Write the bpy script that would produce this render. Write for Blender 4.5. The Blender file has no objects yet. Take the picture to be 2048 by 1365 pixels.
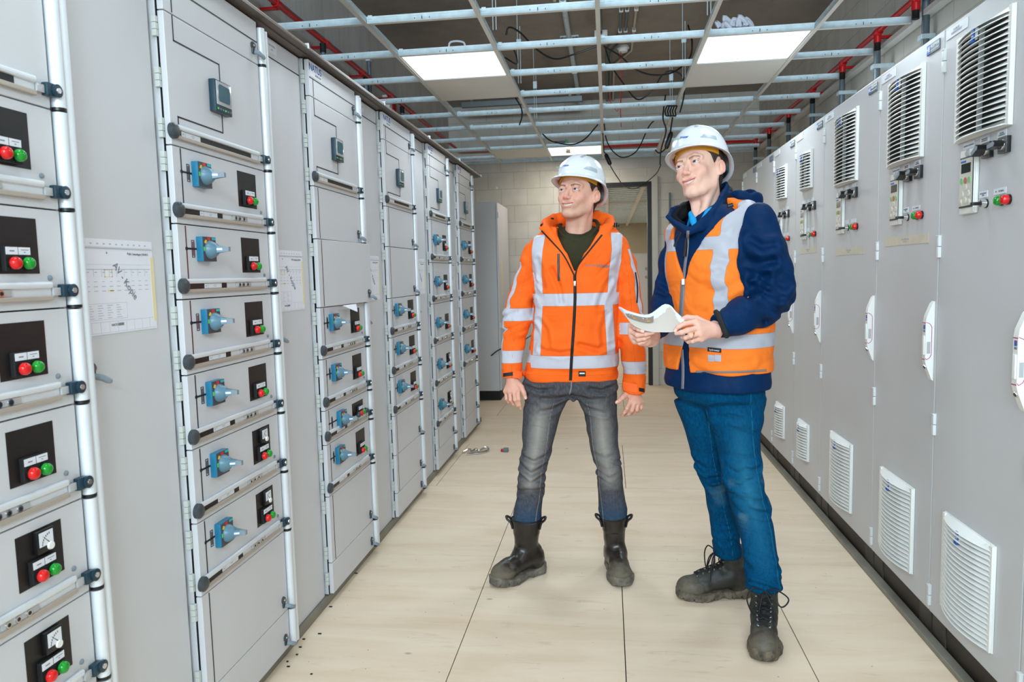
import bpy, bmesh, math, random
import numpy as np
from mathutils import Vector, Matrix

SC = bpy.context.scene
COL = SC.collection
rnd = random.Random(7)
PI = math.pi

# ---------------------------------------------------------------- camera
CAM = (1470.48, 0.1309, -0.0923, -0.0248)      # focal length in px, yaw, pitch, roll
CAMH = 1.40
def cam_matrix():
    f, yaw, pit, rol = CAM
    R = Matrix.Rotation(yaw, 3, 'Z') @ Matrix.Rotation(pit, 3, 'X') @ Matrix.Rotation(PI/2, 3, 'X') @ Matrix.Rotation(rol, 3, 'Z')
    return R
cam_d = bpy.data.cameras.new('camera'); cam = bpy.data.objects.new('camera', cam_d); COL.objects.link(cam)
cam_d.sensor_fit = 'HORIZONTAL'; cam_d.sensor_width = 36.0; cam_d.lens = CAM[0]*36.0/2048.0
cam_d.clip_start = 0.05; cam_d.clip_end = 60
cam.matrix_world = Matrix.Translation((0, 0, CAMH)) @ cam_matrix().to_4x4()
cam_d.dof.use_dof = True; cam_d.dof.focus_distance = 3.1; cam_d.dof.aperture_fstop = 7.0
SC.camera = cam

# ---------------------------------------------------------------- world, colour management
SC.view_settings.view_transform = 'Standard'; SC.view_settings.look = 'None'
SC.view_settings.exposure = -0.24; SC.view_settings.gamma = 1.0; SC.view_settings.use_curve_mapping = False
W = bpy.data.worlds.new('world'); SC.world = W; W.use_nodes = True
W.node_tree.nodes['Background'].inputs[0].default_value = (0.75, 0.88, 1.0, 1); W.node_tree.nodes['Background'].inputs[1].default_value = 0.9

# ---------------------------------------------------------------- large lights
def area(name, loc, rot, sx, sy, power, col):
    l = bpy.data.lights.new(name, 'AREA'); l.shape = 'RECTANGLE'; l.size = sx; l.size_y = sy
    l.energy = power; l.color = col
    o = bpy.data.objects.new(name, l); o.location = loc; o.rotation_euler = rot; COL.objects.link(o)
    return o
KEY = 1.0
# unseen fill light added behind the camera, coloured like daylight
area('front_fill', (-0.15, -2.9, 1.75), (PI/2, 0, 0), 2.5, 2.2, 92*KEY, (0.66, 0.86, 1.0))

area('upper_front_fill', (-0.1, -2.9, 3.12), (PI/2+0.10, 0, 0), 3.0, 0.5, 300*KEY, (0.70, 0.88, 1.0))  # unseen light added to brighten slab and tees; the wall there is solid
# ceiling grid
GX = [-1.2527 + 0.6095*i for i in range(5)]
GY0, GDY, GZ = 3.3168, 0.5913, 2.729
def GY(j): return GY0 + GDY*j
LIT = [(0, 2), (3, 2), (1, 8), (0, -1), (3, -1), (0, -4), (3, -4)]  # negative rows: unseen panels added as fill
for i, j in LIT:
    area('panel_light', ((GX[i]+GX[i+1])/2, GY(j)+GDY/2, GZ+0.003), (0, 0, 0), 0.54, 0.52, (16 if j == 8 else 21 if j == 2 else 9)*KEY, (1.0, 0.93, 0.80) if j == 8 else (0.78, 0.92, 1.0))

# ---------------------------------------------------------------- colours and materials
def lin(c):
    c = c/255.0 if c > 1 else c
    return c/12.92 if c <= 0.04045 else ((c+0.055)/1.055)**2.4
def rgb(r, g, b): return (lin(float(r)), lin(float(g)), lin(float(b)), 1.0)
class NT:
    def __init__(s, name):
        s.m = bpy.data.materials.new(name); s.m.use_nodes = True
        s.t = s.m.node_tree; s.b = s.t.nodes['Principled BSDF']; s.o = s.t.nodes['Material Output']
    def n(s, typ, **kw):
        nd = s.t.nodes.new(typ)
        for k, v in kw.items():
            if k.startswith('_'): setattr(nd, k[1:], v)
            else:
                nd.inputs[k.replace('__', ' ')].default_value = v
        return nd
    def l(s, a, b): s.t.links.new(a, b)
    def coord(s, scale=(1, 1, 1), obj=True, loc=(0, 0, 0)):
        tc = s.n('ShaderNodeTexCoord'); mp = s.n('ShaderNodeMapping')
        mp.inputs['Scale'].default_value = scale; mp.inputs['Location'].default_value = loc
        s.l(tc.outputs['Object'], mp.inputs['Vector']); return mp.outputs['Vector']
    def noise(s, vec, scale, detail=3.0, rough=0.5, dist=0.0):
        nd = s.n('ShaderNodeTexNoise'); nd.inputs['Scale'].default_value = scale
        nd.inputs['Detail'].default_value = detail; nd.inputs['Roughness'].default_value = rough
        nd.inputs['Distortion'].default_value = dist
        s.l(vec, nd.inputs['Vector']); return nd.outputs['Fac']
    def ramp(s, fac, stops, interp='LINEAR'):
        r = s.n('ShaderNodeValToRGB'); e = r.color_ramp.elements; r.color_ramp.interpolation = interp
        while len(e) < len(stops): e.new(0.5)
        for q, (p, c) in zip(e, stops): q.position = p; q.color = c if len(c) == 4 else (*c, 1)
        s.l(fac, r.inputs['Fac']); return r.outputs['Color']
    def mix(s, fac, a, b, mode='MIX'):
        m = s.n('ShaderNodeMix', _data_type='RGBA', _blend_type=mode)
        for v, i in ((fac, 0), (a, 6), (b, 7)):
            if isinstance(v, (int, float)): m.inputs[i].default_value = v
            elif isinstance(v, tuple): m.inputs[i].default_value = v
            else: s.l(v, m.inputs[i])
        return m.outputs[2]
    def math(s, op, a, b=None, clamp=False):
        m = s.n('ShaderNodeMath', _operation=op, _use_clamp=clamp)
        for v, i in ((a, 0), (b, 1)):
            if v is None: continue
            if isinstance(v, (int, float)): m.inputs[i].default_value = v
            else: s.l(v, m.inputs[i])
        return m.outputs[0]
    def attr(s, name):
        a = s.n('ShaderNodeAttribute'); a.attribute_name = name; return a.outputs['Fac']
    def base(s, c):
        if isinstance(c, tuple): s.b.inputs['Base Color'].default_value = c
        else: s.l(c, s.b.inputs['Base Color'])
    def set(s, rough=None, metal=None, spec=None, **kw):
        if rough is not None:
            if isinstance(rough, (int, float)): s.b.inputs['Roughness'].default_value = rough
            else: s.l(rough, s.b.inputs['Roughness'])
        if metal is not None: s.b.inputs['Metallic'].default_value = metal
        if spec is not None: s.b.inputs['Specular IOR Level'].default_value = spec
        for k, v in kw.items(): s.b.inputs[k.replace('_', ' ')].default_value = v
    def bump(s, h, strength=0.2, dist=0.002):
        b = s.n('ShaderNodeBump'); b.inputs['Strength'].default_value = strength; b.inputs['Distance'].default_value = dist
        s.l(h, b.inputs['Height'])
        if s.b.inputs['Normal'].is_linked: s.l(s.b.inputs['Normal'].links[0].from_socket, b.inputs['Normal'])
        s.l(b.outputs[0], s.b.inputs['Normal'])
M = {}
def simple(name, c, rough=0.45, metal=0.0, spec=0.5, var=0.0, vscale=8.0, bump=0.0, bscale=200.0, emit=None):
    t = NT(name); c = rgb(*c)
    if var:
        n = t.noise(t.coord(), vscale, 4)
        a = tuple(max(0, x*(1-var)) for x in c[:3])+(1,); b = tuple(min(1, x*(1+var)) for x in c[:3])+(1,)
        t.base(t.ramp(n, [(0.3, a), (0.7, b)]))
    else: t.base(c)
    t.set(rough, metal, spec)
    if bump: t.bump(t.noise(t.coord(), bscale, 2), bump, 0.0006)
    if emit:
        t.b.inputs['Emission Color'].default_value = rgb(*emit[0]); t.b.inputs['Emission Strength'].default_value = emit[1]
    M[name] = t.m
    return t.m
simple('cabinet_paint', (204, 204, 207), 0.42, var=0.012, vscale=3, bump=0.12, bscale=500)
simple('cabinet_side', (198, 199, 202), 0.45, bump=0.12, bscale=500)
simple('right_paint', (198, 198, 200), 0.40, var=0.02, vscale=2.5, bump=0.15, bscale=450)
simple('alu', (222, 226, 230), 0.42, 0.25)
simple('steel_galv', (212, 230, 238), 0.4, 0.15, var=0.10, vscale=22)
simple('steel_dark', (120, 124, 126), 0.35, 0.8)
simple('chrome', (225, 225, 225), 0.12, 1.0)
simple('white_tee', (222, 220, 214), 0.5)
simple('white_panel', (228, 226, 220), 0.8, bump=0.1)
simple('white_plastic', (232, 232, 228), 0.38)
simple('black_plastic', (16, 16, 18), 0.35)
simple('black_matte', (14, 13, 14), 0.7)
simple('dark_gap', (10, 14, 18), 0.8)
simple('line_black', (14, 14, 16), 0.5)
simple('line_red', (84, 12, 24), 0.5)
simple('dark_cap', (58, 64, 68), 0.35)
simple('plate_black', (22, 19, 18), 0.42, var=0.5, vscale=14, bump=0.1)
simple('label_white', (222, 224, 230), 0.5)
simple('clear_plastic', (178, 178, 180), 0.15)
simple('teal_side', (24, 112, 146), 0.4)
simple('anthracite', (70, 68, 76), 0.45)
simple('handle_teal', (86, 122, 140), 0.35)
simple('handle_grey', (128, 140, 150), 0.35)
simple('blue_dark', (26, 54, 68), 0.35)
simple('screen', (62, 96, 108), 0.15)
simple('screen_dark', (30, 44, 46), 0.12)
simple('lamp_red', (205, 22, 20), 0.15, emit=((200, 10, 10), 0.08))
simple('lamp_green', (18, 138, 40), 0.15, emit=((10, 150, 30), 0.08))
simple('yellow', (226, 190, 30), 0.4)
simple('red_label', (214, 40, 34), 0.4)
simple('led_green', (80, 220, 60), 0.4)
simple('siemens_teal', (40, 180, 180), 0.4)
simple('logo_blue', (22, 92, 190), 0.4)
simple('logo_grey', (96, 108, 116), 0.35)
simple('print_blue', (18, 80, 160), 0.6)
simple('print_grey', (120, 126, 134), 0.6)
simple('print_faint', (172, 174, 188), 0.6)
simple('cover_brown', (100, 88, 80), 0.38, 0.35)
simple('cover_edge', (178, 166, 154), 0.4, 0.2)
simple('cover_lip', (128, 112, 100), 0.4, 0.2)
simple('base_steel', (132, 128, 116), 0.5, 0.3, var=0.12, vscale=10)
simple('plinth_black', (42, 34, 27), 0.55, var=0.35, vscale=7)
simple('plinth_corner', (52, 46, 40), 0.5, var=0.5, vscale=16)
simple('pipe_red', (196, 18, 24), 0.3)
simple('pipe_grey', (104, 118, 126), 0.4, 0.2)
simple('hinge_cream', (192, 196, 190), 0.4)
simple('hinge_white', (218, 222, 222), 0.4)
simple('paper', (226, 226, 234), 0.7)
simple('tape_yellow', (226, 214, 172), 0.5)
simple('tape_beige', (206, 198, 180), 0.45, var=0.05, vscale=30)
simple('magenta', (178, 50, 110), 0.4)
simple('cable_black', (16, 17, 20), 0.4)
simple('cable_red', (214, 50, 62), 0.4)
simple('box_green', (30, 150, 60), 0.4)
simple('key_cream', (206, 202, 192), 0.35)
simple('button_green', (120, 190, 120), 0.4)
simple('button_red', (196, 96, 100), 0.4)
simple('door_grey', (196, 194, 186), 0.5)
simple('jamb_black', (20, 20, 22), 0.45)
simple('glove_white', (206, 212, 226), 0.7)
simple('beige_back', (196, 186, 160), 0.7, var=0.06, vscale=3)
def emis(name, c, s):
    t = NT(name); t.base(rgb(*c)); t.b.inputs['Emission Color'].default_value = rgb(*c); t.b.inputs['Emission Strength'].default_value = s
    M[name] = t.m
emis('light_diffuser', (246, 248, 250), 1.6)

# walls, floor and slab
t = NT('plywood'); v = t.coord((0.55, 3.2, 1)); n1 = t.noise(v, 2.2, 6, 0.6, 0.8)
v2 = t.coord((1, 1, 1)); n2 = t.noise(v2, 1.3, 3); n3 = t.noise(t.coord((0.9, 5.0, 1)), 5, 4, 0.65, 1.2)
c = t.ramp(n1, [(0.25, rgb(214, 190, 162)), (0.5, rgb(224, 203, 178)), (0.75, rgb(230, 212, 190))])
c = t.mix(t.ramp(n3, [(0.60, (0, 0, 0)), (0.74, (0.5, 0.5, 0.5))]), c, rgb(188, 164, 130))
kn = t.n('ShaderNodeTexVoronoi'); kn.inputs['Scale'].default_value = 2.6; t.l(t.coord((1.0, 1.9, 1)), kn.inputs['Vector'])
kd = t.ramp(kn.outputs['Distance'], [(0.022, (0.75, 0.75, 0.75)), (0.05, (0, 0, 0))])
c = t.mix(kd, c, rgb(150, 128, 104))
sp = t.n('ShaderNodeTexVoronoi'); sp.inputs['Scale'].default_value = 13; t.l(t.coord(), sp.inputs['Vector'])
c = t.mix(t.ramp(sp.outputs['Distance'], [(0.02, (0.8, 0.8, 0.8)), (0.05, (0, 0, 0))]), c, rgb(110, 96, 80))
c = t.mix(t.ramp(n2, [(0.55, (0, 0, 0)), (0.85, (0.35, 0.35, 0.35))]), c, rgb(196, 176, 146))
t.base(c); t.set(0.55, spec=0.35); t.bump(n3, 0.08, 0.002); M['plywood'] = t.m

t = NT('concrete_slab'); v = t.coord((1, 1, 1)); n = t.noise(v, 1.6, 8, 0.65); n2 = t.noise(t.coord((4, 0.6, 1)), 1.2, 5)
c = t.ramp(n, [(0.3, rgb(138, 130, 122)), (0.7, rgb(170, 162, 152))]); c = t.mix(t.ramp(n2, [(0.6, (0, 0, 0)), (0.8, (0.5, 0.5, 0.5))]), c, rgb(112, 98, 80))
t.base(c); t.set(0.75); t.bump(n, 0.3, 0.01); M['concrete_slab'] = t.m
t = NT('concrete_wall'); n = t.noise(t.coord((1, 1, 0.3)), 3.0, 8, 0.65); n2 = t.noise(t.coord((1, 14, 1)), 1.5, 4)
c = t.ramp(n, [(0.3, rgb(184, 182, 178)), (0.7, rgb(208, 208, 206))]); c = t.mix(t.ramp(n2, [(0.5, (0, 0, 0)), (0.8, (0.35, 0.35, 0.35))]), c, rgb(158, 148, 136))
t.base(c); t.set(0.8); t.bump(n, 0.2, 0.006); M['concrete_wall'] = t.m
def blockmat(name, axis):
    t = NT(name); tc = t.n('ShaderNodeTexCoord'); sx = t.n('ShaderNodeSeparateXYZ'); t.l(tc.outputs['Object'], sx.inputs[0])
    cb = t.n('ShaderNodeCombineXYZ'); t.l(sx.outputs[axis], cb.inputs[0]); t.l(sx.outputs[2], cb.inputs[1])
    br = t.n('ShaderNodeTexBrick'); t.l(cb.outputs[0], br.inputs['Vector']); br.inputs['Scale'].default_value = 1.0
    br.inputs['Brick Width'].default_value = 0.318; br.inputs['Row Height'].default_value = 0.2015
    br.inputs['Mortar Size'].default_value = 0.0035; br.inputs['Mortar Smooth'].default_value = 0.1; br.inputs['Bias'].default_value = -0.2
    br.inputs['Color1'].default_value = rgb(200, 196, 186); br.inputs['Color2'].default_value = rgb(208, 205, 197); br.inputs['Mortar'].default_value = rgb(158, 150, 136)
    n = t.noise(t.coord(), 5, 5)
    c = t.mix(0.5, br.outputs['Color'], t.ramp(n, [(0.3, rgb(186, 180, 170)), (0.7, rgb(216, 213, 206))]))
    t.base(c); t.set(0.8); t.bump(t.math('SUBTRACT', 1.0, br.outputs['Fac']), 0.5, 0.004); M[name] = t.m
blockmat('block_x', 0); blockmat('block_y', 1)

# ---------------------------------------------------------------- mesh helpers
class MB:
    """collects shapes; build() links them as ONE mesh object"""
    def __init__(s): s.v = []; s.f = []; s.mi = []; s.mats = []
    def m(s, name):
        if name not in s.mats: s.mats.append(name)
        return s.mats.index(name)
    def add(s, vs, fs, mat):
        o = len(s.v); k = s.m(mat); s.v += [tuple(p) for p in vs]
        for f in fs: s.f.append(tuple(i+o for i in f)); s.mi.append(k)
        return s
    def box(s, x0, x1, y0, y1, z0, z1, mat):
        return s.add([(x0,y0,z0),(x1,y0,z0),(x1,y1,z0),(x0,y1,z0),(x0,y0,z1),(x1,y0,z1),(x1,y1,z1),(x0,y1,z1)],
            [(0,3,2,1),(4,5,6,7),(0,1,5,4),(1,2,6,5),(2,3,7,6),(3,0,4,7)], mat)
    def bbox(s, x0, x1, y0, y1, z0, z1, mat, b=0.002):
        "box with chamfered edges"
        bm = bmesh.new(); bmesh.ops.create_cube(bm, size=1)
        for q in bm.verts: q.co = Vector(((x0+x1)/2+q.co.x*(x1-x0), (y0+y1)/2+q.co.y*(y1-y0), (z0+z1)/2+q.co.z*(z1-z0)))
        bmesh.ops.bevel(bm, geom=bm.edges[:], offset=b, segments=2, affect='EDGES', profile=0.6)
        bm.verts.index_update()
        s.add([q.co.copy() for q in bm.verts], [[q.index for q in f.verts] for f in bm.faces], mat); bm.free(); return s
    def cyl(s, p0, p1, r0, mat, r1=None, n=16, cap=True):
        r1 = r0 if r1 is None else r1
        p0 = Vector(p0); p1 = Vector(p1); d = (p1-p0).normalized()
        a = d.orthogonal().normalized(); b = d.cross(a)
        vs = []
        for p, r in ((p0, r0), (p1, r1)):
            for i in range(n):
                t = 2*PI*i/n; vs.append(p+a*(r*math.cos(t))+b*(r*math.sin(t)))
        fs = [(i, (i+1)%n, n+(i+1)%n, n+i) for i in range(n)]
        if cap: fs += [tuple(range(n-1, -1, -1)), tuple(range(n, 2*n))]
        return s.add(vs, fs, mat)
    def lathe(s, origin, axis, prof, mat, n=20):
        "prof: list of (distance along axis, radius)"
        o = Vector(origin); d = Vector(axis).normalized(); a = d.orthogonal().normalized(); b = d.cross(a)
        vs = []
        for h, r in prof:
            for i in range(n):
                t = 2*PI*i/n; vs.append(o+d*h+a*(r*math.cos(t))+b*(r*math.sin(t)))
        fs = []
        for k in range(len(prof)-1):
            for i in range(n): fs.append((k*n+i, k*n+(i+1)%n, (k+1)*n+(i+1)%n, (k+1)*n+i))
        fs += [tuple(range(n-1, -1, -1)), tuple(range((len(prof)-1)*n, len(prof)*n))]
        return s.add(vs, fs, mat)
    def tube(s, pts, r, mat, n=10, close=False):
        pts = [Vector(p) for p in pts]; rs = r if isinstance(r, (list, tuple)) else [r]*len(pts)
        up = None; rings = []
        for i, p in enumerate(pts):
            d = (pts[min(i+1, len(pts)-1)]-pts[max(i-1, 0)]).normalized()
            if up is None: up = d.orthogonal().normalized()
            up = (up-d*up.dot(d)).normalized(); b = d.cross(up)
            rings.append([p+up*(rs[i]*math.cos(2*PI*k/n))+b*(rs[i]*math.sin(2*PI*k/n)) for k in range(n)])
        vs = [q for R in rings for q in R]; fs = []
        for k in range(len(pts)-1):
            for i in range(n): fs.append((k*n+i, k*n+(i+1)%n, (k+1)*n+(i+1)%n, (k+1)*n+i))
        fs += [tuple(range(n-1, -1, -1)), tuple(range((len(pts)-1)*n, len(pts)*n))]
        return s.add(vs, fs, mat)
    def prism(s, poly, fn, d0, d1, mat):
        "poly: 2-D points; fn(u, v, d) -> 3-D"
        n = len(poly); vs = [fn(u, v, d0) for u, v in poly]+[fn(u, v, d1) for u, v in poly]
        fs = [tuple(range(n-1, -1, -1)), tuple(range(n, 2*n))]+[(i, (i+1)%n, n+(i+1)%n, n+i) for i in range(n)]
        return s.add(vs, fs, mat)
    def build(s, name, parent=None, smooth=False, auto=True, loc=None):
        me = bpy.data.meshes.new(name); me.from_pydata(s.v, [], s.f); me.update()
        for k in s.mats: me.materials.append(M[k])
        me.polygons.foreach_set('material_index', s.mi)
        bm = bmesh.new(); bm.from_mesh(me); bmesh.ops.recalc_face_normals(bm, faces=bm.faces[:]); bm.to_mesh(me); bm.free()
        if smooth:
            me.polygons.foreach_set('use_smooth', [True]*len(me.polygons))
            if auto:
                try: me.set_sharp_from_angle(angle=math.radians(40))
                except Exception: pass
        o = bpy.data.objects.new(name, me); COL.objects.link(o)
        if parent: o.parent = parent
        if loc is not None: o.location = loc
        return o
def tag(o, label=None, cat=None, group=None, kind=None):
    if label: o['label'] = label
    if cat: o['category'] = cat
    if group: o['group'] = group
    if kind: o['kind'] = kind
    return o
def thing(name, label, cat, loc=(0, 0, 0), rz=0.0, group=None):
    o = bpy.data.objects.new(name, None); COL.objects.link(o); o.empty_display_size = 0.1
    o.location = loc; o.rotation_euler = (0, 0, rz); return tag(o, label, cat, group)
def copy_tree(o, parent=None):
    c = o.copy(); COL.objects.link(c)
    if parent: c.parent = parent
    for ch in list(o.children): copy_tree(ch, c)
    return c
TXT = {}
def text(name, body, size, loc, mat, parent=None, face='front', align='CENTER', bold=0.0, shear=0.0, roll=0.0, depth=0.0003):
    "flat raised lettering as a mesh; local front faces -y"
    key = (body, size, align, bold, shear)
    if key not in TXT:
        cu = bpy.data.curves.new('lettering', 'FONT'); cu.body = body; cu.size = size; cu.align_x = align; cu.align_y = 'CENTER'
        cu.offset = bold; cu.shear = shear; cu.resolution_u = 3; cu.extrude = depth; cu.space_line = 0.9
        tmp = bpy.data.objects.new('tmp', cu); COL.objects.link(tmp); dg = bpy.context.evaluated_depsgraph_get()
        me = bpy.data.meshes.new_from_object(tmp.evaluated_get(dg)); bpy.data.objects.remove(tmp); bpy.data.curves.remove(cu)
        me.name = 'lettering'; TXT[key] = me
    me = TXT[key].copy(); me.materials.clear(); me.materials.append(M[mat])
    o = bpy.data.objects.new(name, me); COL.objects.link(o); o.parent = parent; o.location = loc
    o.rotation_euler = (PI/2, roll, 0); return o
# ================================================================ the room shell
WXL, WXR, YB, YF, SLAB = -1.90, 1.76, 9.0, -3.0, 3.42
def struct(name, mb, **kw): return tag(mb.build(name, **kw), kind='structure')
# plywood floor: sheets with open joints on a dark underlay
f = MB(); f.box(WXL-0.1, WXR+0.1, YF-0.1, YB+0.08, -0.08, -0.012, 'plinth_black')
rows = [(-3.0, 1.1, [-.35, .87]), (1.1, 2.3, [-.9, .35, 1.5]), (2.3, 3.49, [-.571, .046, .69]), (3.49, 4.682, [-.571, .68]), (4.682, 5.88, [-1.15, .1, 1.3]), (5.88, 7.08, [-.5, .72]), (7.08, 9.08, [-1.1, .15, 1.4])]
g = 0.0019
for y0, y1, cuts in rows:
    xs = [WXL-0.1]+cuts+[WXR+0.1]
    for a, b in zip(xs[:-1], xs[1:]): f.box(a+g, b-g, y0+g, y1-g, -0.012, 0.0, 'plywood')
struct('floor', f)
struct('ceiling', MB().box(WXL-0.2, WXR+0.2, YF-0.2, YB+0.2, SLAB, SLAB+0.2, 'concrete_slab'))
struct('wall_left', MB().box(WXL-0.15, WXL, YF, YB, -0.012, SLAB, 'concrete_wall'))
struct('wall_right', MB().box(WXR, WXR+0.15, YF, YB, -0.012, SLAB, 'block_y'))
# back wall around the doorway
DX0, DX1, DZ = -0.50, 0.53, 2.44
w = MB(); w.box(WXL-0.15, DX0-0.02, YB, YB+0.15, -0.012, SLAB, 'block_x'); w.box(DX1+0.02, WXR+0.15, YB, YB+0.15, -0.012, SLAB, 'block_x')
w.box(DX0-0.02, DX1+0.02, YB, YB+0.15, DZ+0.03, SLAB, 'block_x'); struct('wall_back', w)
struct('trim_1', MB().bbox(-0.62, 1.06, YB-0.006, YB, DZ+0.16, DZ+0.35, 'concrete_wall'))    # lintel
# unseen wall behind the camera, its opening added for the front fill
w = MB(); w.box(WXL-0.15, -1.45, YF-0.15, YF, -0.012, SLAB, 'block_x'); w.box(1.15, WXR+0.15, YF-0.15, YF, -0.012, SLAB, 'block_x'); w.box(-1.45, 1.15, YF-0.15, YF, 2.9, SLAB, 'block_x'); struct('wall_front', w)
# door frame
d = MB()
d.bbox(DX0-0.06, DX0, YB-0.03, YB+0.12, 0, DZ+0.06, 'door_grey'); d.bbox(DX1-0.0, DX1+0.07, YB-0.03, YB+0.12, 0, DZ+0.06, 'door_grey'); d.bbox(DX0, DX1, YB-0.03, YB+0.12, DZ, DZ+0.06, 'door_grey')
d.box(DX1-0.05, DX1-0.002, YB-0.02, YB+0.1, 0, DZ-0.05, 'jamb_black'); d.box(DX0+0.002, DX0+0.05, YB-0.02, YB+0.1, 0, DZ-0.05, 'jamb_black'); d.box(DX0, DX1-0.002, YB-0.02, YB+0.1, DZ-0.05, DZ-0.002, 'jamb_black')
struct('door_1', d)
# the room beyond the doorway
YN = 18.0
w = MB(); w.box(-1.6, 1.9, YB+0.15, YN, -0.08, 0, 'plywood'); struct('floor_next_room', w)
w = MB(); w.box(-1.7, -1.6, YB+0.15, YN, 0, 2.9, 'concrete_wall'); w.box(1.9, 2.0, YB+0.15, YN, 0, 2.9, 'concrete_wall'); w.box(-1.7, 2.0, YN, YN+0.1, 0, 2.9, 'beige_back'); struct('wall_next_room', w)
w = MB()
for k in range(33): w.bbox(-1.6, 1.9, YB+0.3+k*0.26, YB+0.42+k*0.26, 2.50, 2.53, 'steel_galv', 0.01)
w.box(-1.6, 1.9, YB+0.15, YN, 2.60, 2.64, 'concrete_slab'); w.box(-0.02, 0.03, YB+0.15, YN, 2.46, 2.499, 'white_tee'); w.box(-1.6, 1.9, 12.0, 12.06, 2.46, 2.499, 'white_tee'); w.box(0.45, 0.5, YB+0.15, YN, 2.46, 2.499, 'white_tee')
struct('ceiling_next_room', w)
area('next_room_light', (-0.9, 13.8, 2.44), (0, 0, 0), 0.6, 7.0, 110*KEY, (1.0, 0.95, 0.84))
t = thing('equipment_cabinet', 'grey cabinet pair with small knobs in the room beyond the doorway', 'cabinet', (0.12, 14.5, 0))
b = MB().bbox(-0.9, 1.0, 0, 0.5, 0.06, 1.72, 'cabinet_side', 0.004).box(-0.88, 0.98, 0.03, 0.45, 0.0, 0.06, 'black_matte'); b.build('body', t)
for k, x0 in enumerate((-0.895, -0.262, 0.371)):
    dd = MB().bbox(x0, x0+0.625, -0.022, -0.001, 0.08, 1.70, 'cabinet_paint').build('door', t)
    mm = MB()
    for zz in (1.42, 1.26): mm.cyl((x0+0.25, -0.022, zz), (x0+0.25, -0.05, zz), 0.03, 'chrome'); mm.cyl((x0+0.36, -0.022, zz), (x0+0.36, -0.05, zz), 0.03, 'steel_dark')
    mm.build('knob', dd, smooth=True)

# light switch box and cable beside the doorway
tag(MB().bbox(0.83, 0.93, YB-0.045, YB-0.001, 1.02, 1.14, 'dark_cap', 0.006).build('light_switch'), 'small dark grey switch box on the block wall right of the doorway', 'switch')
tag(MB().tube([(0.74, YB-0.012, 0), (0.74, YB-0.012, 1.3), (0.74, YB-0.012, 2.3)], 0.010, 'pipe_grey').build('conduit', smooth=True), 'thin grey vertical conduit on the block wall right of the doorway', 'conduit')

# red sprinkler pipe around the room, grey risers, conduits
def ringpipe(z):
    return None
t = thing('detection_pipe', 'red air sampling pipe running along the left concrete wall above the cabinets', 'pipe', (0, 0, 0))
MB().tube([(-1.80, 2.0, 2.92), (-1.80, 8.86, 2.92)], 0.0165, 'pipe_red', 12).build('pipe_run', t, smooth=True)
t2 = t; t = thing('detection_pipe', 'red air sampling pipe crossing the back wall above the doorway', 'pipe', (0, 8.9, 0)); m = MB(); m.tube([(-1.80, -0.035, 2.92), (-1.76, 0, 2.88), (1.62, 0, 2.84), (1.665, -0.035, 2.83)], 0.0165, 'pipe_red', 12)
m.build('pipe_run', t, smooth=True)
t3 = thing('detection_pipe', 'red air sampling pipe with dark fittings along the right block wall', 'pipe', (0, 0, 0)); MB().tube([(1.665, 8.86, 2.83), (1.665, 2.0, 2.815)], 0.0165, 'pipe_red', 12).build('pipe_run', t3, smooth=True)
for k in range(9):
    y = 2.6+k*0.72; z = 2.92
    m = MB(); m.box(-1.898, -1.80, y-0.012, y+0.012, z-0.03, z-0.016, 'pipe_red'); m.cyl((-1.80, y-0.03, z), (-1.80, y+0.03, z), 0.024, 'pipe_red', n=12); m.build('pipe_clip', t2, smooth=True)
for y in (3.28, 3.82, 4.36, 4.93, 5.615, 6.38, 7.18, 8.0, 8.7):
    m = MB()
    if y != 4.36: m.box(1.665, 1.758, y-0.012, y+0.012, 2.78, 2.795, 'pipe_red')
    m.cyl((1.665, y-0.03, 2.817), (1.665, y+0.03, 2.817), 0.024, 'pipe_red', n=12); m.cyl((1.665, y, 2.82), (1.665, y, 2.755), 0.022, 'pipe_red', n=12); m.cyl((1.665, y, 2.757), (1.665, y, 2.71), 0.019, 'black_matte', n=12)
    m.build('pipe_fitting', t3, smooth=True)
NAMEY = {4.36: 'nearest', 4.93: 'second', 5.615: 'third', 6.38: 'fourth', 7.18: 'fifth', 8.0: 'sixth', 8.7: 'farthest'}
for y, nm in NAMEY.items():
    t = thing('riser_pipe', '%s of the grey riser pipes on the right wall above the cabinets' % nm, 'pipe', (1.717 if y == 4.36 else 1.665, y, 0), group='grey riser pipes on the right wall')
    top = SLAB-0.001 if y == 4.36 else 2.705
    MB().cyl((0.0, 0, 2.212), (0.0, 0, top), 0.020, 'pipe_grey', n=14).build('pipe', t, smooth=True)
    MB().bbox(-0.03, 0.042 if y == 4.36 else 0.094, -0.028, 0.028, 2.60, 2.625, 'steel_galv', 0.003).build('clamp', t)
for y, z1, nm in ((3.62, 2.905, 'nearest'), (4.70, 2.905, 'second'), (5.55, 2.905, 'third'), (6.55, 2.905, 'farthest')):
    tag(MB().cyl((-1.80, y, 1.9), (-1.80, y, z1-0.004), 0.015, 'pipe_grey', n=12).cyl((-1.80, y, z1-0.06), (-1.80, y, z1-0.003), 0.02, 'black_matte', n=12).build('riser_pipe', smooth=True), '%s grey riser under the red pipe on the left concrete wall' % nm, 'pipe', 'grey riser pipes on the left wall')
tag(MB().tube([(-1.88, 2.0, 3.0), (-1.88, 8.9, 3.0)], 0.014, 'pipe_grey').build('conduit', smooth=True), 'long grey conduit just above the red pipe on the left wall', 'conduit')
t = thing('conduit', 'vertical grey conduit with clamps on the left concrete wall', 'conduit', (-1.88, 5.9, 0))
MB().cyl((0, 0, 2.2), (0, 0, 3.2), 0.014, 'pipe_grey').build('pipe', t, smooth=True)
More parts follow.
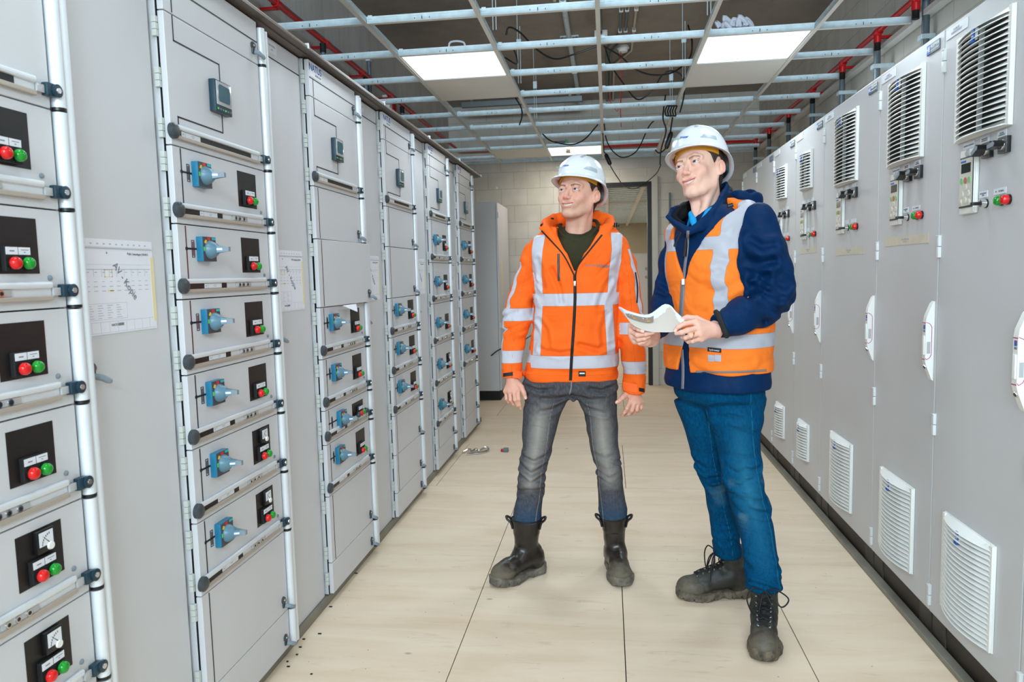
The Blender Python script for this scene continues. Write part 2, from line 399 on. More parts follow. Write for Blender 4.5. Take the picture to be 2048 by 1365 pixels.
for z in (2.75, 2.98, 3.12): MB().bbox(-0.018, 0.016, -0.03, 0.03, z, z+0.02, 'steel_galv', 0.002).build('clamp', t)
t = thing('alarm_box', 'red alarm box with white side fixed on the left concrete wall', 'alarm', (-1.86, 6.35, 2.80))
MB().bbox(-0.038, 0.03, 0.0, 0.13, 0.0, 0.16, 'pipe_red', 0.01).build('housing', t); MB().bbox(-0.038, 0.025, -0.07, -0.001, 0.01, 0.15, 'white_plastic', 0.008).build('side_box', t)

# concrete ceiling services: junction box, smoke detector, conduits, downpipe with clamps
S = SLAB
t = thing('junction_box', 'pale square junction box on the concrete ceiling between conduits', 'junction box', (-0.03, 6.5, S))
MB().bbox(-0.055, 0.055, -0.055, 0.055, -0.06, -0.001, 'white_plastic', 0.006).build('box', t); MB().cyl((0.0, -0.055, -0.03), (0.0, -0.10, -0.03), 0.012, 'black_plastic').build('gland', t, smooth=True)
t = thing('smoke_detector', 'round white smoke detector on the ceiling with dangling red cord', 'smoke detector', (0.165, 6.95, S))
MB().lathe((0, 0, -0.001), (0, 0, -1), [(0, 0.055), (0.02, 0.057), (0.03, 0.045), (0.05, 0.04), (0.058, 0.02)], 'white_plastic', 24).build('housing', t, smooth=True)
MB().tube([(-0.02, -0.02, -0.05), (-0.02, -0.02, -0.25), (-0.025, -0.02, -0.42)], 0.004, 'cable_red', 6).tube([(-0.025, -0.02, -0.40), (-0.10, -0.02, -0.34), (-0.13, -0.02, -0.42), (-0.11, -0.02, -0.52), (-0.06, -0.02, -0.58), (-0.025, -0.02, -0.50), (-0.02, -0.02, -0.38), (-0.03, -0.02, -0.52), (-0.025, -0.02, -0.72)], 0.004, 'cable_red', 6).build('cord', t, smooth=True)
tag(MB().cyl((-0.30, 4.6, S-0.035), (-0.30, 9.0, S-0.035), 0.022, 'steel_galv', n=14).build('water_pipe', smooth=True), 'thick galvanised pipe along the concrete ceiling left of the junction box', 'pipe')
for k, y in enumerate((5.6, 6.55, 7.55, 8.4)):
    tag(MB().bbox(-0.38, -0.22, y-0.015, y+0.015, S-0.012, S-0.001, 'steel_galv', 0.002).cyl((-0.36, y, S-0.012), (-0.36, y, S-0.04), 0.012, 'chrome').cyl((-0.24, y, S-0.012), (-0.24, y, S-0.04), 0.012, 'chrome').bbox(-0.326, -0.274, y-0.018, y+0.018, S-0.062, S-0.012, 'steel_galv', 0.004).build('pipe_clamp', smooth=True), '%s zinc clamp holding the thick pipe under the ceiling' % ('nearest', 'second', 'third', 'farthest')[k], 'clamp', 'clamps on the thick ceiling pipe')
for k, (x, dx) in enumerate(((0.13, 0), (0.175, 0), (0.225, 0))):
    yb_ = (6.5, 6.6, 7.02)[k]; x = (0.13, 0.175, 0.245)[k]; pts = [(x, 4.6, S-0.02), (x, yb_, S-0.02), (0.02+0.035*k, yb_+0.45, S-0.02), (0.02+0.035*k, 8.99, S-0.02)]
    tag(MB().tube(pts, 0.011, 'pipe_grey' if k < 2 else 'tape_beige', 10).build('conduit', smooth=True), ('dark conduit on the ceiling, leftmost of three bending behind the detector', 'dark conduit on the ceiling, middle of three bending behind the detector', 'beige conduit on the ceiling, rightmost of three bending behind the detector')[k], 'conduit', 'conduits on the ceiling')
for k, y in enumerate((5.95, 6.45)):
    m = MB()
    for x in (0.13, 0.175, 0.245): m.bbox(x-0.016, x+0.016, y-0.012, y+0.012, S-0.036, S-0.001, 'white_plastic', 0.002)
    tag(m.build('conduit_clips'), '%s row of white clips holding ceiling conduits' % ('nearer', 'farther')[k], 'clips', 'white clips on the ceiling conduits')
tag(MB().tube([(-0.03, 4.6, S-0.02), (-0.03, 6.4, S-0.02)], 0.011, 'pipe_grey').build('conduit', smooth=True), 'grey conduit running on the ceiling into the pale junction box', 'conduit')
tag(MB().bbox(-1.60, -0.25, 8.3, 8.36, S-0.16, S-0.10, 'steel_dark', 0.004).box(-1.5, -1.47, 8.32, 8.34, S-0.11, S-0.001, 'steel_dark').box(-0.4, -0.37, 8.32, 8.34, S-0.11, S-0.001, 'steel_dark').build('cable_rail'), 'dark horizontal cable rail hanging near the back wall', 'rail')
# ================================================================ suspended ceiling grid
grid = thing('ceiling_grid', 'unfinished suspended ceiling grid of galvanised tees with white faces', 'ceiling grid', (0, 0, GZ))
XL_E, XR_E, YG0, YG1 = -1.895, 1.70, -1.4, 8.93
MB().bbox(XR_E, XR_E+0.055, YF+0.01, YB-0.005, -0.004, 0.026, 'white_tee', 0.002).build('wall_angle', grid)
MB().bbox(XL_E, XL_E+0.03, YF+0.01, YB-0.005, -0.004, 0.026, 'white_tee', 0.002).build('wall_angle', grid)
for x in GX:
    MB().box(x-0.012, x+0.012, YG0, YG1+0.06, -0.001, 0.001, 'white_tee').box(x-0.0035, x+0.0035, YG0, YG1+0.06, 0.001, 0.036, 'steel_galv').box(x-0.006, x+0.006, YG0, YG1+0.06, 0.026, 0.040, 'steel_galv').build('main_tee', grid)
J0, J1 = -8, 9
for j in range(J0, J1+1):
    y = GY(j); ends = [XL_E+0.02]+GX+[XR_E-0.001]
    for a, b in zip(ends[:-1], ends[1:]):
        if j > 9: continue
        m = MB(); x0, x1 = a+0.006, b-0.006
        m.box(x0, x1, y-0.012, y+0.012, 0.001, 0.0025, 'white_tee')
        m.box(x0, x1, y-0.003, y+0.003, 0.0025, 0.040, 'steel_galv'); m.box(x0, x1, y-0.006, y+0.006, 0.030, 0.040, 'steel_galv')
        if y < 7 and j >= 0:
            mid = (x0+x1)/2
            for dx in (-0.04, 0.0, 0.04): m.box(mid+dx-0.0018, mid+dx+0.0018, y-0.0042, y-0.003, 0.014 if dx else 0.010, 0.020 if dx else 0.027, 'dark_gap')
            m.bbox(x0+0.006, x0+0.03, y-0.008, y+0.008, 0.026, 0.046, 'steel_galv', 0.002)
        m.build('cross_tee', grid)
MB().box(XL_E, XR_E+0.05, 8.94, 8.96, -0.003, 0.03, 'steel_galv').build('wall_angle', grid)
# lit panels and plain tiles lie in the grid
PL = {(0,2): 'square lit ceiling panel on the left, nearer row', (3,2): 'square lit ceiling panel on the right, above the man in blue', (1,8): 'far lit ceiling panel near the back wall above the left helmet',
      (0,-1): 'unseen lit panel added for fill over the left cabinets near the camera', (3,-1): 'unseen lit panel added for fill over the right cabinets near the camera', (0,-4): 'unseen lit panel added for fill on the left behind the camera', (3,-4): 'unseen lit panel added for fill on the right behind the camera'}
for (i, j), lb in PL.items():
    t = thing('ceiling_light', lb, 'ceiling light', ((GX[i]+GX[i+1])/2, GY(j)+GDY/2, GZ+0.003), 0, 'lit ceiling panels in the grid')
    MB().box(-0.298, 0.298, -0.288, 0.288, 0.004, 0.012, 'white_plastic').build('housing', t)
    MB().box(-0.283, 0.283, -0.274, 0.274, 0.0005, 0.0038, 'light_diffuser').build('diffuser', t)
for (i, j), lb in {(0,3): 'blank white ceiling tile behind the left lit panel', (3,3): 'blank white ceiling tile behind the right lit panel', (0,8): 'blank ceiling tile at the far end left of the lit panel', (3,8): 'blank ceiling tile at the far end behind the right helmet'}.items():
    tag(MB().box(GX[i]+0.008, GX[i+1]-0.008, GY(j)+0.008, GY(j+1)-0.008, 0.003, 0.018, 'white_panel').build('ceiling_tile', loc=(0, 0, GZ)), lb, 'ceiling tile', 'blank ceiling tiles in the grid')
# hanger rods
hang = [(GX[1]+0.02, 4.25), (GX[1]+0.02, 5.45), (GX[1]+0.02, 6.65), (GX[3]-0.02, 4.25), (GX[3]-0.02, 5.58), (GX[3]-0.02, 6.65)]
for k, (x, y) in enumerate(hang):
    lab = '%s hanger rod holding the %s tee' % (('nearest', 'middle', 'farthest')[k % 3], 'second' if k < 3 else 'fourth')
    t = thing('hanger_rod', lab, 'hanger', (x, y, GZ+0.04), 0, 'wire hangers of the ceiling grid')
    MB().cyl((0, 0, 0.0), (0, 0, SLAB-GZ-0.041), 0.0025, 'steel_galv', n=8).cyl((0.018, 0, 0.0), (0.018, 0, 0.4), 0.0025, 'steel_galv', n=8).build('rod', t, smooth=True)
    MB().bbox(-0.008, 0.026, -0.006, 0.006, 0.25, 0.31, 'steel_galv', 0.002).build('clip', t)
# loose cables
def spl(pts, n=10):
    P = [Vector(p) for p in pts]; out = []
    Q = [P[0]*2-P[1]]+P+[P[-1]*2-P[-2]]
    for i in range(1, len(Q)-2):
        for k in range(n):
            t = k/n; a, b, c, d = Q[i-1], Q[i], Q[i+1], Q[i+2]
            out.append(0.5*((2*b)+(c-a)*t+(2*a-5*b+4*c-d)*t*t+(3*b-a-3*c+d)*t*t*t))
    out.append(P[-1]); return out
def at(px, py, Y=None, Z=None, X=None):
    f, yaw, pit, rol = CAM
    d = cam_matrix() @ Vector(((px-1024)/f, -(py-682.5)/f, -1.0))
    if Y is not None: k = Y/d.y
    elif X is not None: k = X/d.x
    else: k = (Z-CAMH)/d.z
    return Vector((d.x*k, d.y*k, CAMH+d.z*k))
def cable(pts, lab, r=0.006, mat='cable_black', extra=None):
    m = MB().tube(spl(pts), r, mat, 8)
    if extra: extra(m)
    return tag(m.build('cable', smooth=True), lab, 'cable')
cable([at(1095, 280, Y=6.2)+Vector((0, 0, .3)), at(1012, 70, Y=4.9), at(1018, 55, Y=4.9), at(1040, 65, Y=4.95), at(1075, 100, Y=5.05), at(1110, 118, Y=5.15), at(1150, 108, Y=5.2), at(1197, 91, Y=5.2)][1:], 'black cable swagged between the second tee and the middle tee')
cable([at(1207, 92, Y=5.2), at(1240, 112, Y=5.25), at(1270, 138, Y=5.3), at(1305, 150, Y=5.35), at(1345, 145, Y=5.4), at(1378, 118, Y=5.45), at(1384, 84, Y=5.28), at(1376, 50, Y=5.2)], 'black cable swagged from the middle tee up to the right hanger')
cable([at(1210, 95, Y=5.9), at(1222, 130, Y=5.95), at(1245, 165, Y=6.0), at(1275, 199, Y=6.05), at(1305, 180, Y=6.05), at(1325, 150, Y=6.0), at(1345, 142, Y=6.0), at(1366, 155, Y=6.0), at(1368, 190, Y=6.1), at(1360, 225, Y=6.2)], 'black cable in a deep S loop right of the middle tee')
cable([at(1207, 238, Y=7.6), at(1213, 280, Y=7.6), at(1228, 305, Y=7.6), at(1248, 315, Y=7.6), at(1275, 300, Y=7.6), at(1300, 250, Y=7.6), at(1325, 232, Y=7.6)], 'black cable hanging in a wide U loop near the door')
cable([at(1010, 115, Y=5.0), at(1033, 128, Y=5.0), at(1032, 110, Y=5.0), at(1020, 85, Y=5.0)], 'short black cable end with a metal tip under the second tee', 0.005)
cable([at(1031, 196, Y=6.0), at(1042, 215, Y=6.1), at(1044, 232, Y=6.1), at(1039, 250, Y=6.15)], 'short black cable dangling behind the left ceiling tile', 0.006)
cable([at(1085, 268, Y=7.0), at(1100, 281, Y=7.0), at(1125, 288, Y=7.0), at(1147, 289, Y=7.0), at(1170, 278, Y=7.0), at(1196, 249, Y=7.0)], 'black cable above the far lit panel', 0.006)
def plug(a, b): return lambda m: m.tube([a, a+(b-a)*0.15, a+(b-a)*0.85, b], [0.012, 0.02, 0.02, 0.012], 'black_plastic', 10)
cable([(GX[2]+0.005, 7.3, GZ-0.007), at(1208, 303, Y=7.3), at(1212, 308, Y=7.3), at(1221, 332, Y=7.3), at(1235, 355, Y=7.3), at(1250, 373, Y=7.6), at(1275, 376, Y=8.3), at(1310, 350, Y=8.6), at(1322, 330, Y=8.8)], 'black cable with connector hanging down to the doorway', 0.005, extra=plug(at(1211, 308, Y=7.3), at(1221, 330, Y=7.3)))
cable([at(1331, 190, Y=6.3), at(1326, 235, Y=6.3), at(1332, 262, Y=6.3), at(1322, 300, Y=6.3), at(1320, 330, Y=6.3)], 'black cable trailing down beside the fourth tee', 0.006)
cable([at(1345, 235, Y=6.2), at(1341, 262, Y=6.2), at(1336, 290, Y=6.2), at(1320, 306, Y=6.2), at(1310, 300, Y=6.2)], 'black cable with connector beside the right helmet', 0.006, extra=plug(at(1343, 264, Y=6.2), at(1332, 298, Y=6.2)))
m = MB()
for k in range(5): m.tube([at(1334+5*k, 212, Y=6.25), at(1330+5*k, 222, Y=6.25), at(1332+5*k, 232, Y=6.25)], 0.006, 'cable_black', 8)
m.tube([at(1334, 212, Y=6.25), at(1355, 212, Y=6.25)], 0.006, 'cable_black', 8); m.tube([at(1332, 232, Y=6.25), at(1352, 232, Y=6.25)], 0.006, 'cable_black', 8)
tag(m.build('cable_coil', smooth=True), 'small coil of black cable hanging on the fourth tee', 'cable')
t = thing('led_driver', 'small black driver box with green terminal above the far lit panel', 'driver box', (GX[1]+0.16, GY(8), GZ+0.0535))
MB().bbox(-0.06, 0.05, -0.02, 0.02, -0.012, 0.012, 'black_plastic', 0.003).build('box', t); MB().bbox(0.055, 0.085, -0.018, 0.018, -0.014, 0.02, 'box_green', 0.003).build('terminal', t)
tag(MB().bbox(-0.025, 0.025, -0.015, 0.02, -0.05, 0.004, 'tape_beige', 0.004).build('panel_clip', loc=(GX[1]+0.24, GY(8)+0.06, GZ-0.002)), 'beige clip hanging over the edge of the far lit panel', 'clip')
# crumpled glove / plastic on the right lit panel and a loop on the left one
m = MB(); r2 = random.Random(3)
o = Vector((GX[3]+0.13, GY(2)+0.012, GZ+0.062))
for k in range(9):
    a = o+Vector((-0.05+0.02*k, 0, -0.012)); b = a+Vector((0.03*r2.uniform(-1, 1), 0.02*r2.uniform(-1, 1), 0.02+0.035*r2.random())); c = b+Vector((0.045, 0.02, -0.02-0.02*r2.random()))
    m.tube(spl([a, b, c], 4), [0.010]*4+[0.013]*4+[0.007], 'glove_white', 8)
tag(m.build('glove', smooth=True), 'crumpled white glove lying on the tee above the right lit panel', 'glove')
tag(MB().tube(spl([(GX[0]+0.32, GY(2), GZ+0.04), (GX[0]+0.33, GY(2), GZ+0.065), (GX[0]+0.37, GY(2), GZ+0.07), (GX[0]+0.41, GY(2), GZ+0.06), (GX[0]+0.42, GY(2), GZ+0.04)]), 0.006, 'glove_white', 8).build('cable_tie', smooth=True), 'white loop lying on the tee above the left lit panel', 'cable tie')
# ================================================================ left row of switchgear (local front faces -y, x to the right)
XL = -1.183
ZB, ZT = 0.045, 2.279
PARTS = {}
def part(key, name, parent, loc, builder, smooth=True):
    "a small part; equal parts share their mesh"
    if key not in PARTS:
        mb = MB(); builder(mb); o = mb.build(name, None, smooth=smooth); PARTS[key] = o.data
    else:
        o = bpy.data.objects.new(name, PARTS[key]); COL.objects.link(o)
    o.parent = parent; o.location = loc; return o
def b_switch(m):
    m.bbox(-0.036, 0.036, -0.020, -0.0005, -0.036, 0.036, 'teal_side', 0.001)
    m.box(-0.034, 0.0355, -0.0212, -0.0195, -0.0355, 0.0355, 'anthracite')
    m.box(0.014, 0.034, -0.0218, -0.0212, 0.027, 0.034, 'siemens_teal'); m.box(-0.010, 0.004, -0.0218, -0.0212, 0.025, 0.034, 'red_label')
    m.prism([(-0.028, 0.018), (-0.022, 0.027), (-0.014, 0.025), (-0.018, 0.014)], lambda u, v, d: (u, d, v), -0.0219, -0.0212, 'yellow')
    m.box(-0.033, -0.028, -0.0218, -0.0212, -0.006, 0.006, 'led_green')
    m.lathe((0, -0.021, -0.002), (0, -1, 0), [(0, 0.027), (0.004, 0.027), (0.010, 0.024), (0.020, 0.019), (0.026, 0.012)], 'handle_teal', 24)
    def fr_(b, t, mt):
        vs = [(x, -b[4], z) for x, z in ((b[0], b[2]), (b[1], b[2]), (b[1], b[3]), (b[0], b[3]))]+[(x, -t[4], z) for x, z in ((t[0], t[2]), (t[1], t[2]), (t[1], t[3]), (t[0], t[3]))]
        m.add(vs, [(0, 1, 2, 3), (7, 6, 5, 4), (0, 4, 5, 1), (1, 5, 6, 2), (2, 6, 7, 3), (3, 7, 4, 0)], mt)
    fr_((-0.020, 0.020, -0.017, 0.015, 0.024), (-0.009, 0.014, -0.0115, 0.0095, 0.046), 'handle_teal'); fr_((-0.009, 0.014, -0.0115, 0.0095, 0.046), (-0.003, 0.013, -0.0090, 0.0070, 0.062), 'handle_teal'); fr_((-0.003, 0.013, -0.0090, 0.0070, 0.062), (-0.001, 0.011, -0.0075, 0.0055, 0.080), 'handle_grey')
    fr_((-0.0204, 0.0, -0.004, 0.002, 0.0245), (-0.0094, 0.0, -0.004, 0.002, 0.0463), 'label_white'); fr_((-0.0094, 0.0, -0.004, 0.002, 0.0463), (-0.0036, 0.0, -0.004, 0.002, 0.0615), 'label_white')
def b_lamp(mat):
    def f(m):
        m.lathe((0, 0, 0), (0, -1, 0), [(0, 0.0135), (0.004, 0.0135)], 'black_plastic', 20)
        m.lathe((0, -0.004, 0), (0, -1, 0), [(0, 0.0125), (0.006, 0.0125), (0.010, 0.0105), (0.0125, 0.006)], mat, 20)
    return f
def b_plate(m):
    m.box(-0.062, 0.062, -0.001, 0.0005, -0.057, 0.057, 'plate_black')
def b_lampplate(m):
    m.bbox(-0.033, 0.033, -0.012, -0.0012, -0.024, 0.026, 'black_matte', 0.0015)
    m.box(-0.031, -0.001, -0.0127, -0.012, 0.009, 0.024, 'label_white'); m.box(0.001, 0.031, -0.0127, -0.012, 0.009, 0.024, 'label_white')
    m.box(-0.022, -0.010, -0.0129, -0.0127, 0.015, 0.0175, 'print_grey'); m.box(0.007, 0.026, -0.0129, -0.0127, 0.018, 0.0195, 'print_grey'); m.box(0.014, 0.018, -0.0129, -0.0127, 0.013, 0.015, 'print_grey')
def b_meter(m):
    m.bbox(-0.024, 0.024, -0.012, -0.0012, -0.024, 0.024, 'black_plastic', 0.002); m.box(-0.019, 0.019, -0.0127, -0.012, -0.010, 0.020, 'label_white')
    for k in range(7):
        a = PI*(0.55+0.4*k/6); m.box(0.012+0.024*math.cos(a)-0.0008, 0.012+0.024*math.cos(a)+0.0008, -0.0131, -0.0127, -0.010+0.024*math.sin(a)-0.002, -0.010+0.024*math.sin(a)+0.002, 'line_black')
    m.prism([(0.010, -0.010), (0.012, -0.009), (-0.010, 0.012)], lambda u, v, d: (u, d, v), -0.0133, -0.0127, 'line_black')
    m.lathe((0.010, -0.012, -0.014), (0, -1, 0), [(0, 0.009), (0.004, 0.008)], 'white_plastic', 14)
def b_dot(m): m.lathe((0, 0, 0), (0, -1, 0), [(0, 0.006), (0.003, 0.0055), (0.0045, 0.003)], 'handle_grey', 14)
def b_rail(m):
    L0, L1 = 0.012, 0.505
    m.bbox(L0, L1, -0.012, -0.0005, 0.026, 0.040, 'alu', 0.005); m.bbox(L0, L1, -0.010, -0.0005, 0.0, 0.0105, 'cover_edge', 0.002)
    m.box(L0, L1, -0.004, -0.0005, 0.009, 0.027, 'alu')
    m.box(L0+0.01, L0+0.23, -0.0048, -0.004, 0.0105, 0.026, 'plate_black')
def b_rail_long(m):
    b_rail(m); m.box(0.2, 0.45, -0.0052, -0.0042, 0.0105, 0.026, 'plate_black')
def b_cap(m): m.lathe((0.006, 0, 0.020), (0, -1, 0), [(0, 0.022), (0.010, 0.022), (0.015, 0.017), (0.017, 0.009)], 'dark_cap', 18)
def b_railcard(m):
    m.box(-0.012, 0.006, -0.0056, -0.005, 0.0115, 0.025, 'label_white'); m.box(0.0075, 0.085, -0.0056, -0.005, 0.0115, 0.025, 'label_white')
    m.box(-0.006, 0.0, -0.0058, -0.0056, 0.016, 0.020, 'print_faint'); m.box(0.038, 0.055, -0.0058, -0.0056, 0.019, 0.0205, 'print_faint'); m.box(0.040, 0.053, -0.0058, -0.0056, 0.015, 0.0165, 'print_faint')
def b_gauges(m):
    m.bbox(-0.045, 0.05, -0.008, -0.0045, 0.011, 0.0255, 'clear_plastic', 0.001)
    for x in (-0.030, -0.006, 0.022): m.lathe((x, -0.008, 0.018), (0, -1, 0), [(0, 0.0072), (0.003, 0.0068)], 'chrome', 14); m.lathe((x, -0.0105, 0.018), (0, -1, 0), [(0, 0.0045), (0.001, 0.004)], 'plate_black', 12)
def b_raillock(m):
    m.bbox(-0.018, 0.010, -0.016, -0.0005, 0.006, 0.034, 'blue_dark', 0.003); m.bbox(-0.040, -0.019, -0.010, -0.0045, 0.010, 0.027, 'clear_plastic', 0.001)
    m.lathe((0.008, -0.014, 0.020), (0, -1, 0), [(0, 0.014), (0.006, 0.014), (0.007, 0.009)], 'blue_dark', 18); m.lathe((0.008, -0.021, 0.020), (0, -1, 0), [(0, 0.0065), (0.002, 0.006)], 'chrome', 14)
def b_lock(m):
    m.lathe((0, 0, 0), (0, -1, 0), [(0, 0.013), (0.004, 0.013), (0.007, 0.010)], 'dark_cap', 18); m.lathe((0, -0.007, 0), (0, -1, 0), [(0, 0.007), (0.004, 0.006)], 'steel_dark', 14)
    m.bbox(-0.009, 0.009, -0.006, -0.0005, -0.028, 0.010, 'dark_cap', 0.003)
    m.tube([(0, -0.006, -0.020), (0.008, -0.020, -0.024), (0.020, -0.026, -0.032), (0.030, -0.026, -0.036)], [0.0075, 0.008, 0.0075, 0.006], 'handle_grey', 10)
def b_hinge(m):
    for k in range(3): m.bbox(-0.012, -0.0005, 0.016, 0.029, -0.026+0.018*k, -0.009+0.018*k, 'hinge_cream', 0.001)
def b_pm(m):
    m.bbox(-0.049, 0.049, -0.020, -0.0005, -0.048, 0.048, 'blue_dark', 0.002)
    m.bbox(-0.042, 0.044, -0.0225, -0.020, -0.026, 0.044, 'clear_plastic', 0.001)
    m.prism([(-0.030, -0.016), (0.030, -0.016), (0.034, -0.008), (0.036, 0.020), (0.032, 0.034), (-0.024, 0.036), (-0.032, 0.030), (-0.034, -0.006)], lambda u, v, d: (u, d, v), -0.0232, -0.0225, 'screen')
    for k in range(6): m.box(-0.038+0.0145*k, -0.031+0.0145*k, -0.0212, -0.020, -0.040, -0.035, 'led_green' if k in (0, 3) else 'steel_dark')
DOORMAT = 'cabinet_paint'
def door(root, x0, x1, z0, z1, label=None, y=0.0, hinges=True):
    g = 0.0015
    d = MB().bbox(x0+g, x1-g, y, y+0.018, z0+g, z1-g, DOORMAT, 0.0022).build('door', root)
    if label: d['label'] = label
    if hinges:
        h = z1-z0
        zs = [z0+0.045, z1-0.045] if h > 0.16 else [(z0+z1)/2]
        if h > 0.3: zs.append((z0+z1)/2)
        for z in zs: part('hinge', 'hinge', d, (x0, y, z), b_hinge, False)
    return d
def switch_door(root, z0, z1, x1, kind=0, red=False, xo=0.0):
    d = door(root, 0, x1, z0, z1); h = z1-z0
    zs = z1-0.068 if h < 0.25 else (z0+z1)/2+0.012
    xs = 0.127
    if h < 0.16: zs = z1-0.062; xs = 0.165
    lm = 'line_red' if red else 'line_black'
    ln = MB(); zl = z0+0.055 if h > 0.16 else z0+0.05
    ln.box(0.038, 0.0425, -0.0008, 0.0006, zl, z1-0.004, lm); ln.lathe((0.040, 0.0005, zs), (0, -1, 0), [(0, 0.006), (0.0016, 0.006)], 'line_black', 12)
    ln.box(0.040, xs-0.035, -0.0009, 0.0006, zs-0.0028, zs+0.0028, 'line_black')
    bx = 0.066
    for a, b, c, e in ((bx, bx+0.0018, -0.025, 0.025), (bx+0.013, bx+0.0148, -0.025, 0.025), (bx, bx+0.0148, 0.0232, 0.025), (bx, bx+0.0148, -0.025, -0.0232), (bx+0.0045, bx+0.006, -0.02, 0.02), (bx+0.009, bx+0.0105, -0.02, 0.02)):
        ln.box(a, b, -0.0010, 0.0006, zs+c, zs+e, lm if red else 'line_black')
    ln.build('mimic_line', d)
    part('switch', 'rotary_switch', d, (xs, 0, zs), b_switch)
    zp = zs-0.012 if h >= 0.16 else zs-0.008
    if h >= 0.16:
        part('plate', 'indicator_panel', d, (0.419, 0, zp), b_plate, False)
        zl2 = zp-0.028
        if kind == 1: part('ammeter', 'analog_meter', d, (0.424, 0, zp+0.030), b_meter)
    else:
        m = MB(); m.box(-0.075, 0.075, -0.001, 0.0005, -0.042, 0.042, 'plate_black'); m.build('indicator_panel', d, loc=(0.40, 0, zp)); zl2 = zp-0.006
        for k, mm in enumerate(('black_plastic', 'black_plastic')): part('lampk', 'push_button', d, (0.361 if k == 0 else 0.472, -0.012, zl2-0.008), b_lamp('dark_cap'))
    part('lampplate', 'lamp_plate', d, (0.415, 0, zl2), b_lampplate, False)
    part('lampr', 'red_indicator_lamp', d, (0.399, -0.012, zl2-0.008), b_lamp('lamp_red')); part('lampg', 'green_indicator_lamp', d, (0.433, -0.012, zl2-0.008), b_lamp('lamp_green'))
    part('dot', 'screw_cap', d, (0.508, 0, zs-0.078 if h >= 0.16 else zs-0.03), b_dot)
    rail(d, z0)
    return d
def rail(d, z0, long_=False):
    zr = z0+0.018
    if long_: part('rail_long', 'handle_rail', d, (0, 0, zr), b_rail_long, False)
    else: part('rail', 'handle_rail', d, (0, 0, zr), b_rail, False); part('gauges', 'gauge_window', d, (0.345, 0, zr), b_gauges)
    part('cap', 'rail_end_cap', d, (0, 0, zr), b_cap); part('railcard', 'name_card', d, (0.125 if not long_ else 0.055, 0, zr), b_railcard, False)
    part('raillock', 'rail_lock', d, (0.545, 0, zr), b_raillock)
def meter_door(root, z0, z1, x1):
    d = door(root, 0, x1, z0, z1); rail(d, z0, True)
    part('pm', 'power_monitor', d, (0.262, 0, 1.957), b_pm)
    m = MB(); w = 0.0022
    def seg(xa, za, xb, zb): m.box(min(xa, xb)-w, max(xa, xb)+w, -0.0009, 0.0006, min(za, zb)-w, max(za, zb)+w, 'line_black')
    seg(0.042, z1-0.004, 0.042, 2.064); seg(0.042, 2.064, 0.283, 2.064); seg(0.283, 2.064, 0.283, 2.0); seg(0.283, 1.912, 0.283, 1.857); seg(0.283, 1.857, 0.040, 1.857); seg(0.040, 1.857, 0.040, 1.835)
    m.build('mimic_line', d)
def top_door(root, z0, z1, x1, logo):
    d = door(root, 0, x1, z0, z1)
    m = MB(); m.box(0.006, x1-0.004, -0.0009, 0.0006, 2.2065, 2.211, 'line_black'); m.box(0.040, 0.0445, -0.0009, 0.0006, z0+0.005, 2.208, 'line_black'); m.build('mimic_line', d)
    part('lock', 'swivel_lock', d, (0.515, 0, z0+0.055), b_lock)
    if logo:
        pl = MB().box(0.012, 0.135, -0.0010, 0.0006, 2.216, 2.272, 'label_white').build('name_plate', d)
        # lettering sits on the plate: third level, so it belongs to the door
        text('plate_lettering', 'NATUS', 0.040, (0.072, -0.0012, 2.252), 'print_blue', d, bold=0.0006)
        text('plate_lettering', 'ENERGON', 0.013, (0.098, -0.0012, 2.228), 'print_grey', d)
def blank_door(root, z0, z1, x1, line=True, y=0.0, lock=True, wide=0.0):
    d = door(root, 0, x1+wide, z0, z1, y=y)
    if line and z0 > 0.15: MB().box(0.038, 0.042, y-0.0009, y+0.0006, z0+0.004, z1-0.004, 'line_black').build('mimic_line', d)
    if lock: part('lock', 'swivel_lock', d, (0.515+wide*0.9, y, z0+0.05), b_lock)
    return d
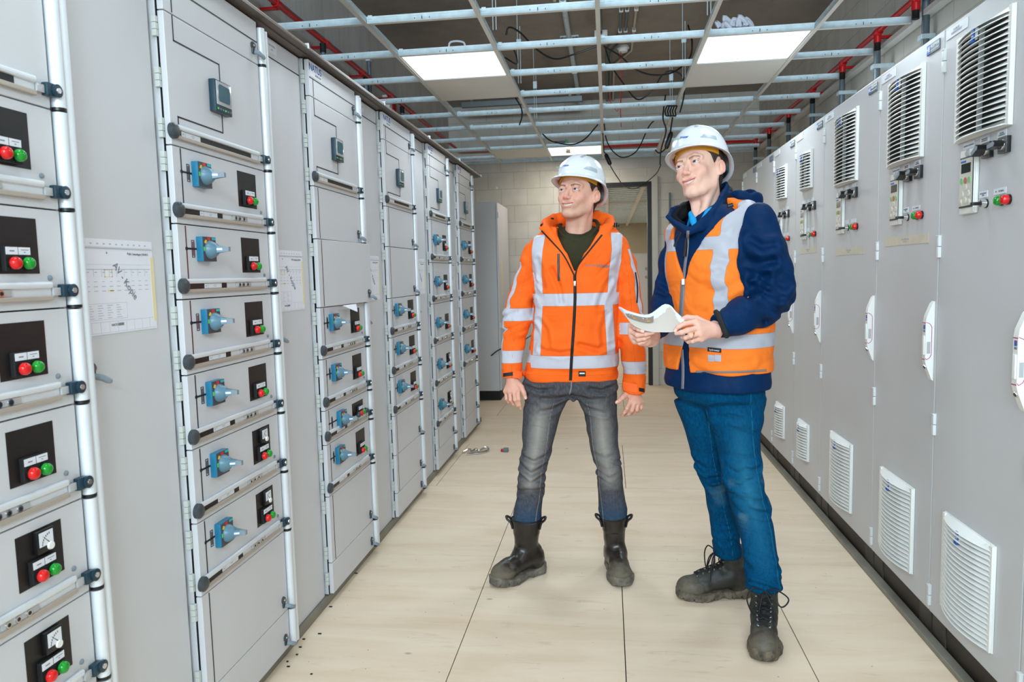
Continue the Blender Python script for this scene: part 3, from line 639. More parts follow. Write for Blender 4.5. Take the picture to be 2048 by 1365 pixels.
def paper(root):
    m = MB(); m.bbox(0.0, 0.275, 0.0, 0.0016, 0.0, 0.232, 'paper', 0.0003)
    def l(a, b, c, e, mt='print_faint'): m.box(a, b, -0.0003, 0.0002, c, e, mt)
    l(0.004, 0.27, 0.212, 0.2128); l(0.004, 0.27, 0.158, 0.1588, 'print_grey'); l(0.004, 0.27, 0.1700, 0.1704)
    for k in range(11): l(0.012+0.023*k, 0.018+0.023*k, 0.2185, 0.222, 'print_faint')
    l(0.09, 0.094, 0.196, 0.201, 'print_grey'); l(0.17, 0.174, 0.196, 0.201, 'print_grey')
    for k in range(9):
        x = 0.012+0.028*k
        l(x, x+0.0006, 0.140, 0.158, 'print_faint'); l(x+0.004, x+0.012, 0.150, 0.152); l(x, x+0.010, 0.128, 0.1292); l(x-0.002, x+0.012, 0.116, 0.1176); l(x-0.002, x+0.012, 0.105, 0.1066)
    l(0.078, 0.108, 0.139, 0.1412, 'tape_yellow'); l(0.078, 0.108, 0.156, 0.1578, 'tape_yellow'); l(0.078, 0.0805, 0.139, 0.158, 'tape_yellow'); l(0.1055, 0.108, 0.139, 0.158, 'tape_yellow'); l(0.085, 0.110, 0.1035, 0.108, 'tape_yellow')
    for z in (0.075, 0.036): l(0.006, 0.155, z, z+0.0006, 'print_faint')
    l(0.006, 0.0066, 0.036, 0.075); l(0.1545, 0.1551, 0.036, 0.075)
    for a in range(4):
        for b in range(6): l(0.012+0.034*a, 0.012+0.034*a+0.012+0.004*((a+b) % 3), 0.0695-0.006*b, 0.0708-0.006*b)
    l(0.006, 0.27, 0.030, 0.0306); l(0.006, 0.27, 0.004, 0.0046)
    for k in range(8): l(0.02+0.032*k, 0.0204+0.032*k, 0.004, 0.030)
    l(0.120, 0.138, 0.018, 0.025, 'print_grey')
    m.box(0.262, 0.277, -0.0006, 0.0002, 0.02, 0.19, 'tape_yellow')
    m.box(0.0, 0.272, -0.0010, 0.0002, 0.2085, 0.2105, 'clear_plastic')
    return m
def cable_cab(k, y0, label, x0=0.612, x1=0.980, sheet=None):
    root = thing('cable_cabinet', label, 'cabinet', (XL, y0, 0), PI/2, 'cable cabinets of the left row')
    MB().bbox(x0, x1, 0.051, 0.60, ZB-0.005, ZT, 'cabinet_side', 0.003).build('body', root)
    d = MB().bbox(x0+0.002, x1-0.002, 0.034, 0.050, ZB-0.005, ZT, DOORMAT, 0.0022).build('door', root)
    if k < 9:
        m = MB(); m.bbox(x0+0.085, x0+0.165, 0.0328, 0.0342, 2.228, 2.270, 'label_white', 0.0005); m.build('name_plate', d)
        text('plate_lettering', '+00-HVI0%sA' % ('ABCDEF'[k]), 0.011, (x0+0.125, 0.0324, 2.254), 'print_faint', d); text('plate_lettering', '+1E', 0.011, (x0+0.125, 0.0324, 2.240), 'print_faint', d)
        MB().box(x0+0.004, x1-0.004, 0.0331, 0.0346, 2.2065, 2.211, 'line_black').build('mimic_line', d)
        part('lock2', 'swivel_lock', d, (x0+0.045, 0.034, 1.20), b_lock)
    m = MB(); m.cyl((x0-0.012, -0.002, ZB), (x0-0.012, -0.002, ZT-0.02), 0.0125, 'alu', n=20); m.bbox(x0-0.014, x0+0.01, 0.004, 0.04, ZB, ZT-0.02, 'alu', 0.002); m.build('edge_profile', root, smooth=True)
    MB().cyl((x0-0.012, 0.002, ZB-0.006), (x0-0.012, 0.002, ZB), 0.012, 'black_plastic', n=20).cyl((x0-0.012, 0.002, ZT-0.02), (x0-0.012, 0.002, ZT-0.014), 0.012, 'black_plastic', n=20).build('end_cap', root, smooth=True)
    return root
S216 = [2.134, 1.775, 1.560, 1.348, 1.133, 0.917, 0.700, 0.482, 0.187, ZB]
COLS = [
 ('A', 0.930, [('t',), ('m',), ('s', 0), ('s', 0), ('s', 0), ('s', 0), ('s', 1), ('b',), ('b',)], [2.134, 1.775, 1.560, 1.348, 1.133, 0.917, 0.700-0.218+0.218, 0.482, ZB]),
 ('B', 1.925, None, None), ('C', 2.917, None, None), ('D', 3.908, None, None), ('E', 4.903, None, None), ('F', 5.902, None, None)]
LAY = {
 'A': [(2.134, ZT, 't'), (1.775, 2.134, 'm'), (1.560, 1.775, 's0'), (1.348, 1.560, 's0'), (1.133, 1.348, 's0'), (0.917, 1.133, 's0'), (0.700, 0.917, 's1'), (0.482, 0.700, 's1'), (0.187, 0.482, 'b'), (ZB, 0.187, 'b')],
 'B': [(2.134, ZT, 't'), (1.775, 2.134, 'm'), (1.560, 1.775, 's0'), (1.348, 1.560, 'r0'), (1.133, 1.348, 'r0'), (0.917, 1.133, 's0'), (0.700, 0.917, 's1'), (0.482, 0.700, 's1'), (0.187, 0.482, 'b'), (ZB, 0.187, 'b')],
 'C': [(2.134, ZT, 'tl'), (1.775, 2.134, 'm'), (1.560, 1.775, 'b'), (1.276, 1.560, 'o'), (1.058, 1.276, 's0'), (0.840, 1.058, 's0'), (0.694, 0.840, 's2'), (0.471, 0.694, 's0'), (0.182, 0.471, 'b'), (ZB, 0.182, 'b')],
 'D': [(2.134, ZT, 'tl'), (1.778, 2.134, 'm'), (1.560, 1.778, 'b'), (1.277, 1.560, 'b'), (1.060, 1.277, 's0'), (0.840, 1.060, 's0'), (0.621, 0.840, 's0'), (0.399, 0.621, 'b'), (0.182, 0.399, 'b'), (ZB, 0.182, 'b')],
 'E': [(2.134, ZT, 'tl'), (1.775, 2.134, 'm'), (1.485, 1.775, 's0'), (1.201, 1.485, 's0'), (0.911, 1.201, 's0'), (0.617, 0.911, 's1'), (0.334, 0.617, 's1'), (0.184, 0.334, 'b'), (ZB, 0.184, 'b')],
 'F': [(2.134, ZT, 'tl'), (1.772, 2.134, 'm'), (1.483, 1.772, 's0'), (1.203, 1.483, 's0'), (0.910, 1.203, 's0'), (0.623, 0.910, 's0'), (0.399, 0.623, 'b'), (0.200, 0.399, 'b'), (ZB, 0.200, 'b')]}
LBL = {'A': 'grey switchgear cabinet cut off by the left edge of the photo, nearest the camera',
 'B': 'grey switchgear cabinet with six blue rotary switches, second from the camera on the left',
 'C': 'grey switchgear cabinet with a blank door ajar and a narrow drawer, third on the left',
 'D': 'grey switchgear cabinet with three switches between blank doors, fourth on the left',
 'E': 'grey switchgear cabinet with five tall switch doors, fifth on the left',
 'F': 'grey switchgear cabinet farthest along the left row with four tall switch doors'}
CL = {'A': 'tall plain cable cabinet with a taped wiring sheet, nearest the camera on the left', 'B': 'tall plain cable cabinet between the six-switch cabinet and the cabinet with the ajar door',
 'C': 'tall plain cable cabinet right of the cabinet with the ajar door', 'D': 'tall plain cable cabinet between the fourth and fifth switchgear cabinets', 'E': 'tall plain cable cabinet between the last two switchgear cabinets', 'F': 'plain cable cabinet ending the left row'}
DW = 0.553
for ci, c in enumerate('ABCDEF'):
    y0 = dict((q[0], q[1]) for q in COLS)[c]
    root = thing('switchgear_cabinet', LBL[c], 'cabinet', (XL, y0, 0), PI/2, 'switchgear cabinets of the left row')
    MB().bbox(-0.001, 0.586, 0.022, 0.60, ZB-0.003, ZT+0.002, 'cabinet_side', 0.003).box(0.0, 0.56, 0.0205, 0.0218, ZB, ZT, 'dark_gap').build('body', root)
    tb = MB(); rg = MB(); xt, yt, rt = 0.5705, -0.004, 0.0145
    for z0, z1, kd in LAY[c]:
        if kd[0] == 't': top_door(root, z0, z1, DW, 'l' in kd)
        elif kd == 'm': meter_door(root, z0, z1, DW)
        elif kd == 'b': blank_door(root, z0, z1, DW, line=True)
        elif kd == 'o': dd_ = blank_door(root, z0, z1, DW, y=-0.002, wide=0.036); dd_['label'] = 'blank door standing slightly ajar'; dd_.rotation_euler = (0, 0, -0.052)
        elif kd == 's2': switch_door(root, z0, z1, DW)
        else: switch_door(root, z0, z1, DW, int(kd[1]), kd[0] == 'r')
        if kd == 'o': continue
        top = z1-0.004 if kd[0] != 't' else z1-0.018
        t = MB(); t.cyl((xt, yt, z0+0.006), (xt, yt, top), rt, 'alu', n=22); t.build('grip_tube', root, smooth=True)
        t = MB(); t.cyl((xt, yt, z0-0.001), (xt, yt, z0+0.0055), rt+0.001, 'black_plastic', n=20); t.bbox(xt-0.02, xt, yt+0.002, 0.0, z0-0.001, z0+0.0055, 'black_plastic', 0.001)
        t.build('tube_ring', root, smooth=True)
    MB().bbox(0.5555, 0.586, 0.008, 0.0215, ZB, ZT-0.02, 'alu', 0.002).build('edge_profile', root)
    cc = cable_cab(ci, y0, CL[c]) if c != 'F' else cable_cab(ci, y0, CL[c], x1=0.90)
    if c != 'F':
        sx = 0.648 if c != 'B' else 0.640
        s = tag(paper(root).build('wiring_sheet'), dict(A='printed wiring sheet taped on the nearest cable cabinet', B='printed wiring sheet taped right of the six-switch cabinet', C='printed wiring sheet taped on the third cable cabinet', D='printed wiring sheet taped on the fourth cable cabinet', E='printed wiring sheet on the fifth cable cabinet beside the last switchgear cabinet')[c], 'sheet', 'wiring sheets taped on the left row')
        s.location = (XL-0.0345+0.0022, y0+sx, 1.275); s.rotation_euler = (0, 0, PI/2)
        text('sheet_lettering', 'AV - Kopie', 0.026, (0.155, -0.0006, 0.128), 'print_grey', s, roll=0.85)
        text('sheet_lettering', 'NATUS', 0.009, (0.105, -0.0006, 0.021), 'print_grey', s)
        text('sheet_lettering', 'BFL Unterlagen | 03.04.2', 0.008, (0.215, -0.0006, 0.197), 'print_grey', s)
# white slip sticking out under the ajar door of the third cabinet
sl = MB(); sl.add([(0.20, -0.024, 1.2745), (0.36, -0.030, 1.2745), (0.33, -0.044, 1.250), (0.315, -0.050, 1.240), (0.20, -0.024, 1.2758), (0.36, -0.030, 1.2758), (0.33, -0.045, 1.2515), (0.315, -0.051, 1.2415)], [(0, 1, 2, 3), (7, 6, 5, 4), (0, 4, 5, 1), (1, 5, 6, 2), (2, 6, 7, 3), (3, 7, 4, 0)], 'paper')
s = tag(sl.build('paper_slip'), 'folded white paper slip sticking out under the ajar door', 'paper'); s.location = (XL, 2.917, 0); s.rotation_euler = (0, 0, PI/2)
# trunking over the row, base rail under it
m = MB(); ye = 6.82
m.box(XL-0.60, XL+0.004, 0.93, ye, ZT+0.006, ZT+0.012, 'cover_brown'); m.bbox(XL-0.004, XL+0.036, 0.93, ye, ZT+0.010, ZT+0.014, 'cover_brown', 0.001); m.bbox(XL+0.031, XL+0.036, 0.93, ye, ZT+0.0145, ZT+0.022, 'cover_lip', 0.001); m.bbox(XL+0.018, XL+0.030, 0.93, ye, ZT+0.0145, ZT+0.026, 'cover_brown', 0.002)
for k in range(6): y = 1.9+0.995*k+0.93; m.bbox(XL+0.026, XL+0.040, y, y+0.010, ZT+0.012, ZT+0.032, 'alu', 0.001)
tag(m.build('cover_strip'), 'long brown metal cover strip along the top of the left row', 'strip')
tag(MB().bbox(XL-0.58, XL-0.022, 0.94, 6.80, 0.001, ZB-0.006, 'base_steel', 0.002).build('base_rail'), 'dull steel base rail under the left row of cabinets', 'rail')
# narrow cabinet standing at the back
t = thing('narrow_cabinet', 'narrow grey cabinet on a black plinth at the back left corner', 'cabinet', (-1.75, 7.95, 0))
MB().bbox(0, 0.555, 0, 0.86, 0.105, 2.17, 'cabinet_side', 0.003).build('body', t); MB().bbox(0.557, 0.577, 0.01, 0.85, 0.11, 2.165, 'cabinet_paint', 0.003).build('door', t)
MB().box(0.01, 0.56, 0.01, 0.85, 0.0, 0.105, 'black_matte').build('plinth', t)
for z in (0.8, 1.5, 2.0): MB().bbox(0.577, 0.59, 0.0, 0.02, z, z+0.06, 'hinge_white', 0.001).build('hinge', t)
MB().box(0.5768, 0.5775, 0.18, 0.27, 1.15, 1.55, 'tape_yellow').build('tape', t)
tag(MB().tube(spl([(-1.28, 7.93, .50), (-1.2, 7.9, .56), (-1.1, 7.9, .60), (-0.98, 7.95, .63), (-.9, 8.6, .66)]), 0.006, 'cable_black').build('cable', smooth=True), 'thin dark cable sagging in front of the narrow back cabinet', 'cable')
# debris by the last cabinets
m = MB(); r3 = random.Random(5)
tag(MB().tube(spl([(-1.14, 5.55, .012), (-1.10, 5.62, .02), (-1.07, 5.55, .02), (-1.05, 5.63, .02), (-1.02, 5.56, .02), (-1.0, 5.64, .02), (-.97, 5.68, .02), (-.95, 5.62, .015), (-.99, 5.55, .01), (-1.1, 5.5, .01)]), 0.008, 'chrome', 8).build('chain', smooth=True), 'small heap of metal chain on the floor by the left row', 'chain')
tag(MB().bbox(-0.83, -0.79, 5.6, 5.64, 0.001, 0.03, 'pipe_grey', 0.004).bbox(-0.85, -0.83, 5.61, 5.64, 0.001, 0.022, 'pipe_red', 0.003).build('connector'), 'tiny grey and red connector lying on the floor beside the chain', 'connector')
scr = [(at(px, py, Z=0)) for px, py in ((594, 1311), (607, 1280), (638, 1269), (575, 1325), (576, 1335), (660, 1215), (623, 1350), (600, 1296), (711, 1148), (585, 1290))]
for k, p in enumerate(scr): m.bbox(p.x-0.004, p.x+0.004+0.003*(k % 3), p.y-0.003, p.y+0.003, 0.0005, 0.004, 'black_plastic', 0.001)
tag(m.build('scraps'), 'scattered dark cable scraps and dust on the floor by the left cabinets', 'scraps', kind='stuff')
# ================================================================ right row of drive cabinets
XR, RB, RT = 1.177, 0.105, 2.2085
def b_grill(w, h, n):
    def f(m):
        fr = 0.022
        m.bbox(-w/2, w/2, -0.006, -0.0005, -h/2, h/2, 'white_plastic', 0.002)
        m.box(-w/2+fr, w/2-fr, -0.0066, -0.0058, -h/2+fr, h/2-fr, 'plate_black')
        def dep(u): return 0.012+0.028*(1-(2*u-1)**2)
        K = 12
        us = [i/K for i in range(K+1)]
        def sweep(z_b, z_f, th, d0, full=False):
            vs = []; 
            for u in us:
                x = -w/2+0.006+u*(w-0.012); d = dep(u)
                vs += [(x, -d0, z_b+th), (x, -d, z_f+th*0.6), (x, -d-0.0012, z_f), (x, -d0, z_b)]
            fs = []
            for i in range(K):
                for q in range(4): fs.append((i*4+q, i*4+(q+1) % 4, (i+1)*4+(q+1) % 4, (i+1)*4+q))
            fs += [(3, 2, 1, 0), tuple(K*4+q for q in range(4))]
            m.add(vs, fs, 'white_plastic')
        H = h-2*0.018; st = H/n
        for k in range(n): z = -h/2+0.018+st*(k+0.5); sweep(z+0.30*st, z-0.34*st, st*0.30, 0.006)
        sweep(h/2-0.003, h/2-0.020, 0.002, 0.004); sweep(-h/2+0.010, -h/2+0.004, 0.006, 0.004)
        for s in (-1, 1):
            x0 = s*(w/2-0.002); x1 = s*(w/2-0.019)
            m.box(min(x0, x1), max(x0, x1), -0.014, -0.004, -h/2+0.002, h/2-0.002, 'white_plastic')
        m.box(-0.002, 0.002, -0.022, -0.006, -h/2+0.01, h/2-0.02, 'white_plastic')
    return f
def b_clip(m):
    m.prism([(-0.020, 0.012), (0.020, 0.012), (0.013, -0.022), (-0.013, -0.022)], lambda u, v, d: (u, d, v), -0.034, -0.028, 'white_plastic')
    m.bbox(-0.009, 0.009, -0.037, -0.033, -0.022, 0.014, 'logo_blue', 0.001); m.bbox(-0.010, 0.010, -0.042, -0.034, -0.029, -0.020, 'print_blue', 0.001)
    for k in range(3): m.box(-0.005, 0.005, -0.0375, -0.037, 0.006-0.008*k, 0.009-0.008*k, 'label_white')
def b_keypad(m):
    m.bbox(-0.053, 0.053, -0.012, -0.0005, -0.104, 0.104, 'white_plastic', 0.004)
    m.bbox(-0.046, 0.046, -0.016, -0.012, -0.084, 0.080, 'dark_cap', 0.002); m.box(-0.042, 0.042, -0.0172, -0.0158, -0.078, 0.074, 'key_cream')
    m.box(-0.030, 0.032, -0.018, -0.0172, 0.028, 0.058, 'screen_dark'); m.box(-0.034, 0.0, -0.018, -0.0172, 0.062, 0.068, 'logo_blue')
    m.lathe((0.0, -0.012, 0.091), (0, -1, 0), [(0, 0.012), (0.004, 0.012), (0.0045, 0.008)], 'clear_plastic', 16)
    for x, mt in ((-0.025, 'button_green'), (0, 'button_red'), (0.025, 'button_green')): m.lathe((x, -0.017, 0.004), (0, -1, 0), [(0, 0.011), (0.002, 0.010)], mt, 16)
    for a in range(4): m.lathe((0.021*math.cos(a*PI/2), -0.017, -0.040+0.021*math.sin(a*PI/2)), (0, -1, 0), [(0, 0.011), (0.0016, 0.0105)], 'tape_beige', 16); m.lathe((0.021*math.cos(a*PI/2), -0.0186, -0.040+0.021*math.sin(a*PI/2)), (0, -1, 0), [(0, 0.0095), (0.0004, 0.0093)], 'key_cream', 16)
    for x in (-0.028, 0.026): m.lathe((x, -0.017, -0.066), (0, -1, 0), [(0, 0.010), (0.0016, 0.0095)], 'tape_beige', 14); m.lathe((x, -0.0186, -0.066), (0, -1, 0), [(0, 0.0085), (0.0004, 0.008)], 'key_cream', 14)
    m.bbox(0.049, 0.053, -0.016, -0.012, -0.10, 0.10, 'white_plastic', 0.001)
def b_rot(ang):
    def f(m):
        m.bbox(-0.024, 0.024, -0.013, -0.0005, -0.024, 0.024, 'black_plastic', 0.001); m.box(-0.0235, 0.0235, -0.0145, -0.013, -0.0235, 0.0235, 'steel_dark')
        m.lathe((0, -0.014, 0), (0, -1, 0), [(0, 0.016), (0.006, 0.015)], 'chrome', 20)
        c, s = math.cos(ang), math.sin(ang)
        P = [(-0.022, -0.007), (0.018, -0.009), (0.026, 0.0), (0.018, 0.009), (-0.022, 0.007)]
        P = [(c*u-s*v, s*u+c*v) for u, v in P]
        m.prism(P, lambda u, v, d: (u, d, v), -0.046, -0.019, 'black_plastic'); m.prism([(u*0.85, v*0.8) for u, v in P], lambda u, v, d: (u, d, v), -0.0475, -0.046, 'handle_grey')
    return f
def b_key(m):
    m.lathe((0, 0, 0), (0, -1, 0), [(0, 0.014), (0.004, 0.014)], 'black_plastic', 18); m.lathe((0, -0.004, 0), (0, -1, 0), [(0, 0.0125), (0.014, 0.011)], 'chrome', 18)
    m.bbox(-0.008, 0.008, -0.045, -0.016, -0.005, 0.005, 'black_plastic', 0.002)
def b_biglamp(mat):
    def f(m):
        m.lathe((0, 0, 0), (0, -1, 0), [(0, 0.0155), (0.006, 0.0155)], 'black_plastic', 20); m.lathe((0, -0.006, 0), (0, -1, 0), [(0, 0.0142), (0.010, 0.0142), (0.016, 0.011), (0.018, 0.006)], mat, 20)
    return f
def b_handle(m):
    prof = [(-0.146, 0.0005), (-0.140, 0.007), (-0.085, 0.027), (-0.070, 0.030), (0.070, 0.030), (0.092, 0.027), (0.138, 0.009), (0.146, 0.0005)]
    m.prism(prof, lambda u, v, d: (d, -v, u), -0.013, 0.013, 'white_plastic')
    # magenta outline and grip recess on the visible side, tile on the front
    o = [(-0.062, 0.029), (-0.068, 0.025), (-0.060, 0.014), (-0.048, 0.009), (0.052, 0.009), (0.064, 0.016), (0.070, 0.029)]
    for a, b in zip(o[:-1], o[1:]):
        m.tube([(0.0132, -a[1], a[0]), (0.0132, -b[1], b[0])], 0.0011, 'magenta', 6)
    m.box(0.0126, 0.0136, -0.025, -0.013, -0.045, -0.002, 'clear_plastic')
    m.box(-0.0125, 0.0125, -0.0308, -0.0298, 0.0655, 0.0685, 'magenta'); m.box(-0.0125, 0.0125, -0.0308, -0.0298, -0.0685, -0.0655, 'magenta')
    m.box(-0.006, 0.008, -0.0308, -0.0298, 0.044, 0.060, 'logo_blue'); m.box(0.000, 0.008, -0.0311, -0.0306, 0.052, 0.060, 'magenta'); m.box(-0.006, 0.008, -0.0308, -0.0298, 0.034, 0.041, 'print_grey')
    m.bbox(-0.008, 0.008, -0.034, -0.0295, -0.050, 0.020, 'white_plastic', 0.002)
    m.lathe((0, -0.0235, -0.095), (0, -1, -0.5), [(0, 0.010), (0.004, 0.010)], 'chrome', 16); m.lathe((0, -0.0272, -0.097), (0, -1, -0.5), [(0, 0.006), (0.001, 0.0055)], 'black_plastic', 12)
def b_rhinge(m):
    m.bbox(-0.012, 0.004, -0.010, 0.010, -0.039, -0.001, 'hinge_white', 0.002); m.bbox(-0.012, 0.004, -0.010, 0.010, 0.001, 0.039, 'hinge_white', 0.002); m.bbox(-0.013, 0.005, -0.012, 0.010, 0.036, 0.040, 'hinge_white', 0.001)
def b_nameplate(m):
    m.bbox(-0.052, 0.052, -0.005, -0.0005, -0.018, 0.018, 'logo_grey', 0.002); m.bbox(-0.050, -0.022, -0.0058, -0.004, -0.0165, 0.0165, 'logo_blue', 0.001)
def b_tape(w):
    def f(m):
        r = random.Random(11); n = 10; top = [(-w/2+w*i/n, 0.018+r.uniform(-.001, .001)) for i in range(n+1)]; bot = [(-w/2+w*i/n+0.004, -0.018+r.uniform(-.001, .001)) for i in range(n, -1, -1)]
        m.prism(top+bot, lambda u, v, d: (u, d, v), -0.0008, 0.0002, 'tape_beige')
    return f
KR = [(2.825, 0.61), (3.434, 0.609), (4.262, 0.828), (4.869, 0.607), (5.480, 0.611), (6.09, 0.61), (6.70, 0.61), (2.215, 0.61)]
KL = ['grey drive cabinet on the right nearest to full view, with keypad and two rotary switches', 'grey drive cabinet second on the right, left of the nearest full one', 'extra wide grey drive cabinet, third on the right',
 'grey drive cabinet with a small upper grille right of the blue sleeve', 'grey drive cabinet with a small upper grille just beside the blue sleeve', 'grey cabinet mostly hidden behind the man in blue', 'last grey cabinet of the right row behind the man in blue', 'grey cabinet cut off by the right edge of the photo']
for k, (y1, w) in enumerate(KR):
    root = thing('drive_cabinet', KL[k], 'cabinet', (XR, y1, 0), -PI/2, 'drive cabinets of the right row')
    MB().bbox(0.001, w-0.001, 0.022, 0.56, RB, RT-0.002, 'right_paint', 0.003).box(0.0, w, 0.0205, 0.0215, RB+0.01, RT-0.01, 'right_paint').build('body', root)
    g = 0.003
    d = MB().bbox(g, w-g, 0, 0.020, RB, RT, 'right_paint', 0.003).build('door', root)
    for z in (2.098, 1.456, 0.812, 0.168): part('rhinge', 'hinge', d, (0.014, 0, z), b_rhinge)
    if k in (5, 6):
        pass
    else: part('rhandle', 'door_handle', d, (w-0.030, 0, 1.114), b_handle)
    xo = 0.10 if k == 2 else 0.0
    if k == 7: xo = 0
    if k < 5 or k == 7:
        big = k in (0, 1, 2, 7)
        if big: part('grill', 'vent_grille', d, (0.292+xo, 0, 1.967), b_grill(0.344, 0.345, 18)); gz, gh = 1.967, 0.345
        else: part('grills', 'vent_grille', d, (0.275, 0, 1.958), b_grill(0.235, 0.222, 11)); gz, gh = 1.958, 0.222
        gx = 0.292+xo if big else 0.275
        part('clip', 'grille_clip', d, (gx-0.01, 0, gz+gh/2-0.030), b_clip)
        if big: part('grill', 'vent_grille', d, (0.292+xo, 0, 0.352), b_grill(0.344, 0.345, 18)); part('clip', 'grille_clip', d, (0.292+xo-0.01, 0, 0.352+0.142), b_clip)
        else: part('grills', 'vent_grille', d, (0.275, 0, 0.345), b_grill(0.235, 0.222, 11)); part('clip', 'grille_clip', d, (0.265, 0, 0.345+0.081), b_clip)
        part('keypad', 'keypad_panel', d, (0.222+xo, 0, 1.660), b_keypad)
        part('rot1', 'rotary_switch', d, (0.336+xo, 0, 1.742), b_rot(0.5)); part('rot2', 'rotary_switch', d, (0.434+xo, 0, 1.742), b_rot(0.15))
        part('key', 'key_switch', d, (0.326+xo, 0, 1.580), b_key)
        part('rlg', 'green_lamp', d, (0.420+xo, 0, 1.580), b_biglamp('lamp_green')); part('rlr', 'red_lamp', d, (0.458+xo, 0, 1.580), b_biglamp('lamp_red'))
        for x0, x1, z0, z1, s in ((0.164, 0.238, 1.767, 1.789, 'CONTROL MONITOR'), (0.277, 0.331, 1.768, 1.789, 'FREQUENTIE\nINTERNA/MIS'), (0.380, 0.432, 1.768, 1.789, 'MELDER\nCOMMANDO'), (0.281, 0.334, 1.599, 1.620, 'RESERVE/HND\nHND'), (0.370, 0.442, 1.600, 1.619, 'IN     STORING')):
            MB().bbox(x0+xo, x1+xo, -0.002, -0.0003, z0, z1, 'label_white', 0.0006).build('label_plate', d)
            if k in (0, 1, 7): text('label_lettering', s, 0.0062 if '\n' in s else 0.0072, ((x0+x1)/2+xo, -0.0024, (z0+z1)/2), 'print_grey', d)
    if k != 7:
        part('rlabel', 'name_label', d, (0.092, 0, 2.180), lambda m: m.bbox(-0.076, 0.076, -0.0025, -0.0003, -0.0165, 0.0165, 'label_white', 0.0006), False)
        if k < 3: text('label_lettering', '%s\nVOEDINGSKAST' % ('P-1201.01', 'P-1202.01', 'P-1203.01')[k], 0.0105, (0.092, -0.0030, 2.180), 'print_faint', d)
    part('rname', 'maker_plate', d, (w-0.084, 0, 2.172), b_nameplate, False)
    if k < 5:
        text('plate_lettering', 'HE', 0.024, (w-0.120, -0.0062, 2.172), 'label_white', d, bold=0.0008); text('plate_lettering', 'HUISMAN', 0.016, (w-0.068, -0.0053, 2.178), 'label_white', d, bold=0.0003)
        text('plate_lettering', 'ELEKTROTECHNIEK', 0.0072, (w-0.068, -0.0053, 2.164), 'label_white', d)
    if k in (1, 2, 3, 4):
        tp = tag(MB(), None) if False else None
        m = MB(); b_tape(0.43 if k < 3 else (0.34 if k == 3 else 0.2))(m)
        o = tag(m.build('masking_tape'), {1: 'strip of beige masking tape on the second right cabinet', 2: 'strip of beige masking tape on the extra wide right cabinet', 3: 'strip of beige masking tape on the small-grille cabinet', 4: 'strip of masking tape half hidden by the blue sleeve'}[k], 'tape', 'masking tape strips on the right row')
        o.location = (XR-0.0005, y1-(0.305 if k < 2 else 0.44 if k == 2 else 0.30), 1.491 if k != 2 else 1.466); o.rotation_euler = (0, 0, -PI/2)
        text('tape_lettering', 'GAAT OP NAAM\nKAST A', 0.010, (0, -0.0011, 0), 'print_faint', o, shear=0.2)
# plinths: one per cabinet, with corner pieces
for k, (y1, w) in enumerate(KR):
    root = thing('plinth', 'black sheet metal plinth under the %s' % ['nearest full right cabinet', 'second right cabinet', 'extra wide right cabinet', 'fourth right cabinet', 'fifth right cabinet', 'sixth right cabinet', 'last right cabinet', 'cabinet at the right edge'][k], 'plinth', (XR+0.012, y1, 0), -PI/2, 'black plinths of the right row')
    MB().bbox(0.115, w-0.115, 0.004, 0.02, 0.002, RB-0.002, 'plinth_black', 0.001).box(0.01, w-0.01, 0.03, 0.5, 0.002, RB-0.002, 'black_matte').build('panel', root)
    for x0 in (0.004, w-0.112): MB().bbox(x0, x0+0.108, 0, 0.03, 0.002, RB-0.002, 'plinth_corner', 0.004).build('corner_piece', root)
tag(MB().bbox(1.1465, 1.184, 1.6, 6.7, 0.0005, 0.020, 'base_steel', 0.003).build('floor_strip'), 'dull grey metal edge strip on the floor along the right plinths', 'strip')
# ================================================================ implicit modelling for bodies and clothing
_RM = np.array(cam_matrix()); _F = CAM[0]
def A_(px, py, Y):
    "point seen at pixel (px, py) lying at depth Y"
    d = _RM @ np.array([(px-1024)/_F, -(py-682.5)/_F, -1.0]); k = Y/d[1]
    return np.array([d[0]*k, Y, CAMH+d[2]*k])
def smin(a, b, k):
    h = np.clip(0.5+0.5*(b-a)/k, 0, 1); return b*(1-h)+a*h-k*h*(1-h)
def smax(a, b, k): return -smin(-a, -b, k)
def cap(P, a, b, ra, rb=None):
    rb = ra if rb is None else rb
    a = np.asarray(a, float); b = np.asarray(b, float); ab = b-a; t = np.clip(((P-a)@ab)/max(ab@ab, 1e-12), 0, 1)
    return np.linalg.norm(P-a-t[:, None]*ab, axis=1)-(ra+(rb-ra)*t)
def chain(P, pts, rs, k=0.006):
    d = None
    for i in range(len(pts)-1):
        q = cap(P, pts[i], pts[i+1], rs[i], rs[i+1]); d = q if d is None else smin(d, q, k)
    return d
def ell(P, c, r, R=None):
    p = P-np.asarray(c, float)
    if R is not None: p = p@R
    r = np.asarray(r, float); k0 = np.linalg.norm(p/r, axis=1); k1 = np.linalg.norm(p/(r*r), axis=1)+1e-9
    return k0*(k0-1)/k1
def rbox(P, c, h, r, R=None):
    p = P-np.asarray(c, float)
    if R is not None: p = p@R
    q = np.abs(p)-np.asarray(h, float)+r
    return np.linalg.norm(np.maximum(q, 0), axis=1)+np.minimum(q.max(axis=1), 0)-r
def rotz(a): c, s = math.cos(a), math.sin(a); return np.array([[c, -s, 0], [s, c, 0], [0, 0, 1.0]])
def rotx(a): c, s = math.cos(a), math.sin(a); return np.array([[1, 0, 0], [0, c, -s], [0, s, c.real]])
def roty(a): c, s = math.cos(a), math.sin(a); return np.array([[c, 0, s], [0, 1, 0], [-s, 0, c]])
def _h(i, j, k, s):
    n = (i*374761393+j*668265263+k*2147483647+s*1274126177) & 0xffffffff
    n = ((n ^ (n >> 13))*1274126177) & 0xffffffff
    return ((n ^ (n >> 16)) & 0xffff)/65535.0*2-1
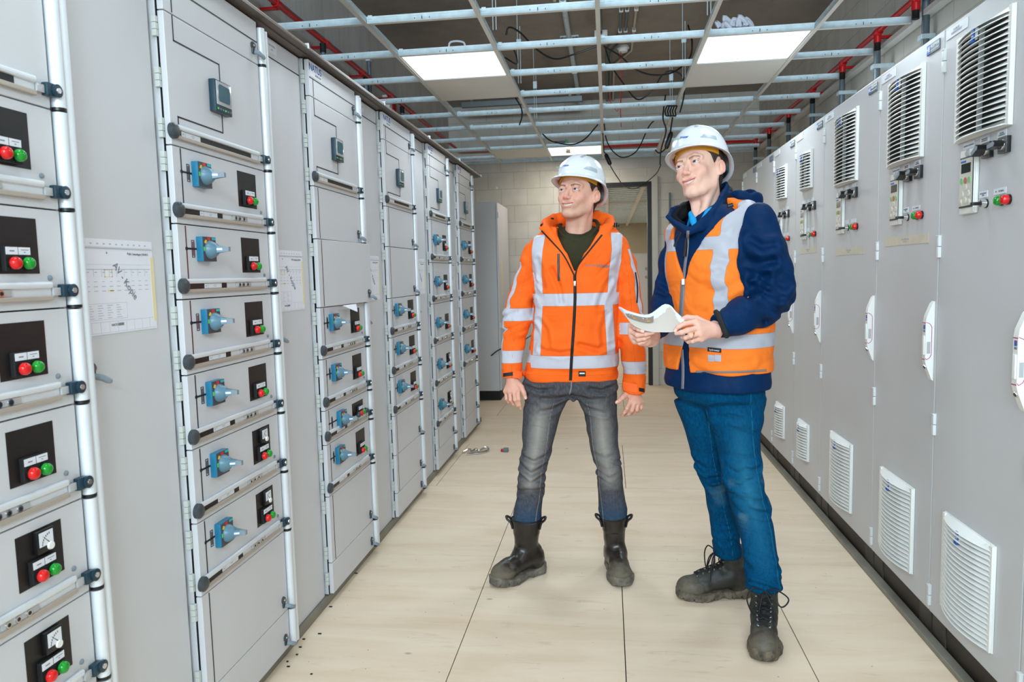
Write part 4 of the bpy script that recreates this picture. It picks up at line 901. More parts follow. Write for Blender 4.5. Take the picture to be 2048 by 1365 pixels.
def vnoise(P, sc=1.0, seed=0):
    Q = P*sc if np.isscalar(sc) else P*np.asarray(sc); I = np.floor(Q).astype(np.int64); f = Q-I; f = f*f*(3-2*f); r = 0
    for dx in (0, 1):
        for dy in (0, 1):
            for dz in (0, 1):
                w = (f[:, 0] if dx else 1-f[:, 0])*(f[:, 1] if dy else 1-f[:, 1])*(f[:, 2] if dz else 1-f[:, 2])
                r = r+w*_h(I[:, 0]+dx, I[:, 1]+dy, I[:, 2]+dz, seed)
    return r
def ridge(P, sc, seed): return 1-2*np.abs(vnoise(P, sc, seed))
def folds(P, segs, Y, A=.008, w=.010):
    "crease lines given as pixel polylines on the cloth at depth Y"
    r = 0
    for sg in segs:
        a_, w_ = (sg[0] if isinstance(sg[0], tuple) and len(sg[0]) == 2 and sg[0][0] < 1 else (A, w)); pts = [p for p in sg if p[0] > 1]
        q = [A_(px, py, Y) for px, py in pts]; d = None
        for i in range(len(q)-1):
            m = np.array([1, .35, 1]); e = cap(P*m, q[i]*m, q[i+1]*m, 0); d = e if d is None else np.minimum(d, e)
        r = r+a_*np.exp(-(d/w_)**2)-.45*a_*np.exp(-((d-2.2*w_)/w_)**2)
    return r
class Loft:
    "stack of horizontal ellipses: nodes (z, cx, cy, a, b)"
    def __init__(s, nodes, ang=0.0, power=2.3, cap=0.012):
        n = np.array(sorted(nodes, key=lambda q: q[0]), float); z = n[:, 0]
        s.z = np.linspace(z[0], z[-1], 120); tab = []
        for c in range(1, 5):
            y = n[:, c]; m = np.gradient(y, z); t = []
            idx = np.clip(np.searchsorted(z, s.z)-1, 0, len(z)-2); h = z[idx+1]-z[idx]; u = (s.z-z[idx])/h
            t = (2*u**3-3*u**2+1)*y[idx]+(u**3-2*u**2+u)*h*m[idx]+(-2*u**3+3*u**2)*y[idx+1]+(u**3-u**2)*h*m[idx+1]; tab.append(t)
        s.tab = tab; s.c, s.sn, s.p, s.cap = math.cos(ang), math.sin(ang), power, cap
    def __call__(s, P):
        z = P[:, 2]; cx, cy, a, b = (np.interp(z, s.z, t) for t in s.tab)
        dx = P[:, 0]-cx; dy = P[:, 1]-cy; u = s.c*dx+s.sn*dy; v = -s.sn*dx+s.c*dy
        k = (np.abs(u/a)**s.p+np.abs(v/b)**s.p)**(1/s.p)
        f = (k-1)*np.minimum(a, b)
        if s.cap: f = smax(f, np.maximum(z-s.z[-1], s.z[0]-z), s.cap)
        return f
def wloc(o):
    v = np.zeros(3)
    while o is not None: v = v+np.array(o.location); o = o.parent
    return v
def surfnet(f, lo, hi, h):
    lo = np.asarray(lo, float); hi = np.asarray(hi, float); B = 8
    nb = np.maximum(1, np.ceil((hi-lo)/(h*B)).astype(int)); n = nb*B+1
    D = np.empty(n, np.float32)
    gi = [lo[a]+(np.arange(nb[a])+0.5)*B*h for a in range(3)]
    C = np.stack(np.meshgrid(*gi, indexing='ij'), -1).reshape(-1, 3); fc = f(C).reshape(nb)
    rad = B*h*0.5*1.74*1.35+0.01
    D[:] = 1.0
    for a in range(nb[0]):
        for b in range(nb[1]):
            for c in range(nb[2]):
                if fc[a, b, c] < -rad: D[a*B:a*B+B+1, b*B:b*B+B+1, c*B:c*B+B+1] = -1.0
    keep = np.argwhere(np.abs(fc) <= rad); o = np.arange(B+1); O = np.stack(np.meshgrid(o, o, o, indexing='ij'), -1).reshape(-1, 3)
    for s in range(0, len(keep), 400):
        kk = keep[s:s+400]; I = (kk[:, None, :]*B+O[None]).reshape(-1, 3)
        I = np.minimum(I, n-1); D[I[:, 0], I[:, 1], I[:, 2]] = f(lo+I*h)
    S = D < 0; c = np.zeros([m-1 for m in n], np.int8)
    for dx in (0, 1):
        for dy in (0, 1):
            for dz in (0, 1): c += S[dx:n[0]-1+dx, dy:n[1]-1+dy, dz:n[2]-1+dz]
    cells = np.argwhere((c > 0) & (c < 8)); idx = -np.ones(c.shape, np.int64); idx[tuple(cells.T)] = np.arange(len(cells))
    acc = np.zeros((len(cells), 3)); cnt = np.zeros(len(cells)); cor = [(x, y, z) for x in (0, 1) for y in (0, 1) for z in (0, 1)]
    val = {q: D[cells[:, 0]+q[0], cells[:, 1]+q[1], cells[:, 2]+q[2]] for q in cor}
    for q in cor:
        for ax in range(3):
            if q[ax]: continue
            r = list(q); r[ax] = 1; r = tuple(r); va, vb = val[q], val[r]; m = (va < 0) != (vb < 0)
            t = np.where(m, va/np.where(m, va-vb, 1), 0); p = np.array(q, float)[None].repeat(len(cells), 0); p[:, ax] = t
            acc[m] += p[m]; cnt += m
    V = lo+(cells+acc/cnt[:, None])*h; Q = []
    for ax in range(3):
        b, d = (ax+1) % 3, (ax+2) % 3
        sl0 = [slice(1, -1)]*3; sl0[ax] = slice(0, n[ax]-1); sl1 = list(sl0); sl1[ax] = slice(1, n[ax])
        s0, s1 = S[tuple(sl0)], S[tuple(sl1)]; E = np.argwhere(s0 != s1)
        if not len(E): continue
        fl = s0[tuple(E.T)]; G = E.copy(); G[:, b] += 1; G[:, d] += 1
        def cl(db, dd): H = G.copy(); H[:, b] += db; H[:, d] += dd; return idx[tuple(H.T)]
        q = np.stack([cl(-1, -1), cl(0, -1), cl(0, 0), cl(-1, 0)], 1); q[~fl] = q[~fl][:, ::-1]; Q.append(q)
    Q = np.concatenate(Q); Q = Q[(Q >= 0).all(1)]
    L = np.linalg.norm(V[Q].max(1)-V[Q].min(1), axis=1); Q = Q[L < 6*h]
    used = np.zeros(len(V), bool); used[Q.ravel()] = True; new = np.cumsum(used)-1
    return V[used], new[Q]
def smoothv(V, Q, it=1, lam=0.5):
    n = len(V); e = np.concatenate([Q[:, [0, 1]], Q[:, [1, 2]], Q[:, [2, 3]], Q[:, [3, 0]]]); e = np.concatenate([e, e[:, ::-1]])
    for _ in range(it):
        a = np.zeros_like(V); c = np.bincount(e[:, 0], minlength=n)
        for k in range(3): a[:, k] = np.bincount(e[:, 0], weights=V[e[:, 1], k], minlength=n)
        V = V+lam*(a/np.maximum(c, 1)[:, None]-V)
    return V
def qmesh(name, V, Q, mat, parent=None, attrs=None, extra=None):
    me = bpy.data.meshes.new(name); nv, nq = len(V), len(Q)
    me.vertices.add(nv); me.vertices.foreach_set('co', np.asarray(V, np.float32).ravel())
    me.loops.add(nq*4); me.loops.foreach_set('vertex_index', np.asarray(Q, np.int32).ravel())
    me.polygons.add(nq); me.polygons.foreach_set('loop_start', np.arange(nq, dtype=np.int32)*4)
    me.polygons.foreach_set('loop_total', np.full(nq, 4, np.int32)); me.polygons.foreach_set('use_smooth', np.ones(nq, bool))
    me.update(calc_edges=True); me.validate()
    for k, a in (attrs or {}).items():
        at_ = me.attributes.new(k, 'FLOAT', 'POINT'); at_.data.foreach_set('value', np.asarray(a, np.float32))
    me.materials.append(M[mat]); o = bpy.data.objects.new(name, me); COL.objects.link(o)
    if parent: o.parent = parent
    return o
def sculpt(name, f, lo, hi, h, mat, parent=None, attrs=None, sm=1):
    V, Q = surfnet(f, lo, hi, h); V = smoothv(V, Q, sm)
    W0 = wloc(parent); o = qmesh(name, V-W0, Q, mat, parent, {k: a(V) for k, a in (attrs or {}).items()})
    return o
def trace(f, P, d, off=0.0015, steps=40, damp=0.8):
    "march points P along direction d until they touch f = off"
    P = np.array(P, float); C0 = np.array([0, 0, CAMH]); d = P-C0; d /= np.linalg.norm(d, axis=1)[:, None]; s = P; far = np.linalg.norm(P-C0, axis=1)
    for _ in range(steps):
        v = f(P)-off; P = P+d*np.clip(v*damp, -.05, .05)[:, None]
    return P
def march(f, P, d, off=0.0015):
    P = np.array(P, float); d = np.asarray(d, float)
    for _ in range(50): P = P+d*(np.clip(f(P)-off, -.03, .03)*.8)[:, None]
    return P
def ribbon(name, f, pts, w, d, mat, parent, wd=None, th=0.0025, seg=60, off=0.0):
    "flat strip lying on the surface f along pts (before projection along d)"
    pts = spl(pts, 12); pts = np.array([tuple(p) for p in pts]); L = np.r_[0, np.cumsum(np.linalg.norm(np.diff(pts, axis=0), axis=1))]
    t = np.linspace(0, L[-1], seg); c = np.stack([np.interp(t, L, pts[:, k]) for k in range(3)], 1)
    tan = np.gradient(c, axis=0); d = c.mean(0)-np.array([0, 0, CAMH]); d /= np.linalg.norm(d); tan /= np.linalg.norm(tan, axis=1)[:, None]; d = np.asarray(d, float)
    side = np.cross(tan, d); side /= np.linalg.norm(side, axis=1)[:, None]
    ww = (w if wd is None else np.interp(np.linspace(0, 1, seg), np.linspace(0, 1, len(wd)), wd))*np.ones(seg)
    rows_ = []
    for s, o_ in ((-1, -0.001), (-0.92, th), (0, th*1.1), (0.92, th), (1, -0.001)):
        rows_.append(trace(f, c+side*(ww*s/2)[:, None]-d*0.02, d, off+0.0+o_))
    V = np.stack(rows_, 1).reshape(-1, 3); Q = [(i*5+j, i*5+j+1, (i+1)*5+j+1, (i+1)*5+j) for i in range(seg-1) for j in range(4)]
    return qmesh(name, V-wloc(parent), np.array(Q), mat, parent)
def decal(name, body, size, c, R, f, d, mat, parent, bold=0.0, shear=0.0, off=0.001):
    "lettering wrapped on surface f; R columns: text right, up"
    o = text(name, body, size, (0, 0, 0), mat, None, bold=bold, shear=shear, depth=0.0); me = o.data
    V = np.empty(len(me.vertices)*3, np.float32); me.vertices.foreach_get('co', V); V = V.reshape(-1, 3)
    W = np.asarray(c)+V[:, :1]*np.asarray(R[0])+V[:, 1:2]*np.asarray(R[1])-np.asarray(d)*0.02
    W = trace(f, W, d, off)
    W = W-wloc(parent)
    me.vertices.foreach_set('co', W.astype(np.float32).ravel()); me.update(); o.rotation_euler = (0, 0, 0); o.parent = parent
    return o
def patch(name, f, c, u, v, poly, d, mat, parent, off=0.0015, n=10):
    "small flat polygon grid laid on surface f (rectangle poly=(w,h))"
    w, h = poly; G = [(i/n-0.5, j/n-0.5) for i in range(n+1) for j in range(n+1)]
    W = np.array([np.asarray(c)+np.asarray(u)*(a*w)+np.asarray(v)*(b*h)-np.asarray(d)*0.02 for a, b in G]); W = trace(f, W, d, off)
    W = W-wloc(parent)
    Q = [(i*(n+1)+j, (i+1)*(n+1)+j, (i+1)*(n+1)+j+1, i*(n+1)+j+1) for i in range(n) for j in range(n)]
    return qmesh(name, W, np.array(Q), mat, parent)
# cloth, skin and leather
def skinmat(name, base, blush, lip, brow, stub):
    t = NT(name); n = t.noise(t.coord(), 60, 4); c = t.mix(t.ramp(n, [(0.35, (0, 0, 0)), (0.7, (0.16, 0.16, 0.16))]), rgb(*base), rgb(*blush))
    c = t.mix(t.attr('blush'), c, rgb(*blush)); c = t.mix(t.attr('stub'), c, rgb(*stub))
    lp = t.ramp(t.attr('lip'), [(0.1, (0, 0, 0)), (0.9, (.85, .85, .85))]); c = t.mix(lp, c, rgb(*lip))
    hn = t.noise(t.coord((1, 1, 1)), 260, 3, 0.7); br = t.math('MULTIPLY', t.attr('brow'), t.math('ADD', 0.35, hn), True); c = t.mix(br, c, rgb(*brow))
    t.base(c); t.set(0.5, spec=0.35, Subsurface_Weight=0.12, Subsurface_Scale=0.02)
    t.b.inputs['Subsurface Radius'].default_value = (1.0, 0.35, 0.2)
    t.bump(t.noise(t.coord(), 420, 3), 0.10, 0.0006); M[name] = t.m
skinmat('skin_a', (226, 176, 154), (212, 132, 112), (208, 134, 120), (92, 68, 54), (186, 146, 126))
skinmat('skin_b', (234, 190, 170), (224, 146, 130), (214, 130, 122), (112, 80, 60), (214, 164, 142))
def cloth(name, base, rough=0.8, stripe=None, fine=900, var=0.06, bump=0.25, seam=None, spec=0.2, wr=0.35):
    t = NT(name); n = t.noise(t.coord(), 12, 4); a = rgb(*base); c = t.ramp(n, [(0.3, tuple(x*(1-var) for x in a[:3])), (0.7, tuple(min(1, x*(1+var)) for x in a[:3]))])
    if stripe:
        wv = t.n('ShaderNodeTexWave'); wv.inputs['Scale'].default_value = 160; wv.inputs['Distortion'].default_value = 0.4; t.l(t.coord(), wv.inputs['Vector'])
        sc = t.mix(t.math('MULTIPLY', wv.outputs['Fac'], 0.16), rgb(*stripe), rgb(150, 150, 158))
        st = t.math('GREATER_THAN', t.attr('stripe'), 0.0); c = t.mix(st, c, sc)
        t.l(t.math('SUBTRACT', rough, t.math('MULTIPLY', st, 0.35)), t.b.inputs['Roughness'])
        edge = t.math('LESS_THAN', t.math('ABSOLUTE', t.attr('stripe')), 0.0011); c = t.mix(t.math('MULTIPLY', edge, 0.45), c, rgb(150, 96, 84))
    else: t.set(rough)
    if seam:
        sm = t.math('LESS_THAN', t.math('ABSOLUTE', t.attr('seam')), 0.0012); c = t.mix(t.math('MULTIPLY', sm, 0.5), c, rgb(*seam))
    t.b.inputs['Specular IOR Level'].default_value = spec
    t.base(c); t.bump(t.noise(t.coord(), fine, 2), bump, 0.0006)
    wn = t.noise(t.coord((1, 1, 1.4)), 5.5, 2, 0.45, 1.2); t.bump(wn, wr, 0.05)
    M[name] = t.m; return t
cloth('orange_cloth', (255, 104, 28), 0.75, (198, 196, 206), seam=(196, 52, 4))
cloth('vest_cloth', (255, 126, 40), 0.7, (180, 180, 190), var=0.04)
simple('cuff_orange', (255, 104, 30), 0.75, bump=0.2, bscale=500)
cloth('navy_cloth', (0, 38, 78), 0.62, fine=500, bump=0.4, seam=(4, 20, 50), spec=0.12)
cloth('fleece_black', (22, 22, 26), 0.95, bump=0.5)
cloth('sweater_green', (52, 52, 34), 0.95, fine=300, bump=0.6)
cloth('shirt_blue', (24, 150, 214), 0.7, fine=600)
cloth('vest_piping', (132, 122, 118), 0.8)
cloth('hood_grey', (64, 84, 104), 0.5)
def denim(name, dark, mid, light, stain):
    t = NT(name); v = t.coord((1, 1, 0.35)); n = t.noise(v, 140, 4, 0.7); n2 = t.noise(t.coord(), 9, 5)
    c = t.ramp(n, [(0.3, rgb(*dark)), (0.7, rgb(*mid))])
    c = t.mix(t.math('MULTIPLY', t.attr('fade'), t.math('ADD', 0.35, n2), True), c, rgb(*light))
    c = t.mix(t.math('MULTIPLY', t.attr('stain'), t.math('ADD', 0.2, n2), True), c, rgb(*stain))
    sm = t.math('LESS_THAN', t.math('ABSOLUTE', t.attr('seam')), 0.0016); c = t.mix(t.math('MULTIPLY', sm, 0.5), c, rgb(*light))
    t.base(c); t.set(0.9, spec=0.08); t.bump(n, 0.3, 0.001); wn = t.noise(t.coord((1, 1, 2.0)), 8, 2, 0.5, 1.2); t.bump(wn, 0.35, 0.04); M[name] = t.m
denim('denim_grey', (62, 60, 64), (92, 90, 94), (156, 150, 142), (34, 68, 96))
denim('denim_blue', (0, 50, 86), (0, 76, 114), (46, 120, 150), (110, 140, 140))
t = NT('boot_leather'); n = t.noise(t.coord(), 14, 6, 0.65); c = t.ramp(n, [(0.35, rgb(28, 23, 20)), (0.7, rgb(48, 40, 33))])
d = t.ramp(t.math('ADD', t.attr('dirt'), t.math('MULTIPLY', t.noise(t.coord(), 30, 5, 0.7, 0.6), 0.8)), [(0.62, (0, 0, 0)), (1.0, (1, 1, 1))])
t.base(t.mix(d, c, rgb(104, 94, 78))); t.set(t.ramp(d, [(0, (0.3,)*3), (1, (0.85,)*3)])); t.bump(t.noise(t.coord(), 40, 5), 0.35, 0.004); M['boot_leather'] = t.m
t = NT('sole_rubber'); n = t.noise(t.coord(), 25, 6, 0.7); t.base(t.ramp(n, [(0.35, rgb(76, 70, 62)), (0.65, rgb(124, 116, 102))])); t.set(0.85); t.bump(n, 0.4, 0.003); M['sole_rubber'] = t.m
t = NT('sole_mud'); n = t.noise(t.coord(), 28, 6, 0.7); t.base(t.ramp(n, [(0.35, rgb(56, 50, 42)), (0.6, rgb(112, 100, 84))])); t.set(0.9); t.bump(n, 0.5, 0.004); M['sole_mud'] = t.m
t = NT('shoe_leather'); n = t.noise(t.coord(), 20, 6, 0.65); c = t.ramp(n, [(0.35, rgb(26, 26, 24)), (0.65, rgb(50, 48, 43))])
d = t.ramp(t.math('ADD', t.attr('dirt'), t.math('MULTIPLY', t.noise(t.coord(), 34, 5, 0.7, 0.6), 0.8)), [(0.6, (0, 0, 0)), (1.0, (1, 1, 1))])
t.base(t.mix(d, c, rgb(92, 84, 70))); t.set(0.6); t.bump(t.noise(t.coord(), 60, 5), 0.4, 0.003); M['shoe_leather'] = t.m
def helmetmat():
    t = NT('helmet_white'); c = t.mix(t.math('GREATER_THAN', t.attr('refl'), 0.0), rgb(222, 225, 230), rgb(170, 182, 190))
    t.base(c); t.set(0.22, spec=0.6); M['helmet_white'] = t.m
helmetmat()
simple('helmet_inner', (214, 190, 186), 0.4)
simple('band_yellow', (214, 150, 40), 0.6)
simple('eye_white', (226, 220, 216), 0.2)
simple('iris', (70, 112, 156), 0.15)
simple('pupil', (8, 8, 10), 0.1)
simple('teeth', (236, 228, 216), 0.25)
simple('mouth_dark', (70, 22, 22), 0.6)
simple('gold', (212, 170, 80), 0.25, 1.0)
simple('lace_black', (14, 14, 18), 0.7)
simple('zip_grey', (120, 118, 124), 0.5)
def hairmat(name, a, b):
    t = NT(name); n = t.noise(t.coord((6, 6, 1)), 90, 4, 0.7); t.base(t.ramp(n, [(0.35, rgb(*a)), (0.7, rgb(*b))])); t.set(0.6); t.bump(n, 0.6, 0.003); M[name] = t.m
hairmat('hair_dark', (26, 18, 14), (62, 44, 34)); hairmat('hair_brown', (30, 20, 16), (74, 52, 38))
simple('logo_green', (110, 190, 130), 0.4)
# ================================================================ head, helmet, hands
class Frame:
    "local: x = image right when facing the camera, -y = forward, z = up"
    zk = 1.0
    def __init__(s, o, yaw, pitch=0, roll=0, sc=1.0):
        s.ypr = (yaw, pitch, roll); s.o = np.asarray(o, float); s.R = rotz(yaw)@roty(roll)@rotx(pitch); s.s = sc
    def loc(s, P): q = ((P-s.o)@s.R)/s.s; q[:, 2] = np.where(q[:, 2] < 0, q[:, 2]/s.zk, q[:, 2]); return q
    def w(s, p):
        p = np.array(p, float)
        if p[2] < 0: p[2] *= s.zk
        return s.o+s.R@(p*s.s)
def head_f(fr, smile=1.0, jaw=1.0, neck=None):
    def f(P):
        p = fr.loc(P); m = p.copy(); m[:, 0] = np.abs(m[:, 0])
        d = ell(m, (0, .014, .036), (.077, .098, .090))
        d = smin(d, ell(m, (0, -.030, -.040), (.057*jaw, .062, .080)), .030)
        d = smin(d, chain(m, [(.060, .006, -.035), (.048*jaw, -.006, -.074), (.028, -.050, -.101), (.010, -.070, -.110)], [.012, .014, .014, .014]), .026)
        d = smin(d, ell(m, (0, -.078, -.110), (.021, .017, .014)), .018)
        d = smin(d, ell(m, (.036, -.066, -.033), (.021, .018, .019)), .022)            # cheeks
        d = smin(d, ell(m, (.026, -.078, -.052), (.013*smile, .011, .014)), .016)
        d = smin(d, ell(m, (0, -.078, -.068), (.030, .020, .022)), .018)               # muzzle
        d = smin(d, chain(m, [(.010, -.083, .016), (.030, -.082, .021), (.046, -.068, .015)], [.009, .009, .007]), .014)  # brow
        d = smax(d, -ell(m, (.0315, -.099, -.002), (.019, .017, .0115)), .011)         # sockets
        d = smin(d, cap(m, (0, -.085, .004), (0, -.108, -.036), .0075, .0105), .009)   # nose
        d = smin(d, ell(m, (0, -.109, -.038), (.0105, .0105, .009)), .005)
        d = smin(d, ell(m, (.0115, -.100, -.042), (.0075, .0095, .0070)), .005)
        d = smax(d, -ell(m, (.0070, -.1035, -.0495), (.0032, .0052, .0036)), .002)
        # eyelids
        d = smin(d, chain(m, [(.0160, -.0855, -.0030), (.023, -.0912, .0052), (.0315, -.0925, .0074), (.040, -.0885, .0054), (.0475, -.080, -.0020)], [.0020, .0030, .0034, .0030, .0020]), .0035)
        d = smin(d, chain(m, [(.020, -.0840, .012), (.0315, -.0870, .0145), (.043, -.0810, .012)], [.0035, .0045, .0035]), .006)
        d = smin(d, chain(m, [(.0160, -.0855, -.0030), (.023, -.0895, -.0078), (.0315, -.0905, -.0094), (.040, -.0868, -.0080), (.0475, -.080, -.0020)], [.0016, .0024, .0028, .0024, .0016]), .004)
        d = smin(d, ell(m, (.0315, -.0800, -.0155), (.0150, .0095, .0070)), .006)
        # mouth: smiling lips with an opening
        up = lambda x: .0115*smile*(x/.030)**2
        d = smax(d, -ell(m, (0, -.1, -.0735+0*0), (.024, .012, .0052)), .004) if False else d
        z2 = m[:, 2]-up(m[:, 0])*1.0; mm = m.copy(); mm[:, 2] = z2
        d = smin(d, chain(mm, [(0, -.0980, -.0650), (.013, -.0958, -.0650), (.031, -.0815, -.0725)], [.0036, .0032, .0012]), .004)
        d = smin(d, chain(mm, [(0, -.0960, -.0812), (.014, -.0930, -.0805), (.030, -.0815, -.0735)], [.0044, .0040, .0012]), .004)
        d = smax(d, -ell(mm, (0, -.098, -.0728), (.0275, .024, .0048)), .0012)
        # smile folds
        d = smax(d, -chain(m, [(.018, -.1005, -.044), (.031, -.0920, -.056), (.0395, -.081, -.073)], [.0020, .0034, .0030]), .005)
        # ear
        c = fr_ear = None
        q = m-np.array([.078, .011, -.018]); q = q@rotz(-0.50)@rotx(-0.12)/.86
        e = np.abs(ell(q, (0, 0, 0), (.010, .0185, .031))); e1 = ell(q, (0, 0, 0), (.0062, .0190, .0315))
        rim = np.abs(np.hypot(q[:, 1]/.0165, q[:, 2]/.0285)-1)*.018; rim = np.hypot(rim, q[:, 0]-.004)-.0038
        e1 = smin(e1, np.where(q[:, 2] > -.022, rim, 1), .003)
        e1 = smax(e1, -ell(q, (.0092, -.003, .001), (.0088, .0100, .0165)), .003); e1 = smax(e1, -ell(q, (.0088, .008, .016), (.0050, .0050, .0110)), .003)
        e1 = smin(e1, ell(q, (.001, -.006, -.026), (.0055, .0080, .0090)), .005)
        d = smin(d, e1*.86, .005)
        if neck is not None:
            for a, b, ra, rb in neck: d = smin(d, cap(P, a, b, ra, rb)/fr.s, .020)
        return d*fr.s
    return f
def head_attrs(fr):
    def g(P): p = fr.loc(P); m = p.copy(); m[:, 0] = np.abs(m[:, 0]); return m
    def sg(v, a, b): return np.clip((v-a)/(b-a), 0, 1)
    def blush(P):
        m = g(P); inh = np.linalg.norm(m-np.array([0, -.02, -.02]), axis=1) < .17
        c = np.exp(-((m[:, 0]-.038)**2+(m[:, 2]+.035)**2)/.018**2)*.45*(m[:, 1] < -.02)
        n = np.exp(-((m[:, 0])**2+(m[:, 2]+.038)**2)/.014**2)*.55*(m[:, 1] < -.09); e = sg(m[:, 0], .078, .088)*.8*(m[:, 2] > -.06)
        s = np.exp(-(((m[:, 0]-.032)/.019)**2+((m[:, 2]+.001)/.011)**2))*.06*(m[:, 1] < -.05)
        return np.clip(np.where(inh, c+n+e+s, .25), 0, 1)
    def lip(P):
        m = g(P); z = m[:, 2]-.0115*(m[:, 0]/.030)**2
        zu, zl = -.0612-.0085*(m[:, 0]/.030)**2, -.0858+.0115*(m[:, 0]/.030)**2
        return (m[:, 1] < -.070)*np.clip(np.minimum.reduce([(zu-z)/.0022, (z-zl)/.0022, (.0315-m[:, 0])/.002]), 0, 1)
    def brow(P):
        m = g(P); t = np.clip((m[:, 0]-.012)/.038, 0, 1); zc = .0140+.0060*np.sin(t*2.3)-.004*t; w = .0052*(1-.55*t)
        return (m[:, 1] < -.05)*np.clip(1.25-np.abs(m[:, 2]-zc)/w, 0, 1)*np.clip((m[:, 0]-.010)/.004, 0, 1)*np.clip((.051-m[:, 0])/.004, 0, 1)
    def stub(P):
        m = g(P); r = np.linalg.norm(m-np.array([0, -.02, -.02]), axis=1)
        v = sg(-m[:, 2], .045, .075)*sg(-m[:, 1], -.01, .02)*sg(.15-r, 0, .01); return v*.4
    return dict(blush=blush, lip=lip, brow=brow, stub=stub)
def face_parts(fr, body, gaze=(0, 0)):
    o0 = np.array(body.location) if body.parent is None else np.array(body.parent.location)
    for s in (-1, 1):
        c = fr.w((s*.0315, -.0788, -.0010)); d = fr.R@np.array([gaze[0], -1, gaze[1]]); d /= np.linalg.norm(d)
        m = MB(); r = .0118*fr.s
        m.lathe(c-o0-d*r, d, [(r-r*math.cos(a), r*math.sin(a)+1e-5) for a in np.linspace(0.02, PI-0.55, 16)], 'eye_white', 24)
        e = c-o0+d*r*0.86
        m.lathe(e-d*.002, d, [(0,   .0064*fr.s), (.0026*fr.s, .0058*fr.s), (.0036*fr.s, .0036*fr.s)], 'iris', 20); m.lathe(e+d*.0012*fr.s, d, [(0, .0030*fr.s), (.0009*fr.s, .0026*fr.s)], 'pupil', 16)
        m.build('eye', body, smooth=True)
        m = MB(); m.tube([tuple(fr.w((s*a, b, c_))-o0) for a, b, c_ in [(.0162, -.0875, -.0028), (.0235, -.0935, .0030), (.0315, -.0948, .0044), (.0400, -.0910, .0032), (.0485, -.0815, -.0028)]], [.0004, .0008*fr.s, .0010*fr.s, .0009*fr.s, .0004], 'lash', 6); m.build('eyelashes', body, smooth=True)
    V = []; 
    m = MB(); n = 9
    for k in range(n):
        a = (k-(n-1)/2)*.27; x = .0270*math.sin(a)*1.05; y = -.0890+.017*(1-math.cos(a)); z = -.0716+.0115*(x/.030)**2
        p = fr.w((x, y, z))-o0; R = fr.R@rotz(a); w = (.0036 if abs(k-(n-1)/2) > 1 else .0044)*fr.s; h = .0056*fr.s
        c = [p+R@np.array([sx*w*(.93 if sz < 0 else 1), sy*.002, sz*h]) for sx, sy, sz in [(-1,-1,-1),(1,-1,-1),(1,1,-1),(-1,1,-1),(-1,-1,1),(1,-1,1),(1,1,1),(-1,1,1)]]
        m.add(c, [(0,3,2,1),(4,5,6,7),(0,1,5,4),(1,2,6,5),(2,3,7,6),(3,0,4,7)], 'teeth')
    m.build('teeth', body)
def hair(fr, person, mat, seed):
    def f(P):
        p = fr.loc(P); m = p.copy(); m[:, 0] = np.abs(m[:, 0])
        d = ell(m, (0, .016, .036), (.0805, .1015, .094)); d = smin(d, cap(m, (0, .075, -.02), (0, .066, -.075), .045, .034), .03)
        d += .0022*vnoise(p, (240, 240, 70), seed)
        # hairline: forehead, temple, around the ear, nape
        y, z, x = m[:, 1], m[:, 2], m[:, 0]
        yl = np.interp(z, [-.10, -.032, -.024, .0, .03, .055, .07], [.055, .034, -.004, -.018, -.036, -.075, -.12]); keep = np.maximum(yl-y, -(z+.082))
        ear = .024-np.hypot((y-.012)/1.0, (z+.016)/1.7)
        temple = np.where(y < -.002, -(z+.012)*1.0, -1)
        return smax(smax(d, keep*.8, .006), np.where(x > .05, ear, -1), .004)*fr.s
    o = fr.o; return sculpt('hair', f, o-.17*fr.s, o+.17*fr.s, .0024, mat, person)
simple('lash', (40, 26, 22), 0.6)
